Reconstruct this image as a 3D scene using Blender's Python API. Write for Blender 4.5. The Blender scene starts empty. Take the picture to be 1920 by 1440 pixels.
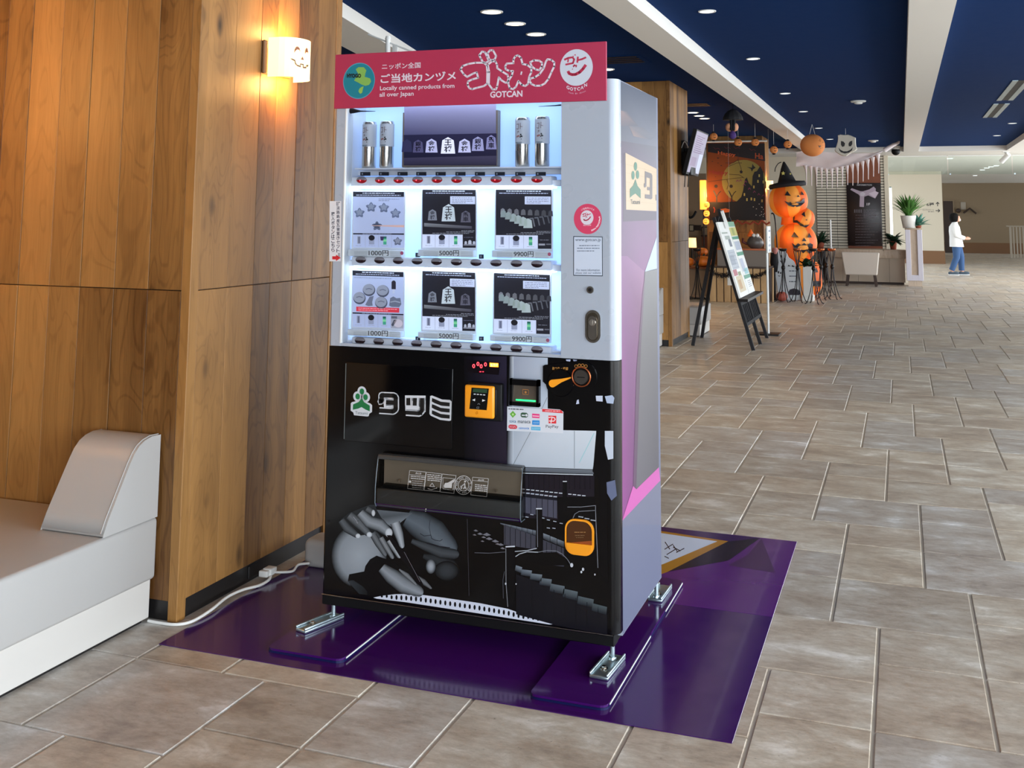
import bpy, bmesh, math, random
from mathutils import Vector, Matrix
from mathutils.geometry import tessellate_polygon

random.seed(7)
SC = bpy.context.scene
COL = SC.collection

# ------------------------------------------------------------------ camera
F_PX, PP_Y = 2001.07, 172.32
YAW, PITCH, ROLL = -0.3483, 0.1155, 0.0075
CAM = Vector((0.8883, -3.4850, 1.4408))
_cy, _sy, _cp, _sp = math.cos(YAW), math.sin(YAW), math.cos(PITCH), math.sin(PITCH)
_fw = Vector((_sy * _cp, _cy * _cp, _sp))
_r0 = Vector((_cy, -_sy, 0))
_u0 = _r0.cross(_fw)
_rt = _r0 * math.cos(ROLL) + _u0 * math.sin(ROLL)
_up = -_r0 * math.sin(ROLL) + _u0 * math.cos(ROLL)
cam_d = bpy.data.cameras.new('camera')
cam_d.sensor_fit = 'HORIZONTAL'
cam_d.sensor_width = 36.0
cam_d.lens = 36.0 * F_PX / 1920.0
cam_d.shift_y = -(720.0 - PP_Y) / 1920.0
cam_d.clip_start, cam_d.clip_end = 0.05, 200
cam = bpy.data.objects.new('camera', cam_d)
COL.objects.link(cam)
cam.matrix_world = Matrix(((_rt.x, _up.x, -_fw.x, CAM.x), (_rt.y, _up.y, -_fw.y, CAM.y), (_rt.z, _up.z, -_fw.z, CAM.z), (0, 0, 0, 1)))
SC.camera = cam

# ------------------------------------------------------------------ world, light, exposure
SC.view_settings.view_transform = 'Standard'
SC.view_settings.look = 'None'
SC.view_settings.gamma = 1.0
SC.view_settings.use_curve_mapping = False
SC.view_settings.exposure = 0.72
SC.cycles.max_bounces = 8
SC.cycles.diffuse_bounces = 4
SC.cycles.glossy_bounces = 4
SC.cycles.transparent_max_bounces = 10
W = bpy.data.worlds.new('overcast_sky')
SC.world = W
W.use_nodes = True
_bg = W.node_tree.nodes['Background']
_bg.inputs[0].default_value = (0.80, 0.90, 1.0, 1)
_bg.inputs[1].default_value = 1.5


def area(name, loc, rot, sx, sy, power, col):
    d = bpy.data.lights.new(name, 'AREA')
    d.shape = 'RECTANGLE'; d.size = sx; d.size_y = sy; d.energy = power; d.color = col
    o = bpy.data.objects.new(name, d); COL.objects.link(o)
    o.location = loc; o.rotation_euler = rot
    return o


def lamp(name, loc, power, col, r=0.03, kind='POINT', rot=None, spot=1.6):
    d = bpy.data.lights.new(name, kind)
    d.energy = power; d.color = col; d.shadow_soft_size = r
    if kind == 'SPOT':
        d.spot_size = spot; d.spot_blend = 0.6
    o = bpy.data.objects.new(name, d); COL.objects.link(o); o.location = loc
    if rot: o.rotation_euler = rot
    return o


# daylight through the window wall on the right and the entrance glazing behind the camera
area('window_daylight', (7.7, 0.5, 1.45), (0, math.radians(90), 0), 2.6, 15, 690, (0.84, 0.92, 1.0))
area('window_daylight', (7.7, 21.0, 1.45), (0, math.radians(90), 0), 2.6, 14, 520, (0.88, 0.94, 1.0))
area('window_daylight', (4.0, -8.4, 1.45), (math.radians(90), 0, 0), 6, 2.6, 230, (0.86, 0.93, 1.0))


# ------------------------------------------------------------------ helpers
def at(u, v, ax, val):
    """point of the place seen at photo position (u,v) on the plane coordinate[ax] = val"""
    d = _fw + _rt * ((u - 960) / F_PX) + _up * ((PP_Y - v) / F_PX)
    return CAM + d * ((val - CAM[ax]) / d[ax])


def fl(u, v, z=0.0):
    return at(u, v, 2, z)


def pix(P):
    d = Vector(P) - CAM
    z = d.dot(_fw)
    return (960 + F_PX * d.dot(_rt) / z, PP_Y - F_PX * d.dot(_up) / z) if z > 0.1 else (-9999, -9999)


def s2l(c):
    c = c / 255.0
    return c / 12.92 if c <= 0.04045 else ((c + 0.055) / 1.055) ** 2.4


def rgb(r, g, b):
    return (s2l(r), s2l(g), s2l(b), 1.0)


MATS = {}


def mat(name, col=(128, 128, 128), rough=0.5, metal=0.0, emit=None, es=0.0, alpha=None, spec=0.5, coat=0.0):
    if name in MATS: return MATS[name]
    m = bpy.data.materials.new(name); m.use_nodes = True
    b = m.node_tree.nodes['Principled BSDF']
    b.inputs['Base Color'].default_value = rgb(*col)
    b.inputs['Roughness'].default_value = rough
    b.inputs['Metallic'].default_value = metal
    b.inputs['Specular IOR Level'].default_value = spec
    b.inputs['Coat Weight'].default_value = coat
    if emit:
        b.inputs['Emission Color'].default_value = rgb(*emit); b.inputs['Emission Strength'].default_value = es
    # slight procedural unevenness so that no surface is perfectly flat in tone
    nt = m.node_tree
    n = nt.nodes.new('ShaderNodeTexNoise'); n.inputs['Scale'].default_value = 9.0; n.inputs['Detail'].default_value = 3
    g = nt.nodes.new('ShaderNodeNewGeometry'); nt.links.new(g.outputs['Position'], n.inputs['Vector'])
    mr = nt.nodes.new('ShaderNodeMapRange'); mr.inputs['To Min'].default_value = max(0.0, rough - 0.05); mr.inputs['To Max'].default_value = min(1, rough + 0.06)
    nt.links.new(n.outputs['Fac'], mr.inputs['Value']); nt.links.new(mr.outputs[0], b.inputs['Roughness'])
    MATS[name] = m
    return m


def print_mat(name, rough=0.4, emit=0.0, coat=0.0):
    m = bpy.data.materials.new(name); m.use_nodes = True
    nt = m.node_tree; b = nt.nodes['Principled BSDF']
    a = nt.nodes.new('ShaderNodeAttribute'); a.attribute_name = 'Col'
    nt.links.new(a.outputs['Color'], b.inputs['Base Color'])
    b.inputs['Roughness'].default_value = rough
    b.inputs['Coat Weight'].default_value = coat
    if emit:
        nt.links.new(a.outputs['Color'], b.inputs['Emission Color']); b.inputs['Emission Strength'].default_value = emit
    MATS[name] = m
    return m


print_mat('print', 0.45)
print_mat('gloss_print', 0.18, 0, 0.0)
MATS['gloss_print'].node_tree.nodes['Principled BSDF'].inputs['Specular IOR Level'].default_value = 0.3
print_mat('lit_print', 0.5, 0.35)
print_mat('screen_print', 0.15, 0.55)


def glass_mat(name, tint=(1, 1, 1), refl=0.06, dark=0.0, rough=0.02):
    m = bpy.data.materials.new(name); m.use_nodes = True
    nt = m.node_tree; nt.nodes.clear()
    o = nt.nodes.new('ShaderNodeOutputMaterial')
    t = nt.nodes.new('ShaderNodeBsdfTransparent'); t.inputs[0].default_value = (*tint, 1)
    g = nt.nodes.new('ShaderNodeBsdfGlossy'); g.inputs['Roughness'].default_value = rough
    f = nt.nodes.new('ShaderNodeFresnel'); f.inputs[0].default_value = 1.45
    mx = nt.nodes.new('ShaderNodeMixShader')
    nt.links.new(f.outputs[0], mx.inputs[0]); nt.links.new(t.outputs[0], mx.inputs[1]); nt.links.new(g.outputs[0], mx.inputs[2])
    nt.links.new(mx.outputs[0], o.inputs[0])
    MATS[name] = m
    return m


glass_mat('clear_acrylic', (0.97, 0.98, 1.0))
glass_mat('smoked_acrylic', (0.62, 0.61, 0.59))
glass_mat('smoke_screen_glass', (0.91, 0.96, 0.94))


def N(nt, t, **kw):
    n = nt.nodes.new(t)
    for k, v in kw.items(): n.inputs[k].default_value = v
    return n


def wood_mat(name, dark, light, rough=0.45, gs=1.0, axis=2):
    """vertical-grained timber: bands, cathedral figure, fine pores, knots, tone differs from board to board"""
    m = bpy.data.materials.new(name); m.use_nodes = True
    nt = m.node_tree; L = nt.links.new; b = nt.nodes['Principled BSDF']
    g = nt.nodes.new('ShaderNodeNewGeometry'); oi = nt.nodes.new('ShaderNodeObjectInfo')
    off = nt.nodes.new('ShaderNodeVectorMath'); off.operation = 'MULTIPLY_ADD'
    cmb = nt.nodes.new('ShaderNodeCombineXYZ')
    for i in range(3): L(oi.outputs['Random'], cmb.inputs[i])
    L(cmb.outputs[0], off.inputs[0]); off.inputs[1].default_value = (37, 21, 53); L(g.outputs['Position'], off.inputs[2])

    def mapped(sx, sy, sz):
        mp = nt.nodes.new('ShaderNodeMapping')
        s = [sx, sy, sz]
        if axis == 0: s = [sz, sy, sx]
        mp.inputs['Scale'].default_value = [k * gs for k in s]
        L(off.outputs[0], mp.inputs[0]); return mp
    def M2(op, a, b_, c_=None):
        k = nt.nodes.new('ShaderNodeMath'); k.operation = op
        for q, x in enumerate((a, b_, c_)):
            if x is None: continue
            if isinstance(x, (int, float)): k.inputs[q].default_value = x
            else: L(x, k.inputs[q])
        return k.outputs[0]
    n1 = N(nt, 'ShaderNodeTexNoise', Scale=1.0, Detail=3.0, Roughness=0.5, Distortion=0.6); L(mapped(8, 8, 0.7).outputs[0], n1.inputs['Vector'])
    n2 = N(nt, 'ShaderNodeTexNoise', Scale=1.0, Detail=3.0, Roughness=0.7, Distortion=0.3); L(mapped(170, 170, 5).outputs[0], n2.inputs['Vector'])
    n4 = N(nt, 'ShaderNodeTexNoise', Scale=1.0, Detail=2.0, Roughness=0.45, Distortion=1.0); L(mapped(5.5, 5.5, 1.3).outputs[0], n4.inputs['Vector'])
    vo = nt.nodes.new('ShaderNodeTexVoronoi'); vo.inputs['Scale'].default_value = 1.0; L(mapped(5.5, 5.5, 2.6).outputs[0], vo.inputs['Vector'])
    kn = N(nt, 'ShaderNodeMapRange', **{'From Min': 0.02, 'From Max': 0.15, 'To Min': 1.0, 'To Max': 0.0}); L(vo.outputs['Distance'], kn.inputs['Value'])
    sep = nt.nodes.new('ShaderNodeSeparateColor'); L(vo.outputs['Color'], sep.inputs[0])
    knot = M2('MULTIPLY', kn.outputs[0], M2('GREATER_THAN', sep.outputs[0], 0.60))
    halo = N(nt, 'ShaderNodeMapRange', **{'From Min': 0.05, 'From Max': 0.5, 'To Min': 1.0, 'To Max': 0.0}); L(vo.outputs['Distance'], halo.inputs['Value'])
    halo_ = M2('MULTIPLY', halo.outputs[0], M2('GREATER_THAN', sep.outputs[0], 0.60))
    # thin figure lines: contours of the slow noise, bent round the knots
    ph = M2('MULTIPLY', M2('MULTIPLY_ADD', halo_, 0.25, n4.outputs['Fac']), 62.0)
    ln_ = N(nt, 'ShaderNodeMapRange', **{'From Min': 0.55, 'From Max': 1.0, 'To Min': 0.0, 'To Max': 1.0}); L(M2('SINE', ph, 0.0), ln_.inputs['Value'])
    v_ = M2('MULTIPLY_ADD', M2('SUBTRACT', n1.outputs['Fac'], 0.5), 0.75, 0.5)
    v_ = M2('MULTIPLY_ADD', M2('SUBTRACT', oi.outputs['Random'], 0.5), 0.62, v_)
    v_ = M2('MULTIPLY_ADD', M2('SUBTRACT', n2.outputs['Fac'], 0.5), 0.42, v_)
    v_ = M2('MULTIPLY_ADD', ln_.outputs[0], -0.11, v_)
    v_ = M2('MULTIPLY_ADD', halo_, -0.20, v_)
    r = nt.nodes.new('ShaderNodeValToRGB'); L(v_, r.inputs[0])
    e = r.color_ramp.elements; e[0].position = 0.0; e[0].color = rgb(*dark); e[1].position = 1.0; e[1].color = rgb(*light)
    km = knot
    mx = nt.nodes.new('ShaderNodeMix'); mx.data_type = 'RGBA'
    L(km, mx.inputs['Factor']); L(r.outputs[0], mx.inputs[6]); mx.inputs[7].default_value = rgb(*[k * 0.42 for k in dark])
    L(mx.outputs[2], b.inputs['Base Color'])
    b.inputs['Roughness'].default_value = rough
    b.inputs['Specular IOR Level'].default_value = 0.35
    bp = N(nt, 'ShaderNodeBump', Strength=0.12, Distance=0.002); L(n2.outputs['Fac'], bp.inputs['Height']); L(bp.outputs[0], b.inputs['Normal'])
    MATS[name] = m
    return m


wood_mat('oak_panel', (82, 50, 18), (178, 130, 72))
wood_mat('pale_board', (150, 116, 78), (205, 170, 125))
wood_mat('counter_veneer', (170, 148, 126), (222, 204, 184), gs=1.6)


def stone_mat(name):
    m = bpy.data.materials.new(name); m.use_nodes = True
    nt = m.node_tree; L = nt.links.new; b = nt.nodes['Principled BSDF']
    g = nt.nodes.new('ShaderNodeNewGeometry')
    at_ = nt.nodes.new('ShaderNodeAttribute'); at_.attribute_name = 'Col'
    oi = nt.nodes.new('ShaderNodeObjectInfo')
    cmb = nt.nodes.new('ShaderNodeCombineXYZ')
    sp = nt.nodes.new('ShaderNodeSeparateColor'); L(at_.outputs['Color'], sp.inputs[0])
    for i in range(3): L(sp.outputs[i], cmb.inputs[i])
    off = nt.nodes.new('ShaderNodeVectorMath'); off.operation = 'MULTIPLY_ADD'; off.inputs[1].default_value = (91, 57, 33)
    L(cmb.outputs[0], off.inputs[0]); L(g.outputs['Position'], off.inputs[2])
    mp = nt.nodes.new('ShaderNodeMapping'); mp.inputs['Scale'].default_value = (4.0, 6.5, 1); L(off.outputs[0], mp.inputs[0])
    n1 = N(nt, 'ShaderNodeTexNoise', Scale=1.0, Detail=8.0, Roughness=0.66, Distortion=0.25); L(mp.outputs[0], n1.inputs['Vector'])
    mp2 = nt.nodes.new('ShaderNodeMapping'); mp2.inputs['Scale'].default_value = (22, 46, 1); L(off.outputs[0], mp2.inputs[0])
    n2 = N(nt, 'ShaderNodeTexNoise', Scale=1.0, Detail=5.0, Roughness=0.75); L(mp2.outputs[0], n2.inputs['Vector'])
    n3 = N(nt, 'ShaderNodeTexNoise', Scale=75.0, Detail=3.0, Roughness=0.7); L(off.outputs[0], n3.inputs['Vector'])
    r = nt.nodes.new('ShaderNodeValToRGB'); L(n1.outputs['Fac'], r.inputs[0])
    e = r.color_ramp.elements; e[0].position = 0.32; e[0].color = rgb(158, 146, 134); e[1].position = 0.70; e[1].color = rgb(224, 221, 216)
    k = r.color_ramp.elements.new(0.45); k.color = rgb(178, 166, 152)
    k = r.color_ramp.elements.new(0.58); k.color = rgb(194, 187, 176)
    mx = nt.nodes.new('ShaderNodeMix'); mx.data_type = 'RGBA'; mx.blend_type = 'SOFT_LIGHT'; mx.inputs['Factor'].default_value = 0.75
    L(r.outputs[0], mx.inputs[6]); L(n2.outputs['Fac'], mx.inputs[7]); mx.inputs['Factor'].default_value = 0.8
    # per-tile tint
    tint = nt.nodes.new('ShaderNodeMix'); tint.data_type = 'RGBA'; tint.blend_type = 'MULTIPLY'; tint.inputs['Factor'].default_value = 1.0
    L(mx.outputs[2], tint.inputs[6]); L(at_.outputs['Color'], tint.inputs[7])
    pit = N(nt, 'ShaderNodeMapRange', **{'From Min': 0.27, 'From Max': 0.33, 'To Min': 0.55, 'To Max': 1.0}); L(n3.outputs['Fac'], pit.inputs['Value'])
    pm = nt.nodes.new('ShaderNodeMix'); pm.data_type = 'RGBA'; pm.blend_type = 'MULTIPLY'; pm.inputs['Factor'].default_value = 1.0
    L(tint.outputs[2], pm.inputs[6]); L(pit.outputs[0], pm.inputs[7])
    L(pm.outputs[2], b.inputs['Base Color'])
    b.inputs['Specular IOR Level'].default_value = 0.32
    rr = N(nt, 'ShaderNodeMapRange', **{'To Min': 0.3, 'To Max': 0.52}); L(n2.outputs['Fac'], rr.inputs['Value']); L(rr.outputs[0], b.inputs['Roughness'])
    bp = N(nt, 'ShaderNodeBump', Strength=0.22, Distance=0.004); L(n2.outputs['Fac'], bp.inputs['Height']); L(bp.outputs[0], b.inputs['Normal'])
    MATS[name] = m
    return m


stone_mat('stone_tile')
mat('grout', (206, 198, 184), 0.85)
mat('black_kick', (26, 24, 24), 0.35)
mat('white_paint', (226, 222, 214), 0.7)
mat('cream_wall', (206, 196, 176), 0.75)
mat('far_wall_paint', (146, 126, 100), 0.8)
mat('brown_skirting', (120, 84, 52), 0.6)
mat('ceiling_blue', (2, 42, 92), 0.9, spec=0.08)
mat('white_leather', (176, 174, 171), 0.42)
mat('white_plinth', (202, 198, 192), 0.5)
mat('machine_white', (168, 176, 188), 0.28)
mat('machine_black', (5, 5, 7), 0.14, spec=0.35)
mat('matte_black', (9, 9, 11), 0.5, spec=0.25)
mat('dark_metal', (34, 30, 30), 0.45, 0.6)
mat('zinc', (176, 192, 198), 0.35, 0.9)
mat('steel', (170, 164, 156), 0.25, 1.0)
mat('bright_steel', (226, 220, 210), 0.26, 1.0)
mat('orange_plastic', (246, 158, 30), 0.32)
mat('purple_vinyl', (62, 15, 92), 0.13, coat=0.1)
mat('purple_vinyl_back', (88, 22, 116), 0.16, coat=0.1)
mat('blue_edge', (16, 22, 70), 0.3)
mat('white_plastic', (226, 226, 222), 0.45)
mat('button_dark', (44, 22, 26), 0.2)
mat('button_grey', (150, 142, 144), 0.3)
mat('button_red', (120, 10, 20), 0.2, emit=(255, 20, 30), es=0.10)
mat('red_led', (255, 30, 40), 0.4, emit=(255, 60, 70), es=4)
mat('shelf_white', (236, 238, 242), 0.4)
mat('led_strip', (230, 244, 255), 0.4, emit=(215, 236, 255), es=4.2)
mat('light_box', (190, 214, 250), 0.5, emit=(150, 190, 250), es=0.42)
mat('orange_fabric', (236, 104, 30), 0.6, emit=(250, 96, 10), es=0.06)
mat('amber_fabric', (240, 156, 62), 0.6, emit=(250, 130, 20), es=0.06)
mat('black_fabric', (18, 17, 22), 0.8)
mat('paper_orange', (226, 138, 72), 0.8)
mat('gauze', (226, 216, 216), 0.9)
mat('leaf_green', (78, 128, 56), 0.5)
mat('leaf_dark', (34, 62, 40), 0.5)
mat('leaf_teal', (74, 130, 112), 0.6)
mat('terracotta', (140, 66, 42), 0.7)
mat('ceramic_white', (232, 230, 224), 0.4)
mat('copper', (190, 104, 62), 0.3, 0.8)
mat('pumpkin_skin', (232, 120, 30), 0.5)
mat('warm_glow', (255, 214, 150), 0.5, emit=(255, 200, 120), es=5.0)
mat('shade_glow', (255, 236, 200), 0.5, emit=(255, 200, 120), es=1.2)
mat('amber_glow', (255, 180, 90), 0.5, emit=(255, 140, 44), es=1.5)
mat('downlight_glow', (255, 240, 220), 0.5, emit=(255, 228, 190), es=7.0)
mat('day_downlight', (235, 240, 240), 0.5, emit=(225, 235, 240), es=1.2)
mat('jeans', (54, 84, 126), 0.85)
mat('shirt_white', (236, 236, 236), 0.8)
mat('skin', (216, 164, 138), 0.6)
mat('hair', (10, 8, 8), 0.85, spec=0.2)
mat('shoe', (66, 82, 96), 0.7)
mat('brown_panel', (120, 64, 38), 0.6)
mat('dark_brown', (58, 42, 34), 0.6)
mat('chair_fabric', (206, 196, 184), 0.85)
mat('grey_trough', (122, 112, 104), 0.6)


def basez(o):
    v = Vector((0, 0, 0))
    while o is not None:
        v += o.location; o = o.parent
    return v


class MB:
    """collects shapes in world coordinates; build() links them as ONE mesh object"""

    def __init__(s):
        s.v = []; s.f = []; s.mi = []; s.sm = []; s.c = []; s.hascol = False

    def add(s, verts, faces, mi=0, smooth=False, col=None):
        o = len(s.v)
        s.v += [Vector(p) for p in verts]
        if col is not None:
            s.hascol = True
            s.c += col if isinstance(col, list) else [col] * len(verts)
        else:
            s.c += [(1, 1, 1, 1)] * len(verts)
        for f in faces:
            s.f.append([o + i for i in f]); s.mi.append(mi); s.sm.append(smooth)
        return s

    def box(s, x0, x1, y0, y1, z0, z1, mi=0, col=None):
        x0, x1 = sorted((x0, x1)); y0, y1 = sorted((y0, y1)); z0, z1 = sorted((z0, z1))
        return s.add([(x0, y0, z0), (x1, y0, z0), (x1, y1, z0), (x0, y1, z0), (x0, y0, z1), (x1, y0, z1), (x1, y1, z1), (x0, y1, z1)],
                     [(0, 3, 2, 1), (4, 5, 6, 7), (0, 1, 5, 4), (1, 2, 6, 5), (2, 3, 7, 6), (3, 0, 4, 7)], mi, False, col)

    def bbox(s, x0, x1, y0, y1, z0, z1, b=0.01, mi=0, seg=2, M=None, smooth=True):
        x0, x1 = sorted((x0, x1)); y0, y1 = sorted((y0, y1)); z0, z1 = sorted((z0, z1))
        bm = bmesh.new()
        bmesh.ops.create_cube(bm, size=1)
        for v in bm.verts:
            v.co = Vector(((x0 + x1) / 2 + v.co.x * (x1 - x0), (y0 + y1) / 2 + v.co.y * (y1 - y0), (z0 + z1) / 2 + v.co.z * (z1 - z0)))
        b = min(b, 0.49 * min(x1 - x0, y1 - y0, z1 - z0))
        bmesh.ops.bevel(bm, geom=list(bm.edges), offset=b, segments=seg, profile=0.5, affect='EDGES')
        s.bm(bm, mi, smooth, M)
        return s

    def bm(s, bm, mi=0, smooth=False, M=None):
        bm.verts.index_update()
        vs = [(M @ v.co) if M else v.co.copy() for v in bm.verts]
        s.add(vs, [[v.index for v in f.verts] for f in bm.faces], mi, smooth)
        bm.free()
        return s

    def hexa(s, P, mi=0):
        """8 points: 4 bottom then 4 top (same winding)"""
        return s.add(P, [(0, 3, 2, 1), (4, 5, 6, 7), (0, 1, 5, 4), (1, 2, 6, 5), (2, 3, 7, 6), (3, 0, 4, 7)], mi)

    def prism(s, poly, ax, a0, a1, mi=0, smooth=False):
        """poly in the two other coordinates (in xyz order), extruded along ax"""
        def P(p, a):
            q = list(p); q.insert(ax, a); return q
        n = len(poly)
        vs = [P(p, a0) for p in poly] + [P(p, a1) for p in poly]
        fs = [(i, (i + 1) % n, n + (i + 1) % n, n + i) for i in range(n)]
        s.add(vs, fs, mi, smooth)
        s.add(vs[:n], [list(range(n))[::-1]], mi)
        s.add(vs[n:], [list(range(n))], mi)
        return s

    def cyl(s, p0, p1, r0, r1=None, seg=16, mi=0, caps=True, smooth=True):
        p0, p1 = Vector(p0), Vector(p1); r1 = r0 if r1 is None else r1
        d = (p1 - p0).normalized()
        a = d.orthogonal().normalized(); b = d.cross(a)
        vs = []
        for p, r in ((p0, r0), (p1, r1)):
            for i in range(seg):
                t = 2 * math.pi * i / seg
                vs.append(p + a * (r * math.cos(t)) + b * (r * math.sin(t)))
        s.add(vs, [(i, (i + 1) % seg, seg + (i + 1) % seg, seg + i) for i in range(seg)], mi, smooth)
        if caps:
            s.add(vs[:seg], [list(range(seg))[::-1]], mi); s.add(vs[seg:], [list(range(seg))], mi)
        return s

    def tube(s, pts, r, seg=8, mi=0, caps=True):
        pts = [Vector(p) for p in pts]
        rs = r if isinstance(r, (list, tuple)) else [r] * len(pts)
        n = len(pts); vs = []
        a = None
        for i, p in enumerate(pts):
            d = (pts[min(i + 1, n - 1)] - pts[max(i - 1, 0)]).normalized()
            if a is None: a = d.orthogonal().normalized()
            a = (a - d * a.dot(d)).normalized(); b = d.cross(a)
            for k in range(seg):
                t = 2 * math.pi * k / seg
                vs.append(p + (a * math.cos(t) + b * math.sin(t)) * rs[i])
        fs = []
        for i in range(n - 1):
            for k in range(seg):
                fs.append((i * seg + k, i * seg + (k + 1) % seg, (i + 1) * seg + (k + 1) % seg, (i + 1) * seg + k))
        s.add(vs, fs, mi, True)
        if caps:
            s.add(vs[:seg], [list(range(seg))[::-1]], mi); s.add(vs[-seg:], [list(range(seg))], mi)
        return s

    def lathe(s, prof, c, seg=24, mi=0, smooth=True, rib=0.0, nrib=0, sx=1, sy=1, M=None, mfn=None):
        """prof: (r,z) from bottom to top around the vertical through c"""
        c = Vector(c); vs = []; n = len(prof)
        for r, z in prof:
            for k in range(seg):
                t = 2 * math.pi * k / seg
                rr = r * (1 - rib * (0.5 + 0.5 * math.cos(nrib * t))) if nrib else r
                p = Vector((rr * math.cos(t) * sx, rr * math.sin(t) * sy, z))
                vs.append(c + ((M @ p) if M else p))
        fs = []; ms = []
        for i in range(n - 1):
            for k in range(seg):
                fs.append((i * seg + k, i * seg + (k + 1) % seg, (i + 1) * seg + (k + 1) % seg, (i + 1) * seg + k)); ms.append(mfn(k, seg) if mfn else mi)
        o = len(s.v)
        s.v += vs; s.c += [(1, 1, 1, 1)] * len(vs)
        for f, m_ in zip(fs, ms):
            s.f.append([o + i for i in f]); s.mi.append(m_); s.sm.append(smooth)
        s.f.append([o + k for k in range(seg)][::-1]); s.mi.append(ms[0]); s.sm.append(False)
        s.f.append([o + (n - 1) * seg + k for k in range(seg)]); s.mi.append(ms[0]); s.sm.append(False)
        return s

    def ball(s, c, r, seg=16, mi=0, sz=1.0, M=None):
        prof = [(max(1e-4, r * math.sin(math.pi * i / 10)), -r * sz * math.cos(math.pi * i / 10)) for i in range(11)]
        return s.lathe(prof, c, seg, mi, M=M)

    def mesh(s, name, mats, org):
        me = bpy.data.meshes.new(name)
        me.from_pydata([v - org for v in s.v], [], s.f)
        for m in (mats if isinstance(mats, (list, tuple)) else [mats]):
            me.materials.append(MATS[m] if isinstance(m, str) else m)
        me.polygons.foreach_set('material_index', s.mi)
        me.polygons.foreach_set('use_smooth', s.sm)
        if s.hascol:
            a = me.color_attributes.new('Col', 'FLOAT_COLOR', 'POINT')
            a.data.foreach_set('color', [k for c in s.c for k in c])
        me.validate(); me.update()
        return me

    def build(s, name, mats, parent=None, loc=None, label=None, cat=None, group=None, kind=None):
        org = basez(parent) if parent is not None else Vector(loc or (0, 0, 0))
        o = bpy.data.objects.new(name, s.mesh(name, mats, org))
        COL.objects.link(o)
        if parent is not None: o.parent = parent
        else: o.location = org
        tag(o, label, cat, group, kind)
        return o


def tag(o, label=None, cat=None, group=None, kind=None):
    if label: o['label'] = label
    if cat: o['category'] = cat
    if group: o['group'] = group
    if kind: o['kind'] = kind
    return o


def thing(name, label, cat, loc, group=None):
    o = bpy.data.objects.new(name, None)
    o.empty_display_size = 0.1
    COL.objects.link(o); o.location = loc
    return tag(o, label, cat, group)


def clone(o, parent=None, delta=None):
    c = o.copy(); COL.objects.link(c); c.parent = parent
    if delta is not None: c.location = o.location + Vector(delta)
    for ch in list(o.children): clone(ch, c)
    return c


def smooth_by_angle(o, deg=40):
    me = o.data
    me.polygons.foreach_set('use_smooth', [True] * len(me.polygons))
    me.update()


TXT = {}


def text_mesh(body, offset=0.0):
    k = (body, offset)
    if k not in TXT:
        c = bpy.data.curves.new('t', 'FONT'); c.body = body; c.offset = offset; c.fill_mode = 'FRONT'; c.resolution_u = 3
        o = bpy.data.objects.new('t', c); COL.objects.link(o)
        me = bpy.data.meshes.new_from_object(o.evaluated_get(bpy.context.evaluated_depsgraph_get()))
        vs = [(v.co.x, v.co.y) for v in me.vertices]; fs = [list(p.vertices) for p in me.polygons]
        bpy.data.objects.remove(o); bpy.data.curves.remove(c); bpy.data.meshes.remove(me)
        xs = [v[0] for v in vs] or [0]; ys = [v[1] for v in vs] or [0]
        TXT[k] = (vs, fs, min(xs), max(xs), min(ys), max(ys))
    return TXT[k]


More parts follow.
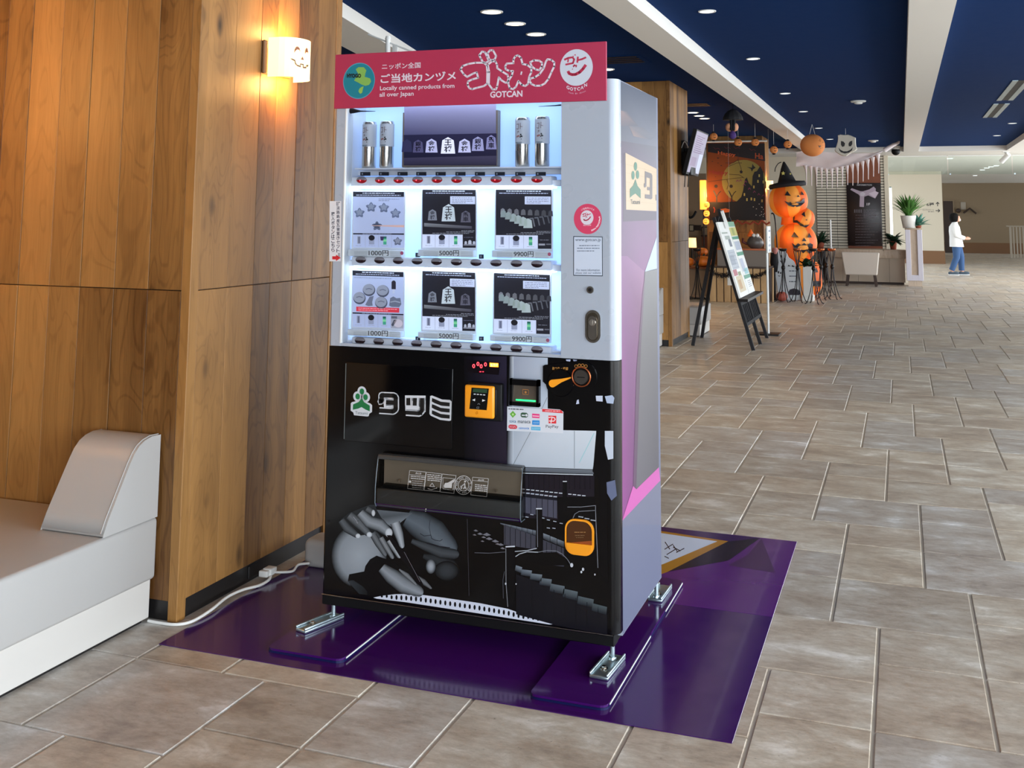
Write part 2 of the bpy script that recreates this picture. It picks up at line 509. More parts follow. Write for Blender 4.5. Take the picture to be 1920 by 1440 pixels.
class Art(MB):
    """flat print on the plane coordinate[ax] = val; shapes are traced at photo positions, level l lies l*eps proud"""

    def __init__(s, ax, val, sgn, eps=0.0002):
        super().__init__(); s.ax, s.val, s.sgn, s.eps = ax, val, sgn, eps

    def P(s, u, v, l=1):
        return at(u, v, s.ax, s.val + s.sgn * l * s.eps)

    def poly(s, pts, col, l=1):
        P = [s.P(u, v, l) for u, v in pts]
        cs = [rgb(*c) for c in col] if isinstance(col, list) else rgb(*col)
        if isinstance(col, list) and len(col) != len(pts): print('COLMISMATCH', len(pts), len(col), pts[:2]); cs = (cs * 20)[:len(pts)]
        tri = tessellate_polygon([P])
        s.add(P, [list(t) for t in tri], 0, False, cs)
        return s

    def rect(s, u0, v0, u1, v1, col, l=1, sk=0.0):
        """sk: photo slope of the horizontal edges"""
        d = (u1 - u0) * sk
        return s.poly([(u0, v0), (u1, v0 + d), (u1, v1 + d), (u0, v1)], col, l)

    def disc(s, u, v, r, col, l=1, seg=24, sy=1.0, a0=0, a1=360):
        c = s.P(u, v, l)
        R = (s.P(u + r, v, l) - c).length
        h = [Vector((1, 0, 0)), Vector((0, 1, 0))][0 if s.ax != 0 else 1]
        if s.ax == 2: e1, e2 = Vector((1, 0, 0)), Vector((0, 1, 0))
        else: e1, e2 = h, Vector((0, 0, 1))
        n = seg
        pts = [c + e1 * (R * math.cos(math.radians(a0 + (a1 - a0) * i / n))) + e2 * (R * sy * math.sin(math.radians(a0 + (a1 - a0) * i / n))) for i in range(n + (0 if a1 - a0 >= 360 else 1))]
        if a1 - a0 >= 360: s.add(pts, [list(range(n))], 0, False, rgb(*col))
        else: s.add([c] + pts, [[0, i + 1, i + 2] for i in range(n)], 0, False, rgb(*col))
        return s

    def line(s, pts, w, col, l=1, closed=False):
        if closed: pts = list(pts) + [pts[0]]
        for (a, b), (c, d) in zip(pts, pts[1:]):
            L = math.hypot(c - a, d - b) or 1
            nx, ny = -(d - b) / L * w / 2, (c - a) / L * w / 2
            s.poly([(a + nx, b + ny), (c + nx, d + ny), (c - nx, d - ny), (a - nx, b - ny)], col, l)
        for a, b in pts[1:-1] if not closed else pts[:-1]:
            s.poly([(a + w / 2 * math.cos(k * math.pi / 4), b + w / 2 * math.sin(k * math.pi / 4)) for k in range(8)], col, l)
        return s

    def text(s, body, u0, v0, u1, v1, col, l=1, offset=0.0, sk=0.0):
        """text in the box u0..u1 (photo columns), v0 top .. v1 bottom at its left end; sk photo slope of its baseline"""
        vs, fs, x0, x1, y0, y1 = text_mesh(body, offset)
        if not fs: return s
        pts = []
        for x, y in vs:
            fx = (x - x0) / max(1e-6, x1 - x0); fy = (y - y0) / max(1e-6, y1 - y0)
            u = u0 + (u1 - u0) * fx
            pts.append(s.P(u, v1 + (v0 - v1) * fy + (u - u0) * sk, l))
        s.add(pts, fs, 0, False, rgb(*col))
        return s

    def greek(s, u0, v, u1, col, l=1, w=1.2, sk=0.0, gap=0.25):
        """a line of print too small to read: short dashes"""
        u = u0
        while u < u1 - 1:
            e = min(u1, u + random.uniform(2.0, 6.0))
            s.poly([(u, v + (u - u0) * sk - w / 2), (e, v + (e - u0) * sk - w / 2), (e, v + (e - u0) * sk + w / 2), (u, v + (u - u0) * sk + w / 2)], col, l)
            u = e + random.uniform(0.4, 1.4)
        return s

    def radial(s, u, v, rx, ry, c0, c1, l=1, n=28, hold=0.55):
        """soft round patch: centre colour fading to the rim colour"""
        c = s.P(u, v, l); P = [c]; C = [rgb(*c0)]
        for fr, cc in ((hold, [c0[i] * 0.85 + c1[i] * 0.15 for i in range(3)]), (1.0, c1)):
            for k in range(n):
                t = 2 * math.pi * k / n
                P.append(s.P(u + rx * fr * math.cos(t), v + ry * fr * math.sin(t), l)); C.append(rgb(*cc))
        fs = [[0, 1 + k, 1 + (k + 1) % n] for k in range(n)] + [[1 + k, 1 + n + k, 1 + n + (k + 1) % n, 1 + (k + 1) % n] for k in range(n)]
        s.add(P, fs, 0, False, C)
        return s

    def finger(s, pts, ws, cb, ce, l=1):
        """rounded limb: bright along the middle, dark at both edges, blunt end"""
        n = len(pts); rows = []
        for i, (u, v) in enumerate(pts):
            a, b = pts[max(0, i - 1)], pts[min(n - 1, i + 1)]
            L = math.hypot(b[0] - a[0], b[1] - a[1]) or 1
            rows.append((u, v, -(b[1] - a[1]) / L, (b[0] - a[0]) / L, ws[i] / 2))
        u, v, nx, ny, h = rows[-1]
        rows.append((u + ny * h * 0.55, v - nx * h * 0.55, nx, ny, h * 0.72)); rows.append((u + ny * h * 0.8, v - nx * h * 0.8, nx, ny, h * 0.3))
        P = []; C = []
        for (u, v, nx, ny, h) in rows:
            for k, cc in ((-1, ce), (-0.5, [cb[i] * 0.8 + ce[i] * 0.2 for i in range(3)]), (0.1, cb), (0.6, [cb[i] * 0.7 + ce[i] * 0.3 for i in range(3)]), (1, ce)):
                P.append(s.P(u + nx * h * k, v + ny * h * k, l)); C.append(rgb(*cc))
        fs = [[i * 5 + k, i * 5 + k + 1, (i + 1) * 5 + k + 1, (i + 1) * 5 + k] for i in range(len(rows) - 1) for k in range(4)]
        s.add(P, fs, 0, False, C)
        return s

# ================================================================== FLOOR
fb = MB().box(-8, 10, -8.5, 48, -0.06, -0.005)
floor = fb.build('floor', 'grout', kind='structure')
TU, TV, OX, OY = 0.1618, 0.1645, 0.6055, 0.705
TINTS = [(1.0, 0.97, 0.93), (0.90, 0.90, 0.93), (1.08, 1.05, 1.0), (0.96, 0.90, 0.84), (0.87, 0.85, 0.83), (1.05, 1.0, 0.93), (0.96, 0.97, 1.0)]
KINDS = {'a': (0, 3, 0, 3), 'b': (1, 3, -2, 0), 'c': (1, 3, -5, -2)}


def tile_shape(w, d, mb=None, ox=0, oy=0, tint=(1, 1, 1)):
    """chamfered slab: top, four sloped edges; joints 11 mm / 7 mm"""
    gx, gy, ch = 0.0042, 0.0026, 0.0035
    mb = mb or MB()
    x0, x1, y0, y1 = ox + gx, ox + w - gx, oy + gy, oy + d - gy
    o = [(x0, y0, -0.006), (x1, y0, -0.006), (x1, y1, -0.006), (x0, y1, -0.006)]
    t = [(x0 + ch, y0 + ch, 0), (x1 - ch, y0 + ch, 0), (x1 - ch, y1 - ch, 0), (x0 + ch, y1 - ch, 0)]
    mb.add(o + t, [(4, 5, 6, 7), (0, 1, 5, 4), (1, 2, 6, 5), (2, 3, 7, 6), (3, 0, 4, 7)], 0, False, (*tint, 1))
    return mb


cells = []
for n in range(-60, 130):
    for m in range(-40, 40):
        bx, by = 2 * n + m, 3 * n - 8 * m
        for k, (i0, i1, j0, j1) in KINDS.items():
            x, y = OX + (bx + i0) * TU, OY + (by + j0) * TV
            w, d = (i1 - i0) * TU, (j1 - j0) * TV
            if x > -7.5 and x + w < 9.5 and y > -8 and y + d < 47: cells.append((x, y, w, d, k))
show = []
for c in cells:
    x, y, w, d, k = c
    u, v = pix((x + w / 2, y + d / 2, 0))
    hid = (-1.5 < x and x + w < 0.4 and -0.33 < y and y + d < 1.63) or (x + w < -1.56 and y > -0.2)
    if -60 < u < 1980 and v < 1520 and not hid and y > -3: show.append((( Vector((x + w / 2, y + d / 2, 0)) - CAM).length, c))
show.sort(key=lambda t: t[0])
near = {id(c) for _, c in show[:300]}
tmesh = {}
rest = MB()
for c in cells:
    x, y, w, d, k = c
    ti = random.randrange(len(TINTS))
    if id(c) in near:
        if (k, ti) not in tmesh: tmesh[(k, ti)] = tile_shape(w, d, None, 0, 0, TINTS[ti]).mesh('tile', 'stone_tile', Vector((0, 0, 0)))
        o = bpy.data.objects.new('tile', tmesh[(k, ti)]); COL.objects.link(o); o.location = (x, y, 0); o.parent = floor
    else:
        tile_shape(w, d, rest, x, y, TINTS[ti])
rest.build('tile_field', 'stone_tile', floor, kind='stuff')

# ================================================================== CEILING
ZC, ZB = 3.0, 2.89
ceil = MB().box(-8, 3.03, -8.5, 21.3, ZC, ZC + 0.08).build('ceiling', 'ceiling_blue', kind='structure')
MB().box(3.03, 9.5, -8.5, 23.2, ZB, ZB + 0.25).build('trim_1', 'white_paint', kind='structure')
MB().box(-8, 3.03, 21.3, 23.2, ZB, ZB + 0.25).build('trim_2', 'white_paint', kind='structure')
MB().box(-1.09, -0.80, -8.5, 21.3, ZB, ZC + 0.02).build('trim_3', 'white_paint', kind='structure')
MB().box(0.985, 1.285, -8.5, 21.3, ZB, ZC + 0.02).build('trim_4', 'white_paint', kind='structure')
# the slanting beam over the left bay
d0 = Vector((-0.2, 0.98, 0)).normalized(); n0 = Vector((-d0.y, d0.x, 0))
A = Vector((-2.94, 3.36, 0)) - d0 * 6; B = Vector((-2.94, 3.36, 0)) + d0 * 14
P = [A, B, B + n0 * 0.42, A + n0 * 0.42]
MB().hexa([(p.x, p.y, ZB) for p in P] + [(p.x, p.y, ZC + 0.02) for p in P]).build('trim_5', 'white_paint', kind='structure')
# corridor ceiling beyond the cross beam
MB().box(-0.5, 9.5, 23.2, 47.5, 2.98, 3.08).build('ceiling_corridor', 'white_paint', kind='structure')


def downlight(x, y, z, r, m, label, group):
    t = thing('downlight', label, 'light', (x, y, z), group)
    prof = [(r * 1.0, -0.004), (r * 1.18, -0.006), (r * 1.22, 0.0)]
    b = MB()
    seg = 24
    ring = []
    for rr, zz in ((r, 0.0), (r, -0.006), (r * 1.2, -0.006), (r * 1.24, 0.0)):
        ring += [(x + rr * math.cos(2 * math.pi * k / seg), y + rr * math.sin(2 * math.pi * k / seg), z + zz) for k in range(seg)]
    b.add(ring, [(i * seg + k, i * seg + (k + 1) % seg, (i + 1) * seg + (k + 1) % seg, (i + 1) * seg + k) for i in range(3) for k in range(seg)], 0, True)
    b.build('trim_ring', 'white_plastic', t)
    MB().add([(x + r * math.cos(2 * math.pi * k / seg), y + r * math.sin(2 * math.pi * k / seg), z - 0.003) for k in range(seg)], [list(range(seg))]).build('lens', m, t)
    return t


WARM = [(-2.025, 4.066, 'first of three warm downlights in a row above the red sign'), (-2.025, 4.60, 'middle of the three warm downlights above the red sign'),
        (-2.025, 5.135, 'third of three warm downlights, lowest above the red sign'), (-2.018, 7.463, 'warm downlight half hidden behind the right end of the red sign'),
        (-3.593, 4.613, 'warm downlight in the dark bay beside the wooden column top'),
        (-2.0, 12.432, 'leftmost of three warm downlights above the wall monitor'), (-2.0, 12.968, 'middle of three warm downlights above the wall monitor'), (-2.0, 13.44, 'rightmost of three warm downlights above the wall monitor')]
for i, (x, y, lb) in enumerate(WARM):
    downlight(x, y, ZC, 0.072, 'downlight_glow', lb, 'warm downlights of the left bay')
    lamp('downlight_beam', (x, y, ZC - 0.03), 26, (1.0, 0.80, 0.55), 0.06, 'SPOT', (0, 0, 0), 1.9)
DAY = [(-0.451, 4.546, 'largest unlit downlight in the blue ceiling near the top of the picture'), (-0.437, 7.134, 'second unlit downlight from the top between the two white beams'),
       (-0.438, 10.258, 'third unlit downlight from the top between the two white beams'), (-0.42, 12.70, 'fourth unlit downlight from the top between the two white beams'),
       (-0.414, 15.78, 'unlit downlight above the big orange paper lantern'), (-0.395, 18.59, 'unlit downlight right of the big orange paper lantern'),
       (2.641, 15.6, 'upper small downlight in the right blue ceiling field'), (2.62, 18.34, 'lower small downlight in the right blue ceiling field')]
for x, y, lb in DAY: downlight(x, y, ZC, 0.055, 'day_downlight', lb, 'small downlights of the middle bay')
for x, y, lb in ((0.40, 11.41, 'round white smoke detector above the ghost cutout'), (0.41, 19.1, 'round white smoke detector near the far white beam')):
    t = thing('smoke_detector', lb, 'detector', (x, y, ZC))
    MB().lathe([(0.03, -0.045), (0.05, -0.04), (0.055, -0.02)], (x, y, ZC), 20).build('sensor_head', 'white_plastic', t)
    MB().lathe([(0.09, -0.02), (0.1, -0.012), (0.1, 0)], (x, y, ZC), 20).build('base_plate', 'white_plastic', t)
for (u0, v0, u1, v1, lb) in ((1880, 188, 1925, 150, 'nearer dark slot diffuser in the right blue ceiling'), (1857, 220, 1887, 194, 'farther dark slot diffuser in the right blue ceiling')):
    a, b = fl(u0, v0, ZC), fl(u1, v1, ZC)
    x = 2.22
    t = thing('slot_diffuser', lb, 'diffuser', (x, (a.y + b.y) / 2, ZC))
    MB().box(x - 0.10, x - 0.04, b.y, a.y, ZC - 0.006, ZC).box(x + 0.04, x + 0.10, b.y, a.y, ZC - 0.006, ZC).build('frame', 'zinc', t)
    MB().box(x - 0.04, x + 0.04, b.y, a.y, ZC - 0.003, ZC).build('slot', 'matte_black', t)
for (u, v, w, d, lb) in ((1160, 112, 0.55, 0.55, 'flat ceiling access panel right of the red sign'), (1302, 196, 0.5, 0.5, 'small ceiling vent beside the second wooden column')):
    c = fl(u, v, ZC)
    t = thing('ceiling_vent', lb, 'vent', (c.x, c.y, ZC))
    MB().box(c.x - w / 2, c.x + w / 2, c.y - d / 2, c.y + d / 2, ZC - 0.005, ZC).build('frame', 'ceiling_blue', t)
    for k in range(4):
        yy = c.y - d / 2 + d * (k + 0.7) / 4.6
        MB().box(c.x - w / 2 + .05, c.x + w / 2 - .05, yy - 0.03, yy + 0.03, ZC - 0.009, ZC - 0.005).build('slat', 'matte_black', t)

# ================================================================== WOODEN PILLARS
PX = -1.565


def pillar(nm, y0, xw=1.07, dy=1.075, full=True):
    """square column clad in oak boards: corner posts, boards in two courses, black recessed kick"""
    x1, x0, y1 = PX, PX - xw, y0 + dy
    core = MB().box(x0 + 0.02, x1 - 0.02, y0 + 0.02, y1 - 0.02, 0, ZC)
    core.box(x0 + 0.012, x1 - 0.012, y0 + 0.012, y1 - 0.012, 0, 0.068)
    root = core.build(nm, 'black_kick', loc=(0, 0, 0), kind='structure')
    zj = 1.158
    # corner posts
    for (cx0, cx1, cy0, cy1) in ((x1 - 0.04, x1, y0, y0 + 0.05), (x1 - 0.04, x1, y1 - 0.05, y1), (x0, x0 + 0.04, y0, y0 + 0.05), (x0, x0 + 0.04, y1 - 0.05, y1)):
        MB().bbox(cx0, cx1, cy0, cy1, 0.0, ZC - 0.001, 0.002, 0, 1, None, False).build('corner_post', 'oak_panel', root)
    courses = ((0.07, zj - 0.0015), (zj + 0.0015, ZC - 0.002))
    # right face boards
    ys = [y0 + 0.05, y0 + 0.232, y0 + 0.409, y0 + 0.532, y0 + 0.699, y0 + 0.866, y1 - 0.05]
    for a, b in zip(ys, ys[1:]):
        for z0, z1 in courses:
            k = random.uniform(0, 0.0022)
            MB().bbox(x1 - 0.019, x1 - 0.003 + k, a + 0.0009, b - 0.0009, z0, z1, 0.0012, 0, 1, None, False).build('plank', 'oak_panel', root)
    # front face boards
    n = 7
    xs = [x1 - 0.04 - (x1 - x0 - 0.08) * i / n for i in range(n + 1)] if not full else [-1.605, -1.754, -1.909, -2.069, -2.217, -2.371, -2.499, x0 + 0.04]
    for b, a in zip(xs, xs[1:]):
        for z0, z1 in courses:
            k = random.uniform(0, 0.0022)
            MB().bbox(a + 0.0009, b - 0.0009, y0 + 0.003 - k, y0 + 0.019, z0, z1, 0.0012, 0, 1, None, False).build('plank', 'oak_panel', root)
    return root


pillar('wall_left', -0.161)
pillar('wall_left_middle', 8.58, full=False)
pillar('wall_left_far', 17.3, full=False)

# ================================================================== OUTER SHELL
MB().box(-8.1, -7.9, -8.5, 23.2, 0, ZC).build('wall_west', 'cream_wall', kind='structure')
MB().box(-2.95, -2.8, -3.2, -0.161, 0, ZC).build('wall_bay', 'oak_panel', kind='structure')
YI = 22.8                                   # wall behind the information desk
xi1 = at(1667, 400, 1, YI).x
MB().box(-8, xi1, YI, YI + 0.2, 0, 2.89).build('wall_information', 'cream_wall', kind='structure')
YR = 34.0                                   # wall with the direction sign
xr0, xr1 = at(1660, 400, 1, YR).x, at(1771, 480, 1, YR).x
MB().box(-0.5, xr1, YR, YR + 9, 0.0, 2.98).build('wall_direction', 'cream_wall', kind='structure')
MB().box(xr0 - 1, xr1 + 0.02, YR - 0.03, YR + 9, 0, at(1740, 470, 1, YR).z).build('baseboard_direction', 'brown_skirting', kind='structure')
YK = 46.5
MB().box(-0.5, 9.5, YK, YK + 0.2, 0, 2.98).build('wall_back', 'far_wall_paint', kind='structure')
MB().box(xr1, 9.5, YK - 0.04, YK, 0, at(1830, 455, 1, YK).z).build('baseboard_back', 'brown_skirting', kind='structure')
xd0, xd1 = at(1770, 420, 1, YK).x, at(1788, 420, 1, YK).x
dz = at(1780, 377, 1, YK).z
dr = MB().box(xd0, xd1, YK - 0.06, YK, 0, dz).build('door_1', 'dark_brown', kind='structure')
MB().box(xd1, xd1 + 0.05, YK - 0.08, YK, 0, dz + 0.05).box(xd0, xd1, YK - 0.08, YK, dz, dz + 0.05).build('door_frame', 'far_wall_paint', dr)
MB().cyl((xd1 - 0.12, YK - 0.12, 1.0), (xd1 - 0.12, YK - 0.06, 1.0), 0.03).build('door_knob', 'steel', dr)
# window wall on the right: sill, head, mullions; solid stretch between the bays is added to cut window light on the floor
wm = MB().box(7.8, 7.95, -8.5, 9, 0, 0.12).box(7.8, 7.95, -8.5, 9, 2.75, 2.89).box(7.8, 7.95, 14, 47, 0, 0.12).box(7.8, 7.95, 14, 47, 2.75, 2.89)
for k in range(28):
    yk = -8.5 + k * 2.05
    if not 9 < yk < 14: wm.box(7.82, 7.93, yk, yk + 0.06, 0.12, 2.75)
win = wm.build('window_1', 'dark_metal', kind='structure')
MB().box(7.8, 8.0, 9, 14, 0, 2.89).build('wall_light_block', 'cream_wall', kind='structure')
MB().box(-8, 0.4, -8.7, -8.5, 0, ZC).build('wall_rear', mat('rear_wall_paint', (40, 32, 28), 0.9), kind='structure')
wm = MB().box(0.4, 8, -8.6, -8.45, 0, 0.12).box(0.4, 8, -8.6, -8.45, 2.75, 2.95)
for k in range(5): wm.box(0.4 + k * 1.88, 0.46 + k * 1.88, -8.58, -8.47, 0.12, 2.75)
wm.build('window_2', 'dark_metal', kind='structure')

# smoke-screen glass hanging from the cross beam
YG = 23.0
gz = at(1750, 327, 1, YG).z
for i, (ua, ub) in enumerate(((1661, 1777), (1777, 1898), (1898, 2010))):
    a, b = at(ua, 310, 1, YG).x + 0.012, at(ub, 310, 1, YG).x - 0.012
    t = thing('smoke_screen', ['left', 'middle', 'right'][i] + ' pane of the hanging glass smoke screen under the far white beam', 'glass screen', ((a + b) / 2, YG, ZB))
    MB().box(a, b, YG - 0.004, YG + 0.004, gz, ZB - 0.02).build('pane', 'smoke_screen_glass', t)
    MB().box(a, b, YG - 0.012, YG + 0.012, ZB - 0.02, ZB).build('channel', 'white_plastic', t)
    MB().box(a + 0.02, a + 0.05, YG - 0.01, YG + 0.01, gz - 0.01, gz + 0.02).build('clip', 'zinc', t)

# ================================================================== BENCHES AROUND THE COLUMNS


def bench(y_back, sgn, lb, x_r=-1.657, bol=True, xl=-2.78, ln=0.72):
    """upholstered seat on a white plinth, its back end against the column at y_back; sgn -1 in front of the column"""
    root = thing('bench', lb, 'bench', ((x_r + xl) / 2, y_back + sgn * ln / 2, 0), 'upholstered benches at the wooden columns')
    ya, yb = sorted((y_back, y_back + sgn * ln))
    MB().bbox(xl, x_r, ya, yb, 0.145, 0.357, 0.014, 0, 3).build('seat', 'white_leather', root)
    MB().bbox(xl + 0.02, x_r - 0.018, ya + 0.012, yb - 0.006, 0.012, 0.1445, 0.002, 0, 1, None, False).build('plinth', 'white_plinth', root)
    MB().box(xl + 0.04, x_r - 0.03, ya + 0.03, yb - 0.03, 0, 0.012).build('foot_strip', 'black_kick', root)
    if bol:
        # wedge bolster: profile in y-z, extruded along x
        pr = [(y_back + sgn * y, z) for y, z in ((0.006, 0.3585), (0.287, 0.3585), (0.284, 0.37), (0.262, 0.415), (0.226, 0.475), (0.192, 0.532), (0.166, 0.575), (0.146, 0.604), (0.122, 0.626), (0.092, 0.640), (0.055, 0.647), (0.006, 0.645))]
        bo = MB().prism(pr, 0, x_r - 0.263, x_r, 0, True).build('bolster', 'white_leather', root)
        bv = bo.modifiers.new('bevel', 'BEVEL'); bv.width = 0.016; bv.segments = 3; bv.limit_method = 'ANGLE'; bv.angle_limit = math.radians(35)
        seam = [(x_r - 0.012, y, z + 0.001) for y, z in pr[2:]]
        MB().tube(seam, 0.0022, 6).build('seam', 'white_leather', bo)
    return root


bench(-0.166, -1, 'long white leather bench with wedge bolster against the near wooden column', ln=1.35)
c = fl(567, 1064, 0.0025)
root = thing('white_block', 'white upholstered block mostly hidden behind the vending machine', 'bench', (c.x + .2, c.y + .2, .0025))
MB().bbox(c.x, c.x + 0.24, c.y, c.y + 0.13, 0.0027, at(567, 1010, 1, c.y).z, 0.025, 0, 3).build('block_body', 'white_leather', root)
MB().box(c.x + .02, c.x + .22, c.y + .13, c.y + .135, 0.0027, .05).build('foot_strip', 'black_kick', root)
bench(8.572, -1, 'white bench sliver in front of the second wooden column', bol=True)
bench(9.665, 1, 'small white bench behind the second wooden column beside the easel', x_r=-1.43, bol=False)

# ================================================================== PURPLE FLOOR SHEETS
MX0, MX1, MY0, MYS, MY1 = -1.505, 0.404, -0.334, 0.665, 1.630
t = MB().bbox(MX0, MX1, MY0, MYS - 0.002, 0.0002, 0.0024, 0.0006, 0, 1, None, False).build('floor_sheet', 'purple_vinyl', loc=((MX0 + MX1) / 2, MY0, 0),
    label='glossy purple floor sheet under the vending machine, front half', cat='floor sheet')
sheet2 = thing('floor_sheet', 'purple floor sheet with white and gold printed triangle, back half', 'floor sheet', ((MX0 + MX1) / 2, MYS, 0))
MB().bbox(MX0, MX1, MYS, MY1, 0.0002, 0.0024, 0.0006, 0, 1, None, False).build('sheet', 'purple_vinyl_back', sheet2)
a = Art(2, 0.0024, 1, 0.0001)
a.poly([(1200, 985), (1245, 992), (1500 - 92, 1011), (1420, 1010), (1247, 1074), (1200, 1090)], (176, 122, 40), 1)
a.poly([(1225, 998), (1243, 1000), (1345, 1015), (1245, 1057), (1225, 1064)], (206, 214, 232), 2)
a.poly([(1425, 1009), (1366, 1051), (1253, 1072), (1248, 1074), (1365, 1015)], (22, 14, 40), 2)
a.poly([(1200, 984), (1243, 988), (1425, 1009), (1368, 1015), (1243, 996), (1200, 991)], (50, 16, 84), 3)
a.poly([(1428, 1010), (1454, 1074), (1366, 1060), (1402, 1040)], (70, 34, 84), 2)
for ln in (((1246, 1030), (1262, 1020)), ((1247, 1016), (1256, 1030)), ((1262, 1022), (1270, 1034)), ((1250, 1040), (1266, 1030)), ((1268, 1036), (1283, 1028)), ((1276, 1033), (1262, 1026)), ((1246, 1043), (1254, 1047))):
    a.line(ln, 1.6, (30, 24, 40), 3)
a.build('printed_triangle', 'gloss_print', sheet2)


def plate(pts, z0, z1, r=0.03, n=5):
    """rounded quadrilateral slab from four floor points"""
    out = []
    for i in range(4):
        p, a_, b_ = Vector(pts[i]), Vector(pts[i - 1]), Vector(pts[(i + 1) % 4])
        d1, d2 = (a_ - p).normalized(), (b_ - p).normalized()
        for k in range(n + 1):
            t = k / n
            q = (p + d1 * r) * (1 - t) ** 2 + p * 2 * t * (1 - t) + (p + d2 * r) * t * t
            out.append((q.x, q.y))
    return MB().prism(out, 2, z0, z1)


PB = 0.0155
L0, L1 = fl(498, 1214, PB), fl(640, 1238, PB)
R0, R1 = fl(990, 1301, PB), fl(1138, 1326, PB)
for nm, x0, x1, y0, lb in (('base_board', L0.x, L1.x, (L0.y + L1.y) / 2, 'purple base board with rounded corners under the left feet of the machine'),
                           ('base_board', R0.x, R1.x, (R0.y + R1.y) / 2, 'purple base board with rounded corners under the right feet of the machine')):
    root = thing(nm, lb, 'board', ((x0 + x1) / 2, y0, 0.0025), 'base boards under the vending machine')
    plate([(x0, y0, 0), (x1, y0, 0), (x1, 0.90, 0), (x0, 0.90, 0)], 0.0026, 0.009).build('lower_layer', 'blue_edge', root)
    plate([(x0 + .002, y0 + .002, 0), (x1 - .002, y0 + .002, 0), (x1 - .002, 0.898, 0), (x0 + .002, 0.898, 0)], 0.009, PB).build('upper_layer', 'purple_vinyl', root)
    MB().box(x1 + .0002, x1 + .0022, y0 + .03, .30, 0.010, PB - .001).box(x1 + .0002, x1 + .0022, .55, .87, 0.010, PB - .001).build('edge_highlight', 'white_plastic', root)  # thin white strips added as the highlight along the board's right edge

# ================================================================== VENDING MACHINE
WX, DY, ZT, ZS, ZW, ZBT = -1.0776, 0.653, 1.905, 0.1085, 0.9697, 0.075
VM = thing('vending_machine', 'tall white and black can vending machine with red sign on purple boards', 'vending machine', (WX / 2, 0.3, PB))
xl, xr = at(643, 430, 1, 0).x, at(1052, 430, 1, 0).x
zhead = 1.862
hb = MB()                                   # body shell, hollow behind the display window
hb.box(WX + 0.004, -0.002, 0.16, DY, ZBT + 0.02, ZT)
hb.box(WX + 0.004, xl - 0.001, 0.052, 0.16, ZBT + 0.02, ZT)
hb.box(xr + 0.001, -0.002, 0.052, 0.16, ZBT + 0.02, ZT)
hb.box(xl - 0.001, xr + 0.001, 0.052, 0.16, ZBT + 0.02, ZW - 0.001)
hb.box(xl - 0.001, xr + 0.001, 0.052, 0.16, zhead + 0.011, ZT)
body = hb.build('body', 'machine_white', VM)
# base skirt
MB().bbox(WX, -0.016, 0.002, 0.05, ZBT, ZS, 0.003, 0, 1, None, False).box(WX + 0.02, -0.02, 0.05, DY - 0.02, ZBT, ZBT + 0.03).build('base_skirt', 'matte_black', VM)
MB().tube([(WX + 0.001, -0.002, ZS + 0.002), (-0.5, -0.003, ZS + 0.002), (-0.02, -0.002, ZS + 0.002)], 0.0018, 6).build('skirt_trim', 'steel', VM)


def prof_right(xa, r=0.030, y1=0.050):
    pts = [(xa, y1), (xa, 0.0)]
    for k in range(9):
        t = math.pi / 2 * k / 8
        pts.append((-r + r * math.sin(t), r - r * math.cos(t)))
    pts.append((0, y1))
    return pts


# lower door: black glossy panel
low = MB().prism([(WX, 0.05), (WX, 0.008), (WX + 0.008, 0.0)] + prof_right(0)[2:], 2, ZS + 0.004, ZW - 0.002).build('lower_door', 'machine_black', VM)
# upper door frame: left stile, right panel, header, bottom rail
up = MB()
up.prism([(WX, 0.05), (WX, 0.010), (WX + 0.010, 0.0), (xl, 0.0), (xl, 0.05)], 2, ZW, ZT)
up.prism([(xr, 0.05), (xr, 0.0)] + prof_right(0)[2:], 2, ZW, ZT)
up.box(xl, xr, 0.0, 0.05, zhead, ZT)
up.box(xl, xr, 0.002, 0.05, ZW, ZW + 0.010)
up = up.build('upper_door', 'machine_white', VM)
for o in (low, up):
    for p in o.data.polygons:
        if abs(p.normal.z) < 0.01 and p.normal.x > 0.02 and p.normal.y < -0.02: p.use_smooth = True
MB().box(xl - 0.001, xl + 0.003, -0.001, 0.05, ZW + 0.01, zhead).build('window_edge', 'white_plastic', up)
# display cabinet: back light box, side walls
cab = MB().box(xl, xr, 0.150, 0.155, ZW + 0.01, zhead).build('light_box', 'light_box', VM)
MB().box(xl, xl + 0.004, 0.05, 0.15, ZW + 0.01, zhead).box(xr - 0.004, xr, 0.05, 0.15, ZW + 0.01, zhead).box(xl, xr, 0.05, 0.15, zhead, zhead + 0.01).box(xl, xr, 0.05, 0.15, ZW, ZW + 0.01).build('cabinet_lining', 'shelf_white', VM)
MB().box(xl + 0.001, xr - 0.001, 0.010, 0.0125, ZW + 0.012, zhead - 0.001).build('window_pane', 'clear_acrylic', VM)

# ---- button shelves
BTN_U = [678, 712.8, 747.8, 783, 819.3, 856.4, 892.9, 930.3, 968.5, 1007]
ROWS = [(337.0, 338.0 - 0.5, 336.0, True), (490, 487.0, 495.0, False), (647, 638.0, 656.0, False)]
YB = 0.030
half = {}


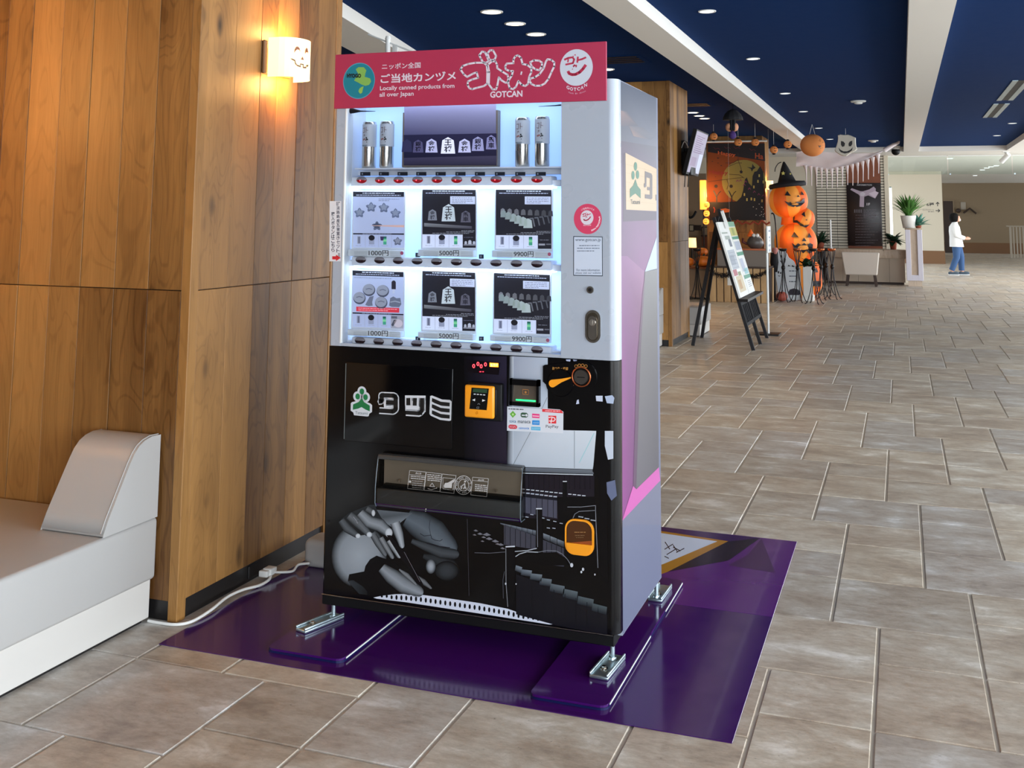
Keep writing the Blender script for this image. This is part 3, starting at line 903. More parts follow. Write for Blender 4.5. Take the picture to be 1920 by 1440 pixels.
def button_mesh(w, h, d, lit):
    n, rings = 20, 4
    b = MB()
    vs = []; fs = []; ms = []
    for i in range(rings + 1):
        t = math.pi / 2 * i / rings
        for k in range(n):
            p = 2 * math.pi * k / n
            vs.append((w * math.cos(t) * math.cos(p), -d * math.sin(t), h * math.cos(t) * math.sin(p)))
    for i in range(rings):
        for k in range(n):
            zc = math.sin(2 * math.pi * (k + 0.5) / n)
            m_ = 1 if zc > 0.05 else 0
            fs.append((i * n + k, i * n + (k + 1) % n, (i + 1) * n + (k + 1) % n, (i + 1) * n + k)); ms.append(m_)
    b.v = [Vector(v) for v in vs]; b.c = [(1, 1, 1, 1)] * len(vs); b.f = [list(f) for f in fs]; b.mi = ms; b.sm = [True] * len(fs)
    return b.mesh('button', ['button_red' if lit else 'button_dark', 'button_grey'], Vector((0, 0, 0)))


bm_lit, bm_off = button_mesh(0.0215, 0.0125, 0.007, True), button_mesh(0.0215, 0.0125, 0.007, False)
shelf_z = []
for ri, (vm, va, vb, lit) in enumerate(ROWS):
    zc = at(842, (va + vb) / 2, 1, YB).z
    shelf_z.append(zc)
    x0, x1 = at(646, vm, 1, YB).x, at(1049, vm, 1, YB).x
    sh = MB().bbox(x0 + 0.028, x1 - 0.030, YB, 0.10, zc - 0.022, zc + 0.0115, 0.005, 0, 2)
    sh.bbox(x0, x1, YB + 0.016, 0.149, zc - 0.024, zc - 0.002, 0.002, 0, 1, None, False)
    sh = sh.build('button_shelf', 'shelf_white', VM)
    for i, u in enumerate(BTN_U):
        x = at(u - ri * 1.5 * (9 - i) / 9, va + (vb - va) * i / 9, 1, YB).x
        o = bpy.data.objects.new('button', bm_lit if lit else bm_off); COL.objects.link(o); o.parent = sh
        o.location = Vector((x, YB - 0.0005, zc)) - basez(VM)
        if lit:
            MB().ball((x - 0.002, YB - 0.0075, zc - 0.002), 0.0022, 8).build('button_light', 'red_led', sh)
    # fluorescent strip below the shelf
    if ri < 2:
        MB().bbox(x0 + 0.03, x1 - 0.03, 0.036, 0.10, zc - 0.030, zc - 0.0245, 0.002, 0, 1).build('led_strip', 'led_strip', sh)
    # dark name plates above the top-row buttons, small markers at the others
    spots = [(u - 2.5, vm - 14.5, u + 16.5, vm - 7.5) for u in BTN_U] if lit else [(779, vm - 16, 788, vm - 8), (898, vm - (13 if ri == 1 else 16), 907, vm - (5 if ri == 1 else 8))]
    for (ua, v_a, ub, v_b) in spots:
        pl = Art(1, YB + 0.004, -1, 0.0006)
        pl.rect(ua, v_a, ub, v_b, (28, 34, 46), 1)
        pl.rect(ua + 2.5, v_a + 2, ua + 5, v_b - 2, (150, 160, 170), 2)
        pl.build('name_plate', 'print', sh)
MB().bbox(xl + 0.02, xr - 0.02, 0.02, 0.045, zhead - 0.010, zhead - 0.002, 0.002, 0, 1).build('led_strip', 'led_strip', VM)
zsh = at(842, 314, 1, 0.04).z
MB().bbox(xl + 0.03, xr - 0.005, 0.02, 0.149, zsh - 0.006, zsh, 0.002, 0, 1, None, False).build('can_shelf', 'shelf_white', VM)
MB().box(xl + 0.004, xr - 0.004, 0.1, 0.149, shelf_z[0] + 0.02, zsh - 0.006).build('shelf_riser', 'shelf_white', VM)

# ---- monitor in the top shelf
YM = 0.055
scx0, scx1, scz0, scz1 = at(754, 260, 1, YM).x, at(933, 260, 1, YM).x, at(842, 313, 1, YM).z, 1.815
mon = MB().bbox(scx0, scx1, YM, YM + 0.03, scz0, scz1, 0.002, 0, 1, None, False).build('monitor', mat('monitor_bezel', (120, 108, 96), 0.4), VM)
a = Art(1, YM, -1, 0.0004)
q = lambda u0, v0, u1, v1: [(u0, v0), (u1, v0), (u1, v1), (u0, v1)]
a.poly([(758, 196), (930, 190), (930, 250), (758, 253)], [(122, 122, 152), (134, 132, 160), (84, 84, 112), (66, 66, 96)], 1)
a.poly([(757, 253), (931, 250), (931, 310), (757, 310)], [(34, 34, 58), (40, 38, 62), (30, 28, 44), (22, 22, 40)], 1)
a.poly([(757, 296), (931, 292), (931, 309), (757, 309)], [(52, 50, 72), (60, 56, 76), (44, 42, 58), (38, 36, 54)], 2)


def koma(a, u, v, w, h, col, l, txt=None, tc=(24, 22, 34)):
    """shogi piece silhouette: bottom centre u,v"""
    a.poly([(u - w / 2, v), (u - w * 0.40, v - h * 0.80), (u, v - h), (u + w * 0.40, v - h * 0.80), (u + w / 2, v)], col, l)
    if txt: a.text(txt[0], u - w * 0.26, v - h * 0.86, u + w * 0.26, v - h * 0.50, tc, l + 1, 0.02); a.text(txt[1], u - w * 0.28, v - h * 0.47, u + w * 0.28, v - h * 0.08, tc, l + 1, 0.02)


for u, v, w, h, c, tx in ((763, 285, 20, 24, (44, 44, 72), None), (784, 286, 20, 24, (74, 72, 104), '銀将'), (809, 286, 23, 26, (168, 168, 200), '金将'), (840, 288, 27, 31, (214, 214, 232), '王将'),
                          (871, 286, 24, 26, (176, 176, 206), '金将'), (896, 283, 23, 27, (140, 140, 176), '銀将'), (921, 280, 20, 27, (120, 118, 156), '飛車')):
    koma(a, u, v, w, h, c, 3, tx)
a.build('screen_picture', 'screen_print', mon)

# ---- product cards
YC = 0.050


def card(u0, v0, u1, v1, uL, vL, price, kind):
    """u0..u1, v0..v1 at the left edge; holder with price strip below"""
    x0, x1 = at(u0, (v0 + v1) / 2, 1, YC).x, at(u1, (v0 + v1) / 2, 1, YC).x
    z1 = at((u0 + u1) / 2, v0, 1, YC).z; z0 = at((u0 + u1) / 2, v1, 1, YC).z
    zp = at((u0 + u1) / 2, v1 + 15.5, 1, YC - 0.026).z
    c = MB().bbox(x0, x1, YC, YC + 0.008, zp, z1, 0.001, 0, 1, None, False).build('product_card', 'shelf_white', VM)
    MB().bbox(x0, x1, YC - 0.026, YC, zp, z0 - 0.004, 0.003, 0, 2).build('price_strip', mat('price_strip_grey', (236, 240, 240), 0.4), c)
    a = Art(1, YC, -1, 0.0003)
    um, W_ = (u0 + u1) / 2, (u1 - u0)
    sk = ((v0 + v1) / 2 - 375) * 1.8e-4          # photo slope of horizontals here
    H_ = v1 - v0

    def X(f): return u0 + W_ * f

    def V(f, fx=0.0): return v0 + H_ * f + W_ * (fx - 0.5) * sk

    def R(f0, g0, f1, g1, col, l): a.poly([(X(f0), V(g0, f0)), (X(f1), V(g0, f1)), (X(f1), V(g1, f1)), (X(f0), V(g1, f0))], col, l)

    def G(f0, g, f1, col, l, w=1.1):
        f = f0
        while f < f1 - 0.01:
            e = min(f1, f + random.uniform(0.02, 0.06)); R(f, g - w / H_ / 2, e, g + w / H_ / 2, col, l); f = e + random.uniform(0.006, 0.014)
    pale, ink = (168, 178, 206), (24, 24, 36)
    dark = kind in ('shogi', 'row')
    R(0.02, 0.015, 0.98, 0.985, (26, 24, 32) if dark else pale, 1)
    if not dark: R(0.02, 0.015, 0.98, 0.10, ink, 2)
    G(0.2, 0.04, 0.8, (190, 196, 214), 3, 1.5); G(0.08, 0.074, 0.92, (170, 176, 196), 3, 1.4)
    if dark:
        R(0.52, 0.125, 0.97, 0.255, (192, 198, 218), 2)
        for g in (0.15, 0.178, 0.205, 0.232): G(0.55, g, 0.93 if g < .22 else .8, (90, 92, 116), 3, 0.9)
        for g, f0 in ((0.70, 0.72), (0.722, 0.45), (0.745, 0.2)): G(f0, g, 0.96 - (0.1 if g > .73 else 0), (150, 152, 160), 3, 0.9)
        R(0.02, 0.765, 0.745, 0.985, (206, 212, 230), 2)
    else:
        R(0.02, 0.735, 0.98, 0.758, ink, 2); G(0.2, 0.746, 0.75, (150, 156, 176), 3, 0.8)
    # bottom strip: can, coin, bottle
    cx = (0.13, 0.37, 0.62)
    R(cx[0] - 0.03, 0.79, cx[0] + 0.03, 0.92, (140, 144, 160), 3); R(cx[0] - 0.012, 0.80, cx[0] + 0.018, 0.91, (96, 100, 120), 4)
    a.disc(X(cx[1]), V(0.815, cx[1]), W_ * 0.058, (20, 18, 26), 4, 18, 0.8); R(cx[1] - 0.05, 0.845, cx[1] + 0.05, 0.93, (140, 146, 168), 3)
    R(cx[2] - 0.03, 0.79, cx[2] + 0.03, 0.93, (62, 150, 120), 3); R(cx[2] - 0.03, 0.79, cx[2] + 0.03, 0.82, (26, 90, 76), 4); R(cx[2] - 0.03, 0.84, cx[2] + 0.03, 0.88, (120, 200, 140), 4)
    for f in (0.25, 0.5, 0.745): R(f - 0.003, 0.775, f + 0.003, 0.98, (150, 156, 178), 3)
    for f in cx: G(f - 0.06, 0.95, f + 0.06, (140, 144, 160), 3, 0.7)

    def star(fx, fy, r, c1, c2):
        pts = []
        for k in range(20):
            t = 2 * math.pi * k / 20 + math.pi / 2
            rr = r * (0.80 + 0.2 * math.cos(5 * (t - math.pi / 2)))
            pts.append((X(fx) + rr * math.cos(t), V(fy, fx) - rr * math.sin(t) * 0.95))
        a.poly(pts, c1, 3)
        a.poly([(X(fx) + (p - X(fx)) * 0.66, V(fy, fx) - 1 + (q_ - V(fy, fx)) * 0.66) for p, q_ in pts], c2, 4)

    if kind == 'plates':
        for fx, fy in ((0.14, 0.385), (0.36, 0.285), (0.60, 0.295), (0.82, 0.39)): star(fx, fy, W_ * 0.105, (92, 102, 128), (126, 136, 156))
        star(0.47, 0.61, W_ * 0.10, (92, 100, 124), (64, 72, 92))
        a.poly([(X(0.35), V(0.60, .35)), (X(0.98), V(0.59, .98)), (X(0.98), V(0.63, .98)), (X(0.35), V(0.605, .35))], (204, 164, 150), 5)
        star(0.86, 0.875, W_ * 0.09, (92, 98, 118), (130, 136, 152))
        a.poly([(X(.53), V(.79, .53)), (X(.60), V(.79, .60)), (X(.59), V(.86, .6)), (X(.54), V(.86, .54))], (56, 44, 84), 5)
        for g in (0.14, 0.168): G(0.5, g, 0.9 if g < .15 else .7, (100, 108, 134), 3, 1.0)
    elif kind == 'stones':
        for fx, fy in ((0.33, 0.33), (0.59, 0.34), (0.15, 0.475), (0.56, 0.54)):
            a.disc(X(fx), V(fy, fx) + 1.5, W_ * 0.118, (70, 76, 92), 3, 22, 0.86); a.disc(X(fx) - 0.6, V(fy, fx), W_ * 0.108, (140, 146, 160), 4, 22, 0.80)
            a.line([(X(fx - .06), V(fy, fx)), (X(fx), V(fy - .015, fx)), (X(fx + .06), V(fy + .004, fx))], 1.6, (96, 102, 118), 5)
        a.poly([(X(.26), V(.60, .26)), (X(.34), V(.46, .34)), (X(.42), V(.44, .42)), (X(.39), V(.55, .39)), (X(.40), V(.61, .4)), (X(.32), V(.62, .32))], (104, 110, 128), 3)
        a.poly([(X(.71), V(.60, .71)), (X(.73), V(.47, .73)), (X(.79), V(.44, .79)), (X(.85), V(.47, .85)), (X(.92), V(.46, .92)), (X(.94), V(.57, .94)), (X(.90), V(.62, .9)), (X(.76), V(.62, .76))], (100, 106, 122), 3)
        a.line([(X(.73), V(.54, .73)), (X(.82), V(.52, .82)), (X(.92), V(.54, .92))], 2, (150, 156, 168), 4)
        R(.755, 0.19, .835, 0.315, (40, 38, 48), 3); R(.775, 0.315, .815, 0.385, (180, 186, 204), 3); a.disc(X(.795), V(.205, .795), W_ * 0.04, (40, 38, 48), 4)
        R(0.09, 0.635, 0.90, 0.715, (208, 52, 66), 3); G(0.13, 0.66, 0.86, (240, 170, 180), 4, 1.2); G(0.13, 0.69, 0.7, (240, 170, 180), 4, 1.2)
        G(0.05, 0.135, 0.75, (110, 118, 140), 3, 1.0)
        R(.745, .765, .98, .985, (150, 150, 160), 3); a.disc(X(.88), V(.90, .88), W_ * .085, (190, 180, 186), 4, 16, .8); a.poly([(X(.75), V(.93, .75)), (X(.80), V(.84, .8)), (X(.86), V(.84, .86)), (X(.78), V(.96, .78))], (70, 72, 84), 4); R(.75, .78, .86, .82, (90, 92, 104), 4)
    elif kind == 'shogi':
        koma(a, X(.20), V(.53, .2), W_ * .165, H_ * .185, (120, 124, 132), 3, '金将'); koma(a, X(.49), V(.545, .49), W_ * .25, H_ * .29, (190, 200, 204), 3, '王将'); koma(a, X(.80), V(.56, .8), W_ * .185, H_ * .195, (92, 90, 102), 3, '飛車')
        a.poly([(X(.05), V(.575, 0.05)), (X(.91), V(.625, .91)), (X(.91), V(.67, .91)), (X(.05), V(.635, .05))], [(128, 130, 132), (84, 82, 92), (60, 58, 68), (96, 98, 100)], 3)
        for fx, s_ in ((.80, .04), (.875, .055), (.95, .04)): koma(a, X(fx), V(.925, fx), W_ * s_ * 1.2, H_ * s_ * 1.3, (176, 178, 188), 3)
        R(.765, .93, .975, .945, (150, 150, 160), 3); G(.77, .81, .95, (100, 100, 116), 3, .9)
    else:
        for k in range(8): koma(a, X(.14 + .118 * k), V(.42 + .004 * k, .14 + .118 * k), W_ * .085, H_ * .10, (max(60, 120 - 9 * k),) * 2 + (max(66, 124 - 9 * k),), 3)
        for k in range(6): koma(a, X(.15 + .085 * k), V(.47 + .035 * k, .15 + .085 * k), W_ * (.10 + .012 * k), H_ * (.12 + .008 * k), (128 + 8 * k, 140 + 8 * k, 138 + 8 * k), 4)
        for k in range(4): a.line([(X(.60 + .085 * k), V(.49 - .012 * k, .6)), (X(.66 + .085 * k), V(.485 - .012 * k, .66)), (X(.69 + .085 * k), V(.62 - .018 * k, .69))], 2.4, (104 - 8 * k, 106 - 8 * k, 112 - 8 * k), 4)
        G(.78, .84, .95, (130, 130, 140), 3, .9); R(.76, .90, .87, .93, (150, 150, 158), 3); R(.89, .90, .97, .92, (100, 100, 108), 3)
    a.build('card_print', 'lit_print', c)
    b = Art(1, YC - 0.0262, -1, 0.0003)
    vt = v1 + 5
    b.text(price, um - 18.5, vt - 1.8, um + 18.5, vt + 8.6, (22, 24, 28), 1, 0.008, sk)
    for k in range(5):
        b.rect(u0 + 4, vt + 1 + k * 2.4, um - 21, vt + 1.5 + k * 2.4, (150, 158, 162), 1, sk); b.rect(um + 22, vt + 1 + k * 2.4, u1 - 8, vt + 1.5 + k * 2.4, (150, 158, 162), 1, sk)
    if kind in ('row', 'plates'): b.disc(u1 - 6, vt + 3 + (u1 - 6 - u0) * sk, 3.2, (196, 96, 120), 2, 16)
    b.build('price_print', 'print', c)


card(660, 358, 759.5, 466, 0, 0, '1000円', 'plates')
card(790, 354, 894, 466, 0, 0, '5000円', 'shogi')
card(927.5, 354, 1036, 468, 0, 0, '9900円', 'row')
card(659, 507, 758.5, 616, 0, 0, '1000円', 'stones')
card(790, 508, 893, 621, 0, 0, '5000円', 'shogi')
card(924, 512, 1033, 626.5, 0, 0, '9900円', 'row')

# ---- red header sign
YS = -0.012
s0, s1 = at(626, 205, 1, YS), at(1137, 187, 1, YS)
zt = (at(628, 103, 1, YS).z + at(1137, 77, 1, YS).z) / 2
zb = (s0.z + s1.z) / 2
sign = MB().bbox(s0.x, s1.x, YS, YS + 0.009, zb, zt, 0.001, 0, 1, None, False).build('header_sign', mat('sign_red', (172, 48, 80), 0.4), VM)
for x in (s0.x + 0.12, s1.x - 0.12): MB().box(x - 0.02, x + 0.02, YS + 0.009, 0.03, zb + 0.02, zt - 0.06).build('sign_bracket', 'zinc', sign)
a = Art(1, YS, -1, 0.0003)
WHT = (216, 208, 220)
a.disc(673, 151.5, 30, (74, 150, 176), 1, 40, 1.02); a.disc(673, 151.5, 28.6, (10, 124, 142), 2, 40, 1.02)
a.poly([(667, 130), (672, 126), (682, 126), (687, 132), (685, 138), (684, 144), (694, 147), (696, 153), (692, 159), (685, 161), (679, 159), (672, 155), (664, 151), (668, 144), (672, 139)], (126, 176, 84), 3)
a.poly([(674, 166), (678, 163), (682, 162), (680, 169), (679, 174), (675, 176), (672, 171)], (140, 184, 80), 3)
a.text('HYOGO', 650.5, 138, 677, 146, (6, 8, 10), 4, 0.06)
a.text('ニッポン全国', 716, 119.5, 788.5, 130.5, WHT, 1, 0.012, -0.045)
a.text('ご当地カンヅメ', 713.5, 139.0, 855, 156.5, WHT, 1, 0.024, -0.042)
a.text('Locally canned products from', 712.5, 161.5, 852, 172.0, WHT, 1, 0.014, -0.036)
a.text('all over Japan', 711.5, 173.5, 775.5, 184.0, WHT, 1, 0.014, -0.036)
K = lambda x, y: (840 + x * 0.15625, 70 + y * 0.15625)
RED = (172, 48, 80)
# outlined brush lettering
GO = [(150, 385), (175, 345), (240, 320), (330, 305), (430, 305), (465, 335), (472, 420), (470, 555), (430, 585), (350, 605), (290, 622), (255, 610), (235, 570), (240, 530), (290, 505), (362, 485), (345, 420), (300, 435), (230, 475), (190, 445)]
DK1 = [(375, 215), (410, 170), (445, 180), (470, 235), (488, 285), (455, 305), (420, 300), (395, 255)]
DK2 = [(475, 190), (505, 155), (540, 155), (578, 225), (560, 265), (525, 275), (495, 265)]
TO = [(478, 330), (530, 285), (570, 290), (590, 330), (590, 370), (650, 410), (715, 450), (725, 490), (715, 540), (690, 545), (640, 515), (610, 480), (590, 590), (575, 625), (535, 625), (490, 565), (495, 420)]
KA = [(685, 350), (705, 315), (785, 310), (785, 265), (810, 225), (840, 215), (875, 245), (895, 320), (950, 330), (1000, 370), (1000, 420), (975, 470), (960, 560), (925, 585), (885, 570), (845, 525), (815, 595), (780, 622), (740, 610), (725, 560), (725, 520), (765, 460), (780, 405), (740, 405), (695, 385)]
NN1 = [(985, 300), (1030, 275), (1095, 280), (1130, 305), (1125, 350), (1095, 395), (1050, 385), (1005, 350)]
NN2 = [(990, 495), (1040, 480), (1100, 440), (1150, 370), (1175, 290), (1195, 262), (1240, 270), (1275, 300), (1275, 350), (1240, 420), (1205, 500), (1160, 555), (1110, 580), (1050, 582), (1000, 560), (978, 520)]
for sh in (GO, TO, KA, NN2, DK1, DK2, NN1):
    a.line([K(*p) for p in sh], 3.6, WHT, 2, True)
    a.poly([K(*p) for p in sh], RED, 1)
a.line([K(885, 410), K(875, 450)], 2.8, WHT, 3)
a.text('GOTCAN', 919, 171.5, 979.5, 183.5, WHT, 1, 0.03, -0.035)


def smile_logo(a, u, v, r, l, bg, fg):
    a.disc(u, v, r, bg, l, 40, 1.08)
    k = r / 31.0

    def S(x, y): return (u + (x - 1540) * 0.15625 * k, v + (y - 362) * 0.15625 * k)
    for pts, w in (([(1395, 270), (1440, 250), (1490, 240)], 3.6), ([(1490, 235), (1515, 265), (1500, 310), (1410, 328)], 3.4), ([(1445, 262), (1438, 300)], 2.6), ([(1500, 222), (1506, 236)], 1.8), ([(1524, 205), (1528, 218)], 2.4),
                   ([(1560, 232), (1552, 305)], 3.4), ([(1558, 275), (1610, 262), (1658, 240)], 3.4), ([(1500, 345), (1545, 335)], 2.4), ([(1520, 325), (1505, 358)], 2.2), ([(1545, 335), (1535, 360)], 2.2), ([(1492, 380), (1498, 384)], 2.4),
                   ([(1440, 405), (1455, 435), (1490, 448), (1530, 446), (1580, 420), (1620, 380), (1655, 330)], 5.4)):
        a.line([S(*p) for p in pts], w * k, fg, l + 1)


smile_logo(a, 1080.5, 126.5, 31, 2, (198, 204, 216), (184, 44, 76))
for i, ch in enumerate('GOTCAN'):
    t_ = (i - 2.5) / 2.5
    uu, vv = 1081.5 + t_ * 16.5, 170.5 - 5.5 * t_ * t_ - t_ * 1.4
    a.text(ch, uu - 2.8, vv - 6.4, uu + 2.8, vv, WHT, 2, 0.03, -0.30 * t_)
for i, ch in enumerate('Made in Japan'):
    t_ = (i - 6) / 6
    uu, vv = 1082 + t_ * 15, 176.5 - 3.0 * t_ * t_ - t_
    if ch != ' ': a.text(ch, uu - 1.1, vv - (2.9 if ch in 'MdiJ' else 2.1), uu + 1.1, vv, (206, 150, 172), 2, 0.0, -0.2 * t_)
a.build('sign_print', 'print', sign)

# ---- white banner clip strip hung on the left stile
st = Art(1, -0.001, -1, 0.0003)
st.poly([(618, 377), (640, 377), (639, 490), (617.5, 490)], (222, 222, 226), 1)
for i, ch in enumerate('『淡路島産瓦箸置きセット』'): st.text(ch, 630.8, 378.5 + i * 8.0, 637.2, 385.4 + i * 8.0, (40, 44, 70), 2, 0.012)
for i, ch in enumerate('購入ボタンはこちら'): st.text(ch, 621.0, 397.5 + i * 8.4, 627.6, 405.0 + i * 8.4, (30, 34, 60), 2, 0.016)
st.poly([(623, 480.5), (630, 480.5), (630, 477.5), (639, 483.5), (630, 489.5), (630, 486.5), (623, 486.5)], (206, 40, 50), 3)
st.build('purchase_note', 'print', up)

# ---- right white panel: round sticker, notice, lock, handle
a = Art(1, 0.0, -1, 0.0003)
a.disc(1102, 410.5, 26.3, (206, 60, 96), 1, 40, 1.04)
smile_logo(a, 1100.5, 408, 12.2, 2, (214, 208, 216), (196, 50, 84))
a.text('GOTCAN', 1093.5, 420.6, 1108, 423.6, (236, 200, 212), 2, 0.02)
s_ = 'ご当地カンヅメ'
for i, ch in enumerate(s_):
    t_ = math.radians(122 - i * 64 / 6); a.text(ch, 1102 + 20.0 * math.cos(t_) - 1.8, 410.5 - 20.4 * math.sin(t_) - 1.8, 1102 + 20.0 * math.cos(t_) + 1.8, 410.5 - 20.4 * math.sin(t_) + 1.8, (240, 214, 222), 2, 0.01)
s_ = 'www.gotcan.jp'
for i, ch in enumerate(s_):
    t_ = math.radians(-70 + i * 78 / 12); h = 2.2 if ch != '.' else 0.5
    a.text(ch, 1102 + 22.3 * math.cos(t_) - 1.3, 410.5 - 23 * math.sin(t_) - h / 2 - 0.6, 1102 + 22.3 * math.cos(t_) + 1.3, 410.5 - 23 * math.sin(t_) + h / 2 + 0.6, (246, 226, 232), 2, 0.02)
a.poly([(1075, 442.8), (1129.8, 443.6), (1130.2, 518), (1075, 516.8)], (40, 50, 64), 1)
a.poly([(1076.3, 444.2), (1128.6, 445.0), (1129.0, 516.5), (1076.3, 515.4)], (196, 206, 222), 2)
a.text('www.gotcan.jp', 1078.5, 446.6, 1126.5, 454.0, (92, 100, 116), 3, 0.004)
for v in (460.5, 465.5, 470.5): a.greek(1082 if v > 461 else 1086, v, 1124 if v < 470 else 1114, (110, 120, 140), 3, 1.6)
a.text('For more information', 1081, 504.0, 1124.5, 508.6, (80, 92, 112), 3, 0.004)
a.text('please visit our website', 1079, 509.8, 1126.5, 514.4, (80, 92, 112), 3, 0.004)
a.build('stickers', 'print', up)
c = at(1107, 543.5, 1, 0)
MB().cyl((c.x, 0.0, c.z), (c.x, -0.006, c.z), 0.0125, 0.0115, 24).build('lock', 'steel', up)
MB().cyl((c.x, -0.006, c.z), (c.x, -0.0075, c.z), 0.0065, 0.006, 20).box(c.x - 0.004, c.x + 0.004, -0.0082, -0.0074, c.z - 0.0008, c.z + 0.0008).build('keyhole', 'dark_metal', up)
c = at(1112, 612, 1, 0)


def pill(cx, cz, w, h, n=10):
    r = w / 2
    return [(cx + r * math.cos(math.pi * k / n), cz + h / 2 - r + r * math.sin(math.pi * k / n)) for k in range(n + 1)] + [(cx + r * math.cos(math.pi + math.pi * k / n), cz - h / 2 + r + r * math.sin(math.pi + math.pi * k / n)) for k in range(n + 1)]


hd = MB().prism(pill(c.x, c.z, 0.052, 0.107), 1, -0.004, 0.0).build('door_handle', 'steel', up)
MB().prism(pill(c.x, c.z - 0.001, 0.040, 0.093), 1, -0.0045, -0.004).build('handle_recess', mat('dark_steel', (96, 88, 76), 0.3, 0.9), hd)
MB().prism(pill(c.x, c.z - 0.004, 0.030, 0.078), 1, -0.009, -0.0045).build('handle_grip', 'steel', hd)
MB().cyl((c.x, -0.0085, c.z + 0.014), (c.x, -0.013, c.z + 0.014), 0.012, 0.0105, 24).box(c.x - 0.002, c.x + 0.002, -0.0134, -0.0128, c.z + 0.008, c.z + 0.020).build('handle_cylinder', 'bright_steel', hd)

# ---- printed picture and fittings of the lower door
a = Art(1, 0.0, -1, 0.0002)
# pale area with a soft left edge, thin lines and small pale squares
a.poly([(955, 668), (963, 668), (963, 876), (950, 876)], [(24, 22, 34), (190, 200, 212), (190, 200, 212), (24, 22, 34)], 1)
a.poly([(963, 668), (1027, 671), (1027, 806), (1118, 808), (1112, 880), (963, 875)], [(150, 158, 176), (176, 188, 204), (200, 208, 218), (206, 214, 222), (188, 198, 208), (176, 186, 198)], 1)
a.poly([(1134, 808), (1150, 808), (1150, 860), (1140, 862), (1134, 836)], (196, 206, 220), 1)
a.poly([(870, 668), (950, 668), (950, 876), (870, 860)], [(10, 10, 14), (40, 36, 54), (40, 34, 48), (10, 10, 14)], 1)
a.line([(962, 872), (1000, 800), (1026, 745)], 0.9, (120, 124, 128), 2)
a.line([(1077, 808), (1077, 878)], 1.4, (150, 158, 166), 2)
a.line([(1086, 868), (1114, 812)], 1.3, (150, 200, 206), 2)
a.poly([(1117, 742), (1130, 742), (1130, 753), (1118, 752)], (196, 204, 222), 1); a.poly([(1134, 743), (1148, 741), (1152, 746), (1150, 757), (1138, 756)], (176, 190, 214), 1)
a.poly([(1082, 750), (1085, 749), (1086, 757), (1080, 758)], (190, 198, 220), 1)
a.poly([(1061, 674), (1070, 674), (1069, 678), (1062, 677)], (176, 186, 214), 1); a.poly([(1074, 674), (1082, 675), (1080, 678), (1076, 678)], (150, 160, 190), 1)
a.poly([(963, 876), (1113, 881), (1113, 889), (975, 884)], [(104, 110, 120), (110, 116, 124), (90, 96, 104), (84, 90, 98)], 2)
a.line([(976, 887), (1112, 890.5)], 1.6, (196, 204, 212), 3)
G = lambda x, y: (860 + x * 0.2291, 870 + y * 0.2291)


def gp(pts, col, l): a.poly([G(*p) for p in pts], col, l)


def gl(pts, w, col, l): a.line([G(*p) for p in pts], w, col, l)


gp([(500, 85), (1110, 95), (1110, 470), (500, 440)], (30, 26, 34), 1)
for k in range(14): gl([(530 + k * 42, 90), (530 + k * 42, 205)], 0.7, (16, 14, 20), 2)
gp([(515, 268), (805, 300), (805, 445), (515, 395)], (74, 74, 88), 2)
for k in range(6): gl([(545 + k * 46, 272 + k * 5), (545 + k * 46, 400 + k * 8)], 0.9, (20, 18, 26), 3)
for k in range(14): gl([(516 + k * 38, 205 + k * 4.1), (544 + k * 38, 207 + k * 4.1)], 1.6, (206, 212, 222), 3)
for k in range(8): gl([(516 + k * 37, 234 + k * 4.6), (545 + k * 37, 236 + k * 4.6)], 2.2, (176, 182, 196), 3)
gp([(515, 246), (805, 276), (805, 300), (515, 268)], (26, 26, 34), 3)
gp([(805, 270), (1110, 268), (1110, 500), (815, 480)], (9, 9, 12), 3)
gp([(852, 145), (886, 145), (886, 290), (852, 290)], (12, 12, 15), 4); gl([(852, 143), (886, 143)], 1.6, (206, 210, 216), 5)
gl([(890, 352), (1000, 352), (1120, 340), (1120, 380), (1140, 850)], 1.1, (130, 134, 142), 5)
gl([(935, 445), (950, 410), (985, 388), (1115, 380)], 1.1, (120, 124, 132), 5)
for k in range(3): gl([(980 + k * 50, 430 + k * 14), (1020 + k * 50, 436 + k * 14)], 2.0, (150, 158, 168), 5)
# middle roof ridge and boards
gp([(370, 500), (632, 590), (632, 700), (370, 660)], (64, 64, 74), 3)
for k in range(7): gl([(380 + k * 42, 510 + k * 12), (380 + k * 42, 660 + k * 6)], 0.9, (18, 17, 24), 4)
gp([(690, 620), (862, 690), (862, 840), (690, 820)], (60, 60, 70), 3)
for k in range(5): gl([(720 + k * 40, 640 + k * 14), (720 + k * 40, 820)], 0.9, (18, 17, 24), 4)
for k in range(7):
    x0, y0 = 340 + k * 44, 482 + k * 9.5
    gp([(x0, y0), (x0 + 42, y0 + 9), (x0 + 42, y0 + 9 + 16 + 5 * k), (x0, y0 + 10 + 5 * k)], [(104, 112, 122), (120, 128, 138), (40, 42, 50), (34, 36, 44)], 5)
for k in range(3):
    x0, y0 = 692 + k * 58, 566 + k * 24
    gp([(x0, y0), (x0 + 54, y0 + 20), (x0 + 54, y0 + 72), (x0, y0 + 46)], [(128, 136, 146), (110, 118, 126), (34, 36, 44), (36, 38, 46)], 5)
for x, y in ((600, 412), (690, 440), (735, 456), (788, 468), (840, 484), (560, 432), (780, 524), (735, 522)): gl([(x - 14, y), (x + 12, y + 4)], 1.5, (170, 176, 188), 5)
gp([(632, 372), (682, 372), (688, 700), (632, 690)], (10, 10, 13), 6); gl([(634, 366), (682, 366)], 2.2, (206, 210, 216), 7); gl([(642, 376), (646, 680)], 1.0, (120, 124, 134), 7)
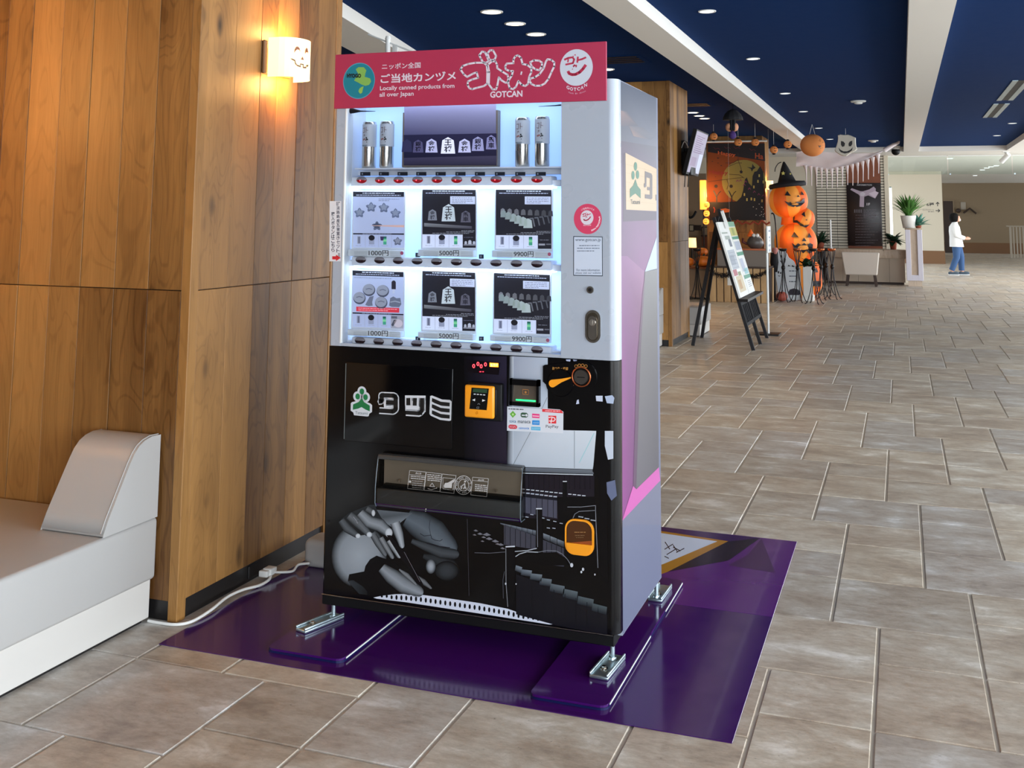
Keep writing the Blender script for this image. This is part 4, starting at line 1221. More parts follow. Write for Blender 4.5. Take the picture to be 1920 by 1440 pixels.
gl([(460, 716), (560, 708), (640, 690)], 1.5, (170, 176, 184), 7); gl([(130, 726), (250, 730), (380, 720)], 1.0, (96, 98, 106), 6)
gl([(465, 758), (500, 735), (560, 718), (650, 722)], 1.6, (170, 176, 184), 7); gl([(650, 722), (720, 708), (800, 712), (850, 738), (890, 780), (920, 828)], 1.1, (120, 124, 132), 7)
gp([(500, 750), (640, 728), (800, 722), (860, 760), (900, 830), (700, 830), (560, 800)], (8, 8, 10), 6)
# leaves
for x, y, w in ((140, 545, 20), (175, 572, 24), (230, 578, 34), (205, 600, 20), (250, 612, 30), (300, 632, 30), (320, 655, 20), (345, 660, 26), (195, 632, 16), (130, 580, 16), (360, 690, 20)):
    gp([(x - w, y), (x, y - w * .45), (x + w, y + 4), (x, y + w * .35)], (112, 112, 120), 5)
# front posts and the big ridge
gp([(385, 690), (462, 690), (462, 1190), (405, 1180)], (9, 9, 12), 6); gl([(384, 678), (460, 674)], 2.4, (196, 200, 208), 7); gl([(386, 690), (388, 980), (402, 1170)], 1.2, (120, 124, 130), 7); gl([(375, 880), (362, 950), (366, 1100)], 0.9, (80, 82, 90), 7)
gl([(70, 450), (78, 760), (85, 1080)], 0.9, (62, 60, 66), 5)
gp([(470, 900), (1215, 1180), (1215, 1400), (800, 1320), (470, 1230)], (20, 20, 26), 5)
for k in range(8): gl([(600 + k * 90, 960 + k * 34), (600 + k * 90, 1240 + k * 14)], 0.9, (8, 8, 12), 6)
for k, (x0, y0, x1, y1, h) in enumerate(((468, 828, 520, 845, 50), (516, 862, 600, 872, 52), (590, 895, 684, 905, 56), (668, 932, 762, 944, 62), (752, 978, 868, 1000, 70), (858, 1020, 975, 1045, 76), (978, 1080, 1106, 1108, 70), (1096, 1140, 1215, 1170, 66))):
    gp([(x0, y0), (x1, y1), (x1 - 8, y1 + h), (x0 - 8, y0 + h * .9)], [(108 - k * 5, 118 - k * 5, 128 - k * 6), (126 - k * 7, 136 - k * 7, 146 - k * 8), (22, 24, 30), (30, 34, 42)], 6)
for x, y, w in ((925, 828, 13), (1018, 862, 10), (1004, 884, 8), (1115, 905, 6), (470, 982, 5), (385, 980, 7)): a.poly([(G(x, y)[0] + w * .2291 * math.cos(t), G(x, y)[1] + w * .2291 * 1.4 * math.sin(t)) for t in [k * math.pi / 4 for k in range(8)]], (196, 200, 206), 8)
gp([(1105, 0), (1235, 0), (1210, 130), (1215, 420), (1225, 1000), (1150, 900), (1150, 130), (1095, 60)], (9, 9, 12), 4)
a.poly([(1119, 806), (1134, 806), (1134, 850), (1142, 872), (1130, 895), (1112, 878), (1118, 860)], (9, 9, 12), 3)
gp([(1210, 150), (1280, 130), (1295, 260), (1250, 300), (1215, 240)], (104, 112, 140), 5)
# hands of the carver (round photograph)
H = lambda x, y: (600 + x * 0.15625, 930 + y * 0.15625)


def hp(pts, col, l): a.poly([H(*p) for p in pts], col, l)


def hf(pts, ws, cb, ce, l): a.finger([H(*q) for q in pts], [w * 0.15625 for w in ws], cb, ce, l)


def g3(v, d=0): return (v, v + d // 2, v + d)


a.radial(*H(470, 720), 52, 60, g3(150, 16), g3(16, 4), 1, 32, 0.72)
hp([(335, 1015), (350, 940), (530, 905), (545, 840), (600, 760), (680, 715), (760, 745), (900, 790), (1000, 900), (1150, 1010), (1240, 1090), (1000, 1185), (560, 1195), (430, 1165)], (9, 9, 12), 2)
hp([(330, 1020), (400, 1010), (520, 1090), (600, 1190), (470, 1175)], [g3(50, 10), g3(34, 8), g3(30, 8), g3(12, 4), g3(36, 8)], 3)
# carved piece in the lap, knife shadow
hf([(740, 860), (860, 960), (1010, 1070), (1180, 1150)], [120, 190, 210, 150], g3(140, 14), g3(16, 4), 3)
hf([(950, 880), (1040, 950), (1150, 1060)], [20, 60, 30], g3(120, 8), g3(40, 6), 4)
hf([(1170, 960), (1240, 1030), (1330, 1105)], [20, 70, 30], g3(112, 8), g3(30, 6), 4)
# left hand: three curled fingers, nails
hp([(225, 370), (260, 270), (350, 205), (470, 155), (600, 105), (660, 105), (690, 190), (760, 290), (640, 440), (520, 470), (420, 480), (330, 440)], [g3(18, 4), g3(24, 6), g3(34, 6), g3(36, 6), g3(44, 8), g3(40, 8), g3(30, 6), g3(34, 6), g3(26, 6), g3(20, 4), g3(20, 4), g3(16, 4)], 3)
hf([(255, 290), (330, 390), (440, 470)], [90, 110, 70], g3(84, 10), g3(18, 4), 4)
hf([(350, 230), (460, 320), (580, 450)], [110, 130, 80], g3(98, 10), g3(20, 4), 5)
hf([(480, 200), (590, 310), (720, 350), (820, 435)], [110, 150, 160, 110], g3(138, 14), g3(26, 6), 6)
hf([(560, 150), (640, 200)], [80, 70], g3(90, 8), g3(24, 4), 5)
for (x, y, rx, ry) in ((826, 440, 46, 56), (592, 464, 34, 34), (456, 480, 30, 30), (640, 205, 22, 40)): a.radial(*H(x, y), rx * 0.15625, ry * 0.15625, g3(196, 14), g3(130, 10), 7, 14, 0.7)
a.line([H(400, 250), H(440, 300), H(450, 330)], 0.8, (150, 150, 160), 6); a.line([H(430, 300), H(470, 300)], 0.7, (40, 38, 44), 6)
# right hand: wrist, pointing finger, three lower fingers
hp([(680, 165), (900, 185), (1110, 205), (965, 320), (940, 400), (870, 380), (800, 335), (735, 260)], [g3(96, 14), g3(128, 16), g3(84, 12), g3(120, 14), g3(110, 12), g3(104, 10), g3(110, 14), g3(70, 10)], 4)
hf([(640, 470), (700, 570), (780, 700)], [80, 84, 56], g3(104, 10), g3(18, 4), 5)
hf([(730, 500), (800, 620), (868, 735)], [70, 70, 52], g3(128, 10), g3(18, 4), 6)
hf([(830, 530), (890, 620), (950, 725)], [80, 84, 54], g3(160, 12), g3(22, 4), 7)
hf([(900, 320), (945, 450), (985, 600)], [120, 110, 66], g3(166, 14), g3(30, 6), 6)
# the tool
hp([(800, 470), (850, 470), (1000, 660), (1180, 960), (1240, 1060), (1205, 1085), (1130, 960), (980, 760), (880, 600)], (12, 11, 15), 8)
a.line([H(1010, 670), H(1160, 950), H(1200, 1030)], 1.0, (96, 94, 100), 9)
# second photograph: rounded shoulder and face-like folds fading into the dark
hf([(1040, 260), (1180, 330), (1360, 450), (1540, 620)], [220, 330, 360, 260], g3(92, 18), g3(12, 4), 2)
hf([(1100, 540), (1280, 610), (1460, 680), (1620, 700)], [60, 110, 140, 120], g3(66, 10), g3(14, 4), 3)
hf([(1240, 720), (1400, 760), (1560, 860)], [60, 160, 220], g3(44, 8), g3(9, 3), 2)
a.radial(*H(1330, 845), 60 * .15625, 90 * .15625, g3(156, 16), g3(28, 6), 4, 18, 0.45)
a.radial(*H(1520, 900), 150 * .15625, 120 * .15625, g3(52, 8), g3(10, 3), 3, 20, 0.5)
a.line([H(1200, 450), H(1250, 480), H(1330, 470), H(1340, 510), H(1380, 530), H(1440, 540), H(1470, 520)], 1.0, (24, 23, 30), 4); a.line([H(1320, 290), H(1310, 380), H(1330, 470)], 0.8, (44, 44, 54), 4)
a.line([H(1280, 570), H(1400, 600), H(1560, 620)], 1.5, (30, 28, 36), 4)
# white grille shown in the crescent cut of the wrap
top = [(700, 1120.5), (716, 1117), (740, 1114.3), (764, 1113.6), (790, 1115.2), (834, 1121), (900, 1131), (952, 1141.5), (988, 1154), (1036, 1170.5)]
a.poly(top + [(1030, 1171), (900, 1150.5), (760, 1129), (706, 1122.5)], (206, 212, 226), 3)


def topv(u):
    for (u0, v0), (u1, v1) in zip(top, top[1:]):
        if u0 <= u <= u1: return v0 + (v1 - v0) * (u - u0) / (u1 - u0)
    return 1170


for k in range(33):
    u = 716 + k * 9.15
    t0, b0 = topv(u), 1120.5 + (u - 700) * 0.150
    hh = min(9.5, (b0 - t0) * 0.72)
    vc = (t0 + b0) / 2 - 0.4 if (b0 - t0) > 10 else t0 + hh / 2 - 1
    if hh > 2.5: a.poly([(u + 2.1 * math.cos(q), vc + (u - u) * 0 + hh / 2 * math.sin(q)) for q in [j * math.pi / 6 for j in range(12)]], (12, 12, 16), 4)
a.build('picture_wrap', 'gloss_print', low)

# ---- advertising panel with company lettering
x0, x1 = at(648, 750, 1, 0).x, at(849, 750, 1, 0).x
z0, z1 = at(750, 835, 1, 0).z, at(750, 685, 1, 0).z
ap = MB().bbox(x0, x1, -0.0035, 0.0, z0, z1, 0.003, 0, 2).build('advert_panel', 'machine_black', low)
MB().box(x0 - 0.001, x0 + 0.0006, -0.0045, -0.001, z0 + 0.006, z1 - 0.004).build('panel_edge', 'zinc', ap)
a = Art(1, -0.0035, -1, 0.0003)
J = lambda x, y: (630 + x * 0.125, 660 + y * 0.125)
LT = (204, 208, 214); BK = (8, 8, 10)


def jl(pts, w, col, l, closed=False): a.line([J(*p) for p in pts], w, col, l, closed)


for c in ((388, 592), (325, 667), (443, 678)): a.disc(*J(*c), 8.4, LT, 1)
a.poly([J(*p) for p in ((222, 770), (240, 752), (330, 730), (388, 640), (450, 745), (520, 775), (542, 800), (540, 900), (500, 925), (490, 962), (470, 968), (270, 948), (258, 905), (220, 880))], LT, 1)
for c in ((388, 592), (325, 667), (443, 678)): a.disc(*J(*c), 4.3, (20, 116, 66), 2, 20, 1.15)
a.poly([J(*p) for p in ((388, 690), (420, 750), (508, 806), (506, 890), (440, 862), (384, 826), (330, 850), (252, 866), (256, 786), (340, 750))], (20, 110, 60), 2)
a.text('Tatsumi', *J(288, 888), *J(472, 930), (60, 90, 96), 2, 0.0, 0.06)
w1, w2 = 12.6, 5.6
TA = [(640, 742), (672, 742), (685, 730), (685, 648), (870, 655), (895, 680), (895, 860), (860, 892), (650, 878)]
TB = [(750, 755), (880, 762)]
for pts in (TA, TB): jl(pts, w1, LT, 1)
a.poly([J(*p) for p in ((710, 690), (850, 690), (850, 838), (720, 830))], LT, 1)
for pts in (TA, TB): jl(pts, 8.2, BK, 2)
TS = [([(1085, 690), (1085, 800)], 1), ([(1185, 690), (1180, 805)], 1), ([(1292, 690), (1290, 880), (1250, 922), (1050, 908)], 1)]
for pts, _ in TS: jl(pts, w1, LT, 1)
a.poly([J(*p) for p in ((1035, 650), (1345, 655), (1345, 900), (1240, 900), (1040, 880))], LT, 1)
for pts, _ in TS: jl(pts, 7.4, BK, 2)
a.poly([J(*p) for p in ((1412, 660), (1440, 652), (1590, 712), (1710, 720), (1735, 745), (1726, 1025), (1700, 1035), (1560, 1018), (1420, 955), (1402, 930))], LT, 1)
for k in range(3): a.poly([J(x, y + k * 92) for x, y in ((1440, 690), (1480, 704), (1570, 745), (1706, 760), (1704, 816), (1580, 806), (1480, 768), (1436, 742))], BK, 2)
a.build('company_lettering', 'print', ap)

# ---- digital display
a = Art(1, 0.0, -1, 0.0002)
a.poly([(879, 675), (938, 680), (935, 703), (878, 698)], (16, 10, 16), 9)
a.build('display_window', 'gloss_print', low)
e_ = Art(1, -0.002, -1, 0.0002)
for u, v in ((888.2, 686.3), (896.2, 682.3), (902.2, 686.7), (910.2, 683.2)):
    e_.poly([(u + r * 2.6 * math.cos(t), v + r * 3.8 * math.sin(t)) for r, t in [(1, k * math.pi / 8) for k in range(16)]], (255, 60, 70), 1)
    e_.poly([(u + r * 1.3 * math.cos(t), v + r * 2.4 * math.sin(t)) for r, t in [(1, k * math.pi / 8) for k in range(16)]], (30, 4, 8), 2)
e_.poly([(918, 680), (934.5, 681), (934.5, 688.6), (918, 687.6)], (255, 130, 20), 1)
e_.text('販売中', 919.5, 681.4, 933.5, 687.4, (255, 220, 120), 2, 0.01)
e_.rect(899, 696.2, 902.5, 697.8, (255, 40, 60), 1); e_.rect(904.5, 696.2, 907, 697.8, (255, 40, 60), 1)
led = print_mat('led_print', 0.5, 2.2)
e_.build('display_digits', 'led_print', low)

# ---- card reader
Yr = -0.030
x0, x1, z0, z1 = at(873, 752, 1, Yr).x, at(928, 752, 1, Yr).x, at(900, 783, 1, Yr).z, at(900, 722, 1, Yr).z
rd = MB().bbox(x0 + 0.004, x1 + 0.022, -0.024, 0.0, z0 - 0.010, z1 + 0.006, 0.004, 0, 2).bbox(x0 + 0.01, x1 + 0.006, -0.03, -0.02, z0 + 0.01, z1 - 0.01, 0.003).build('card_reader', 'matte_black', low)
MB().bbox(x0, x1, -0.042, -0.026, z0, z1, 0.0065, 0, 3).build('reader_face', 'orange_plastic', rd)
a = Art(1, -0.042, -1, 0.0003)
j2 = lambda x, y: (850 + x / 6, 660 + y / 6)
px = [(205, 400), (400, 412), (375, 655), (180, 640)]
a.poly([j2(*p) for p in px], (14, 14, 16), 1)
a.poly([j2(*p) for p in ((222, 412), (382, 420), (378, 462), (218, 452))], (46, 74, 52), 2)
for k in range(4): a.poly([j2(x + k * 35, y + k * 3) for x, y in ((230, 468), (254, 470), (252, 480), (228, 478))], (214, 218, 220), 2)
a.poly([j2(*p) for p in ((212, 540), (245, 524), (243, 554))], (220, 224, 226), 2); a.poly([j2(*p) for p in ((362, 546), (326, 532), (324, 560))], (220, 224, 226), 2)
a.line([j2(272, 590), j2(286, 578), j2(300, 592)], 1.0, (120, 124, 128), 2); a.line([j2(264, 618), j2(288, 618), j2(286, 636), j2(262, 634)], 0.8, (110, 114, 118), 2, True)
a.line([j2(252, 686), j2(268, 670), j2(276, 690), j2(258, 698)], 1.0, (206, 120, 20), 2, True)
a.build('reader_print', 'gloss_print', rd)

# ---- banknote slot
x0, x1, z0, z1 = at(957, 735, 1, -0.01).x, at(1012, 735, 1, -0.01).x, at(985, 761, 1, -0.01).z, at(985, 711, 1, -0.01).z
bs = MB()
w_ = 0.009
bs.box(x0, x1, -0.020, 0, z0, z0 + w_ * 1.4).box(x0, x1, -0.020, 0, z1 - w_ * 2.2, z1).box(x0, x0 + w_, -0.020, 0, z0, z1).box(x1 - w_, x1, -0.020, 0, z0, z1)
bs = bs.build('banknote_slot', 'machine_black', low)
MB().add([(x0 + w_, -0.002, z1 - w_ * 2), (x1 - w_, -0.002, z1 - w_ * 2), (x1 - w_, -0.014, z0 + w_ * 1.2), (x0 + w_, -0.014, z0 + w_ * 1.2)], [(0, 3, 2, 1)]).build('slot_plate', mat('slot_brown', (86, 76, 66), 0.35), bs)
MB().bbox(x0 + w_ + 0.012, x1 - w_ - 0.004, -0.0155, -0.0125, z0 + 0.016, z0 + 0.021, 0.001, 0, 1).build('slot_light', mat('green_led', (40, 220, 110), 0.4, emit=(30, 230, 110), es=1.6), bs)
a = Art(1, -0.0098, -1, 0.0002)
a.line([(980, 730), (991, 731), (991, 740), (980, 739)], 0.8, (176, 116, 56), 1, True); a.disc(985.5, 735.5, 2.0, (176, 116, 56), 1)
a.build('slot_mark', 'print', bs)

# ---- change lever plate with coin slot
c1, c2 = at(1052, 717, 1, 0), at(1091, 706, 1, 0)
pts = []
for k in range(13):                                     # around the coin slot
    t = math.radians(100 - 210 * k / 12); pts.append((c2.x + 0.052 * math.cos(t), c2.z + 0.052 * math.sin(t)))
for k in range(9):
    t = math.radians(-60 - 110 * k / 8); pts.append((c1.x + 0.052 * math.cos(t), c1.z + 0.052 * math.sin(t)))
pl0 = at(1019, 686, 1, 0)
pts += [(pl0.x, c1.z), (pl0.x, pl0.z), (pl0.x + 0.006, pl0.z + 0.004)]
cp = MB().prism(pts, 1, -0.006, 0.0).build('change_plate', 'machine_black', low)
MB().cyl((c1.x, -0.006, c1.z), (c1.x, -0.012, c1.z), 0.046, 0.043, 36).build('lever_dial', 'machine_black', cp)
lv = at(1036, 719, 1, -0.02); le = at(1069, 708.5, 1, -0.02)
dv = Vector((le.x - lv.x, 0, le.z - lv.z)); nn = Vector((-dv.z, 0, dv.x)).normalized()
pp = []
for k in range(11):
    t = math.radians(70 + 220 * k / 10)
    d_ = dv.normalized(); pp.append(Vector((lv.x, 0, lv.z)) + d_ * (0.0125 * math.cos(t)) + nn * (0.0125 * math.sin(t)))
pp += [Vector((lv.x, 0, lv.z)) + dv * 0.45 - nn * 0.0055, Vector((le.x, 0, le.z)) - nn * 0.002, Vector((le.x, 0, le.z)) + nn * 0.002, Vector((lv.x, 0, lv.z)) + dv * 0.5 + nn * 0.006]
MB().prism([(p.x, p.z) for p in pp], 1, -0.022, -0.012).build('change_lever', 'orange_plastic', cp)
seg = 32
for r0, r1, y, m_ in ((0.029, 0.033, -0.010, 'copper'),):
    v_ = []
    for rr, yy in ((r1, -0.006), (r1, y), (r0, y), (r0, -0.006)):
        v_ += [(c2.x + rr * math.cos(2 * math.pi * k / seg), yy, c2.z + rr * math.sin(2 * math.pi * k / seg)) for k in range(seg)]
    MB().add(v_, [(i * seg + k, (i + 1) * seg + k, (i + 1) * seg + (k + 1) % seg, i * seg + (k + 1) % seg) for i in range(3) for k in range(seg)], 0, True).build('coin_ring', m_, cp)
MB().cyl((c2.x, -0.006, c2.z), (c2.x, -0.015, c2.z), 0.025, 0.023, 28).build('coin_slot', mat('gun_metal', (104, 100, 96), 0.3, 0.9), cp)
MB().box(c2.x - 0.012, c2.x + 0.014, -0.0155, -0.0149, c2.z - 0.002, c2.z + 0.001).build('coin_slit', 'matte_black', cp)
a = Art(1, -0.006, -1, 0.0003)
GD = (196, 138, 62)
a.text('おつり・返却', 1035.5, 687.5, 1065, 693.5, GD, 1, 0.02, 0.03)
for k in range(4): a.line([(1080 + k * 6.2 + 2.6 * math.cos(q), 686.5 - (1.6 if k in (1, 2) else 0) + 2.6 * math.sin(q)) for q in [j * math.pi / 5 for j in range(10)]], 0.9, GD, 1, True)
a.poly([(1071, 714), (1074, 718), (1076, 722), (1073, 727), (1073, 721)], GD, 1)
a.build('plate_print', 'print', cp)

# ---- payment sticker
a = Art(1, 0.0, -1, 0.0002)
s2 = lambda x, y: (850 + x / 6, 660 + y / 6)


def sp(pts, col, l): a.poly([s2(*p) for p in pts], col, l)


sp([(606, 612), (998, 642), (1000, 632), (1200, 648), (1238, 672), (1236, 915), (604, 885)], (212, 216, 224), 10)
sp([(1000, 640), (1215, 655), (1238, 690), (1000, 672)], (224, 50, 58), 11)
a.greek(1022, 770.2, 1050, (250, 200, 206), 12, 1.4, 0.03); a.greek(953.5, 766.5, 983, (60, 62, 70), 12, 1.8, 0.05)
sp([(670, 662), (706, 702), (668, 740), (634, 698)], (106, 176, 66), 11); a.disc(*s2(670, 702), 1.8, (190, 226, 150), 12)
sp([(758, 690), (775, 680), (825, 684), (840, 700), (838, 728), (822, 738), (772, 736), (757, 722)], (48, 84, 60), 11); a.disc(*s2(822, 712), 2.2, (214, 216, 224), 12); sp([(770, 704), (805, 706), (805, 720), (770, 718)], (214, 216, 224), 12)
sp([(886, 692), (970, 698), (970, 746), (886, 740)], (226, 62, 130), 11); sp([(892, 714), (964, 718), (964, 728), (892, 724)], (250, 214, 228), 12)
sp([(888, 768), (970, 770), (970, 822), (886, 818)], (32, 138, 214), 11); a.text('ICOCA', *s2(900, 786), *s2(960, 806), (206, 230, 246), 12)
sp([(876, 840), (980, 844), (980, 884), (874, 878)], (90, 178, 214), 11); a.text('SUGOCA', *s2(884, 852), *s2(972, 870), (196, 226, 240), 12)
sp([(622, 826), (640, 816), (700, 820), (718, 836), (716, 858), (700, 866), (640, 864), (620, 850)], (206, 56, 72), 11); a.text('PiTaPa', *s2(634, 832), *s2(704, 852), (240, 190, 196), 12)
a.text('nimoca', *s2(738, 842), *s2(852, 868), (60, 130, 206), 11, 0.015, 0.02)
a.text('manaca', *s2(724, 772), *s2(868, 800), (64, 72, 80), 11, 0.012, 0.02)
a.text('toica', *s2(630, 762), *s2(706, 794), (50, 110, 150), 11, 0.015, 0.02)
sp([(1070, 715), (1158, 717), (1158, 806), (1072, 802)], (224, 46, 54), 11)
a.line([s2(1098, 800), s2(1106, 750), s2(1112, 734), s2(1136, 740), s2(1146, 758), s2(1130, 778), s2(1076, 776)], 1.7, (250, 236, 236), 12); a.line([s2(1072, 738), s2(1112, 730)], 1.6, (250, 236, 236), 12)
a.text('PayPay', *s2(1040, 820), *s2(1184, 862), (80, 82, 88), 11, 0.008, 0.02)
a.build('payment_sticker', 'print', low)

# ---- delivery flap
Yf = -0.048
fx0, fx1 = at(704, 900, 1, Yf).x, at(976, 925, 1, Yf).x
fz1, fz0 = (at(704, 856, 1, Yf).z + at(976, 880, 1, Yf).z) / 2, (at(703, 948, 1, Yf).z + at(976, 982, 1, Yf).z) / 2
fp = MB().box(fx0 + 0.01, fx1 - 0.01, -0.002, 0, fz0 + 0.01, fz1 - 0.006).build('delivery_flap', mat('flap_inside', (150, 138, 122), 0.6), low)
hgt = fz1 - fz0
prof = [(-0.020, fz1), (-0.030, fz1 - 0.004), (-0.040, fz1 - hgt * 0.30), (Yf, fz1 - hgt * 0.62), (Yf, fz0 + 0.012), (Yf + 0.008, fz0), (-0.004, fz0)]
inn = [(y + 0.004, z) for y, z in prof]
cv = MB()
for (p, q_) in zip(prof, prof[1:]): cv.add([(fx0, p[0], p[1]), (fx1, p[0], p[1]), (fx1, q_[0], q_[1]), (fx0, q_[0], q_[1])], [(0, 1, 2, 3)])
for x in (fx0, fx1): cv.add([(x, y, z) for y, z in prof] + [(x, 0, fz0), (x, 0, fz1)], [list(range(len(prof) + 2))])
cv.build('flap_cover', 'smoked_acrylic', fp)
MB().bbox(fx0, fx1, -0.034, -0.001, fz1 - 0.012, fz1 + 0.004, 0.003, 0, 2).build('flap_hood', mat('smoked_solid', (62, 62, 62), 0.3), fp)
MB().bbox(fx0 + 0.004, fx1 - 0.004, Yf + 0.003, -0.002, fz0 + 0.002, fz0 + hgt * 0.36, 0.004, 0, 2).build('flap_lip', mat('smoked_lip', (54, 60, 64), 0.5), fp)
MB().box(fx0 + 0.02, fx1 - 0.006, -0.03, -0.004, fz0 + hgt * 0.37, fz0 + hgt * 0.43).build('flap_gap', 'matte_black', fp)
for x in (fx0 + 0.075, fx1 - 0.10): MB().cyl((x, -0.006, fz0 + hgt * 0.50), (x, -0.016, fz0 + hgt * 0.50), 0.005, 0.004, 12).build('flap_screw', 'bright_steel', fp)
MB().tube([(fx0, y - 0.0006, z) for y, z in prof], 0.0016, 6).tube([(fx1, y - 0.0006, z) for y, z in prof], 0.0016, 6).tube([(fx0, -0.021, fz1 + 0.003), (fx1, -0.021, fz1 + 0.003)], 0.0014, 6).build('flap_rim', mat('smoked_rim', (96, 108, 116), 0.15), fp)
a = Art(1, -0.0452, -1, 0.0002)
f2 = lambda x, y: (690 + x * 0.15625, 840 + y * 0.15625)
PW = (190, 188, 186)


def fo(pts, w=0.8, closed=True): a.line([f2(*p) for p in pts], w, PW, 1, closed)


fo([(500, 270), (695, 288), (668, 505), (475, 486)]); fo([(700, 290), (886, 312), (862, 522), (675, 508)]); fo([(890, 312), (1056, 330), (1030, 545), (866, 526)]); fo([(1256, 350), (1446, 368), (1424, 584), (1232, 562)])
fo([(1250, 388), (1440, 406)], 0.7, False); fo([(898, 355), (1040, 370), (1020, 505), (900, 490)], 0.7); fo([(500, 318), (690, 336)], 0.7, False)
a.text('注意', *f2(596, 292), *f2(640, 314), PW, 1, 0.01, 0.09); a.text('注意', *f2(1346, 372), *f2(1392, 394), PW, 1, 0.01, 0.09)
for x in (572, 1322): fo([(x, 306), (x + 12, 290), (x + 24, 310)] if x < 600 else [(x, 390), (x + 12, 372), (x + 24, 394)], 0.7)
for r_ in range(2): a.greek(*f2(512, 338 + r_ * 24), f2(684, 0)[0], PW, 1, 1.6, 0.09)
for r_ in range(4): a.greek(*f2(528, 392 + r_ * 26), f2(664, 0)[0], (150, 148, 146), 1, 1.4, 0.09)
for r_ in range(4): a.greek(*f2(712, 318 + r_ * 22), f2(872, 0)[0], PW, 1, 1.6, 0.09)
for r_ in range(4): a.greek(*f2(1284, 440 + r_ * 22), f2(1430, 0)[0], PW, 1, 1.6, 0.09)
a.disc(*f2(505, 404), 2.0, PW, 1, 14)
a.line([f2(740, 460), f2(770, 420), f2(798, 466), f2(740, 460)], 0.9, PW, 1); a.line([f2(716, 486), f2(760, 500), f2(828, 480)], 1.2, PW, 1)
a.poly([f2(*p) for p in ((910, 450), (925, 420), (960, 415), (1050, 365), (1052, 385), (1010, 425), (1005, 480), (915, 478))], PW, 1)
C_ = f2(1146, 446)
for r_, w_2 in ((15.5, 1.3), (9.8, 1.0)): a.line([(C_[0] + r_ * math.cos(q), C_[1] + r_ * 1.13 * math.sin(q)) for q in [k * math.pi / 14 for k in range(28)]], w_2, PW, 1, True)
for k in range(26):
    q = k * math.pi / 13
    if k % 4: a.poly([(C_[0] + 12.8 * math.cos(q) + dx, C_[1] + 14.2 * math.sin(q) + dy) for dx, dy in ((-1.1, -1.2), (1.1, -1.2), (1.1, 1.2), (-1.1, 1.2))], (150, 150, 150), 1)
a.line([(C_[0] + 2, C_[1] - 4), (C_[0] + 2.6, C_[1] + 2), (C_[0] + 0.5, C_[1] + 7)], 2.0, PW, 1); a.line([(C_[0] + 2.4, C_[1] + 2), (C_[0] + 5, C_[1] + 7)], 1.8, PW, 1); a.line([(C_[0] + 2, C_[1] - 2), (C_[0] - 3, C_[1] + 1)], 1.5, PW, 1); a.disc(C_[0] + 3, C_[1] - 7, 1.7, PW, 1, 12)
a.poly([(C_[0] - 6, C_[1] + 1), (C_[0] - 2, C_[1] + 1), (C_[0] - 2.6, C_[1] + 7), (C_[0] - 5.5, C_[1] + 7)], (150, 150, 150), 1)
a.build('flap_notices', 'print', fp)

# ---- coin return cup
c = at(1086.5, 1007, 1, -0.004)
w_, h_ = 0.0485, 0.056


def rr(w, h, r, n=6):
    o = []
    for sx, sz, a0 in ((1, 1, 0), (-1, 1, 90), (-1, -1, 180), (1, -1, 270)):
        rr_ = r if sz > 0 else r * 0.9
        for k in range(n + 1):
            t = math.radians(a0 + 90 * k / n); o.append((c.x + sx * (w - rr_) + rr_ * math.cos(t), c.z + sz * (h - rr_) + rr_ * math.sin(t)))
    return o


outer, inner = rr(w_, h_, 0.034), rr(w_ - 0.0055, h_ - 0.0055, 0.029)
n = len(outer)
cr = MB()
cr.add([(x, -0.008, z) for x, z in outer] + [(x, -0.008, z) for x, z in inner], [(i, (i + 1) % n, n + (i + 1) % n, n + i) for i in range(n)])
cr.add([(x, -0.008, z) for x, z in outer] + [(x, 0.0, z) for x, z in outer], [(i, n + i, n + (i + 1) % n, (i + 1) % n) for i in range(n)], 0, True)
cr = cr.build('coin_return', 'orange_plastic', low)
MB().add([(x, -0.0045, z) for x, z in inner], [list(range(n))[::-1]]).build('return_recess', mat('amber_dark', (74, 40, 14), 0.25), cr)
lower_ = [(x, z) for x, z in inner if z < c.z - 0.018]
lower_ = sorted([p for p in lower_], key=lambda p: math.atan2(p[1] - c.z, p[0] - c.x))
zf = c.z - 0.020
MB().prism([(c.x + w_ - 0.006, zf)] + [(c.x - w_ + 0.006, zf)] + lower_, 1, -0.012, -0.005).build('return_flap', 'orange_plastic', cr)
a = Art(1, -0.005, -1, 0.0003)
a.greek(1077, 998, 1098, (150, 110, 60), 1, 1.6); a.greek(1078, 1004, 1096, (110, 84, 50), 1, 1.4); a.greek(1080, 1008, 1094, (110, 84, 50), 1, 1.2)
a.poly([(1062, 1018), (1110, 1014), (1110, 1022), (1062, 1022)], (150, 70, 16), 1)
a.build('return_print', 'print', cr)
# hinge screw on the lower left
MB().cyl((WX + 0.02, 0.001, 0.36), (WX + 0.02, -0.002, 0.36), 0.004, None, 10).build('hinge_screw', 'dark_metal', low)

# ---- printed right side
a = Art(0, -0.002, 1, 0.0003)
S1 = lambda x, y: (1150 + x * 0.29155, 140 + y * 0.29155)
S2 = lambda x, y: (1150 + x * 0.43137, 480 + y * 0.43137)
ya, yb, za, zb_ = 0.053, DY - 0.001, ZBT + 0.021, ZT - 0.001
a.add([(-0.0018, ya, za), (-0.0018, yb, za), (-0.0018, yb, zb_), (-0.0018, ya, zb_)], [(0, 1, 2, 3)], 0, False, rgb(122, 128, 156))


def s1(pts, col, l): a.poly([S1(*p) for p in pts], col, l)


def s2p(pts, col, l): a.poly([S2(*p) for p in pts], col, l)


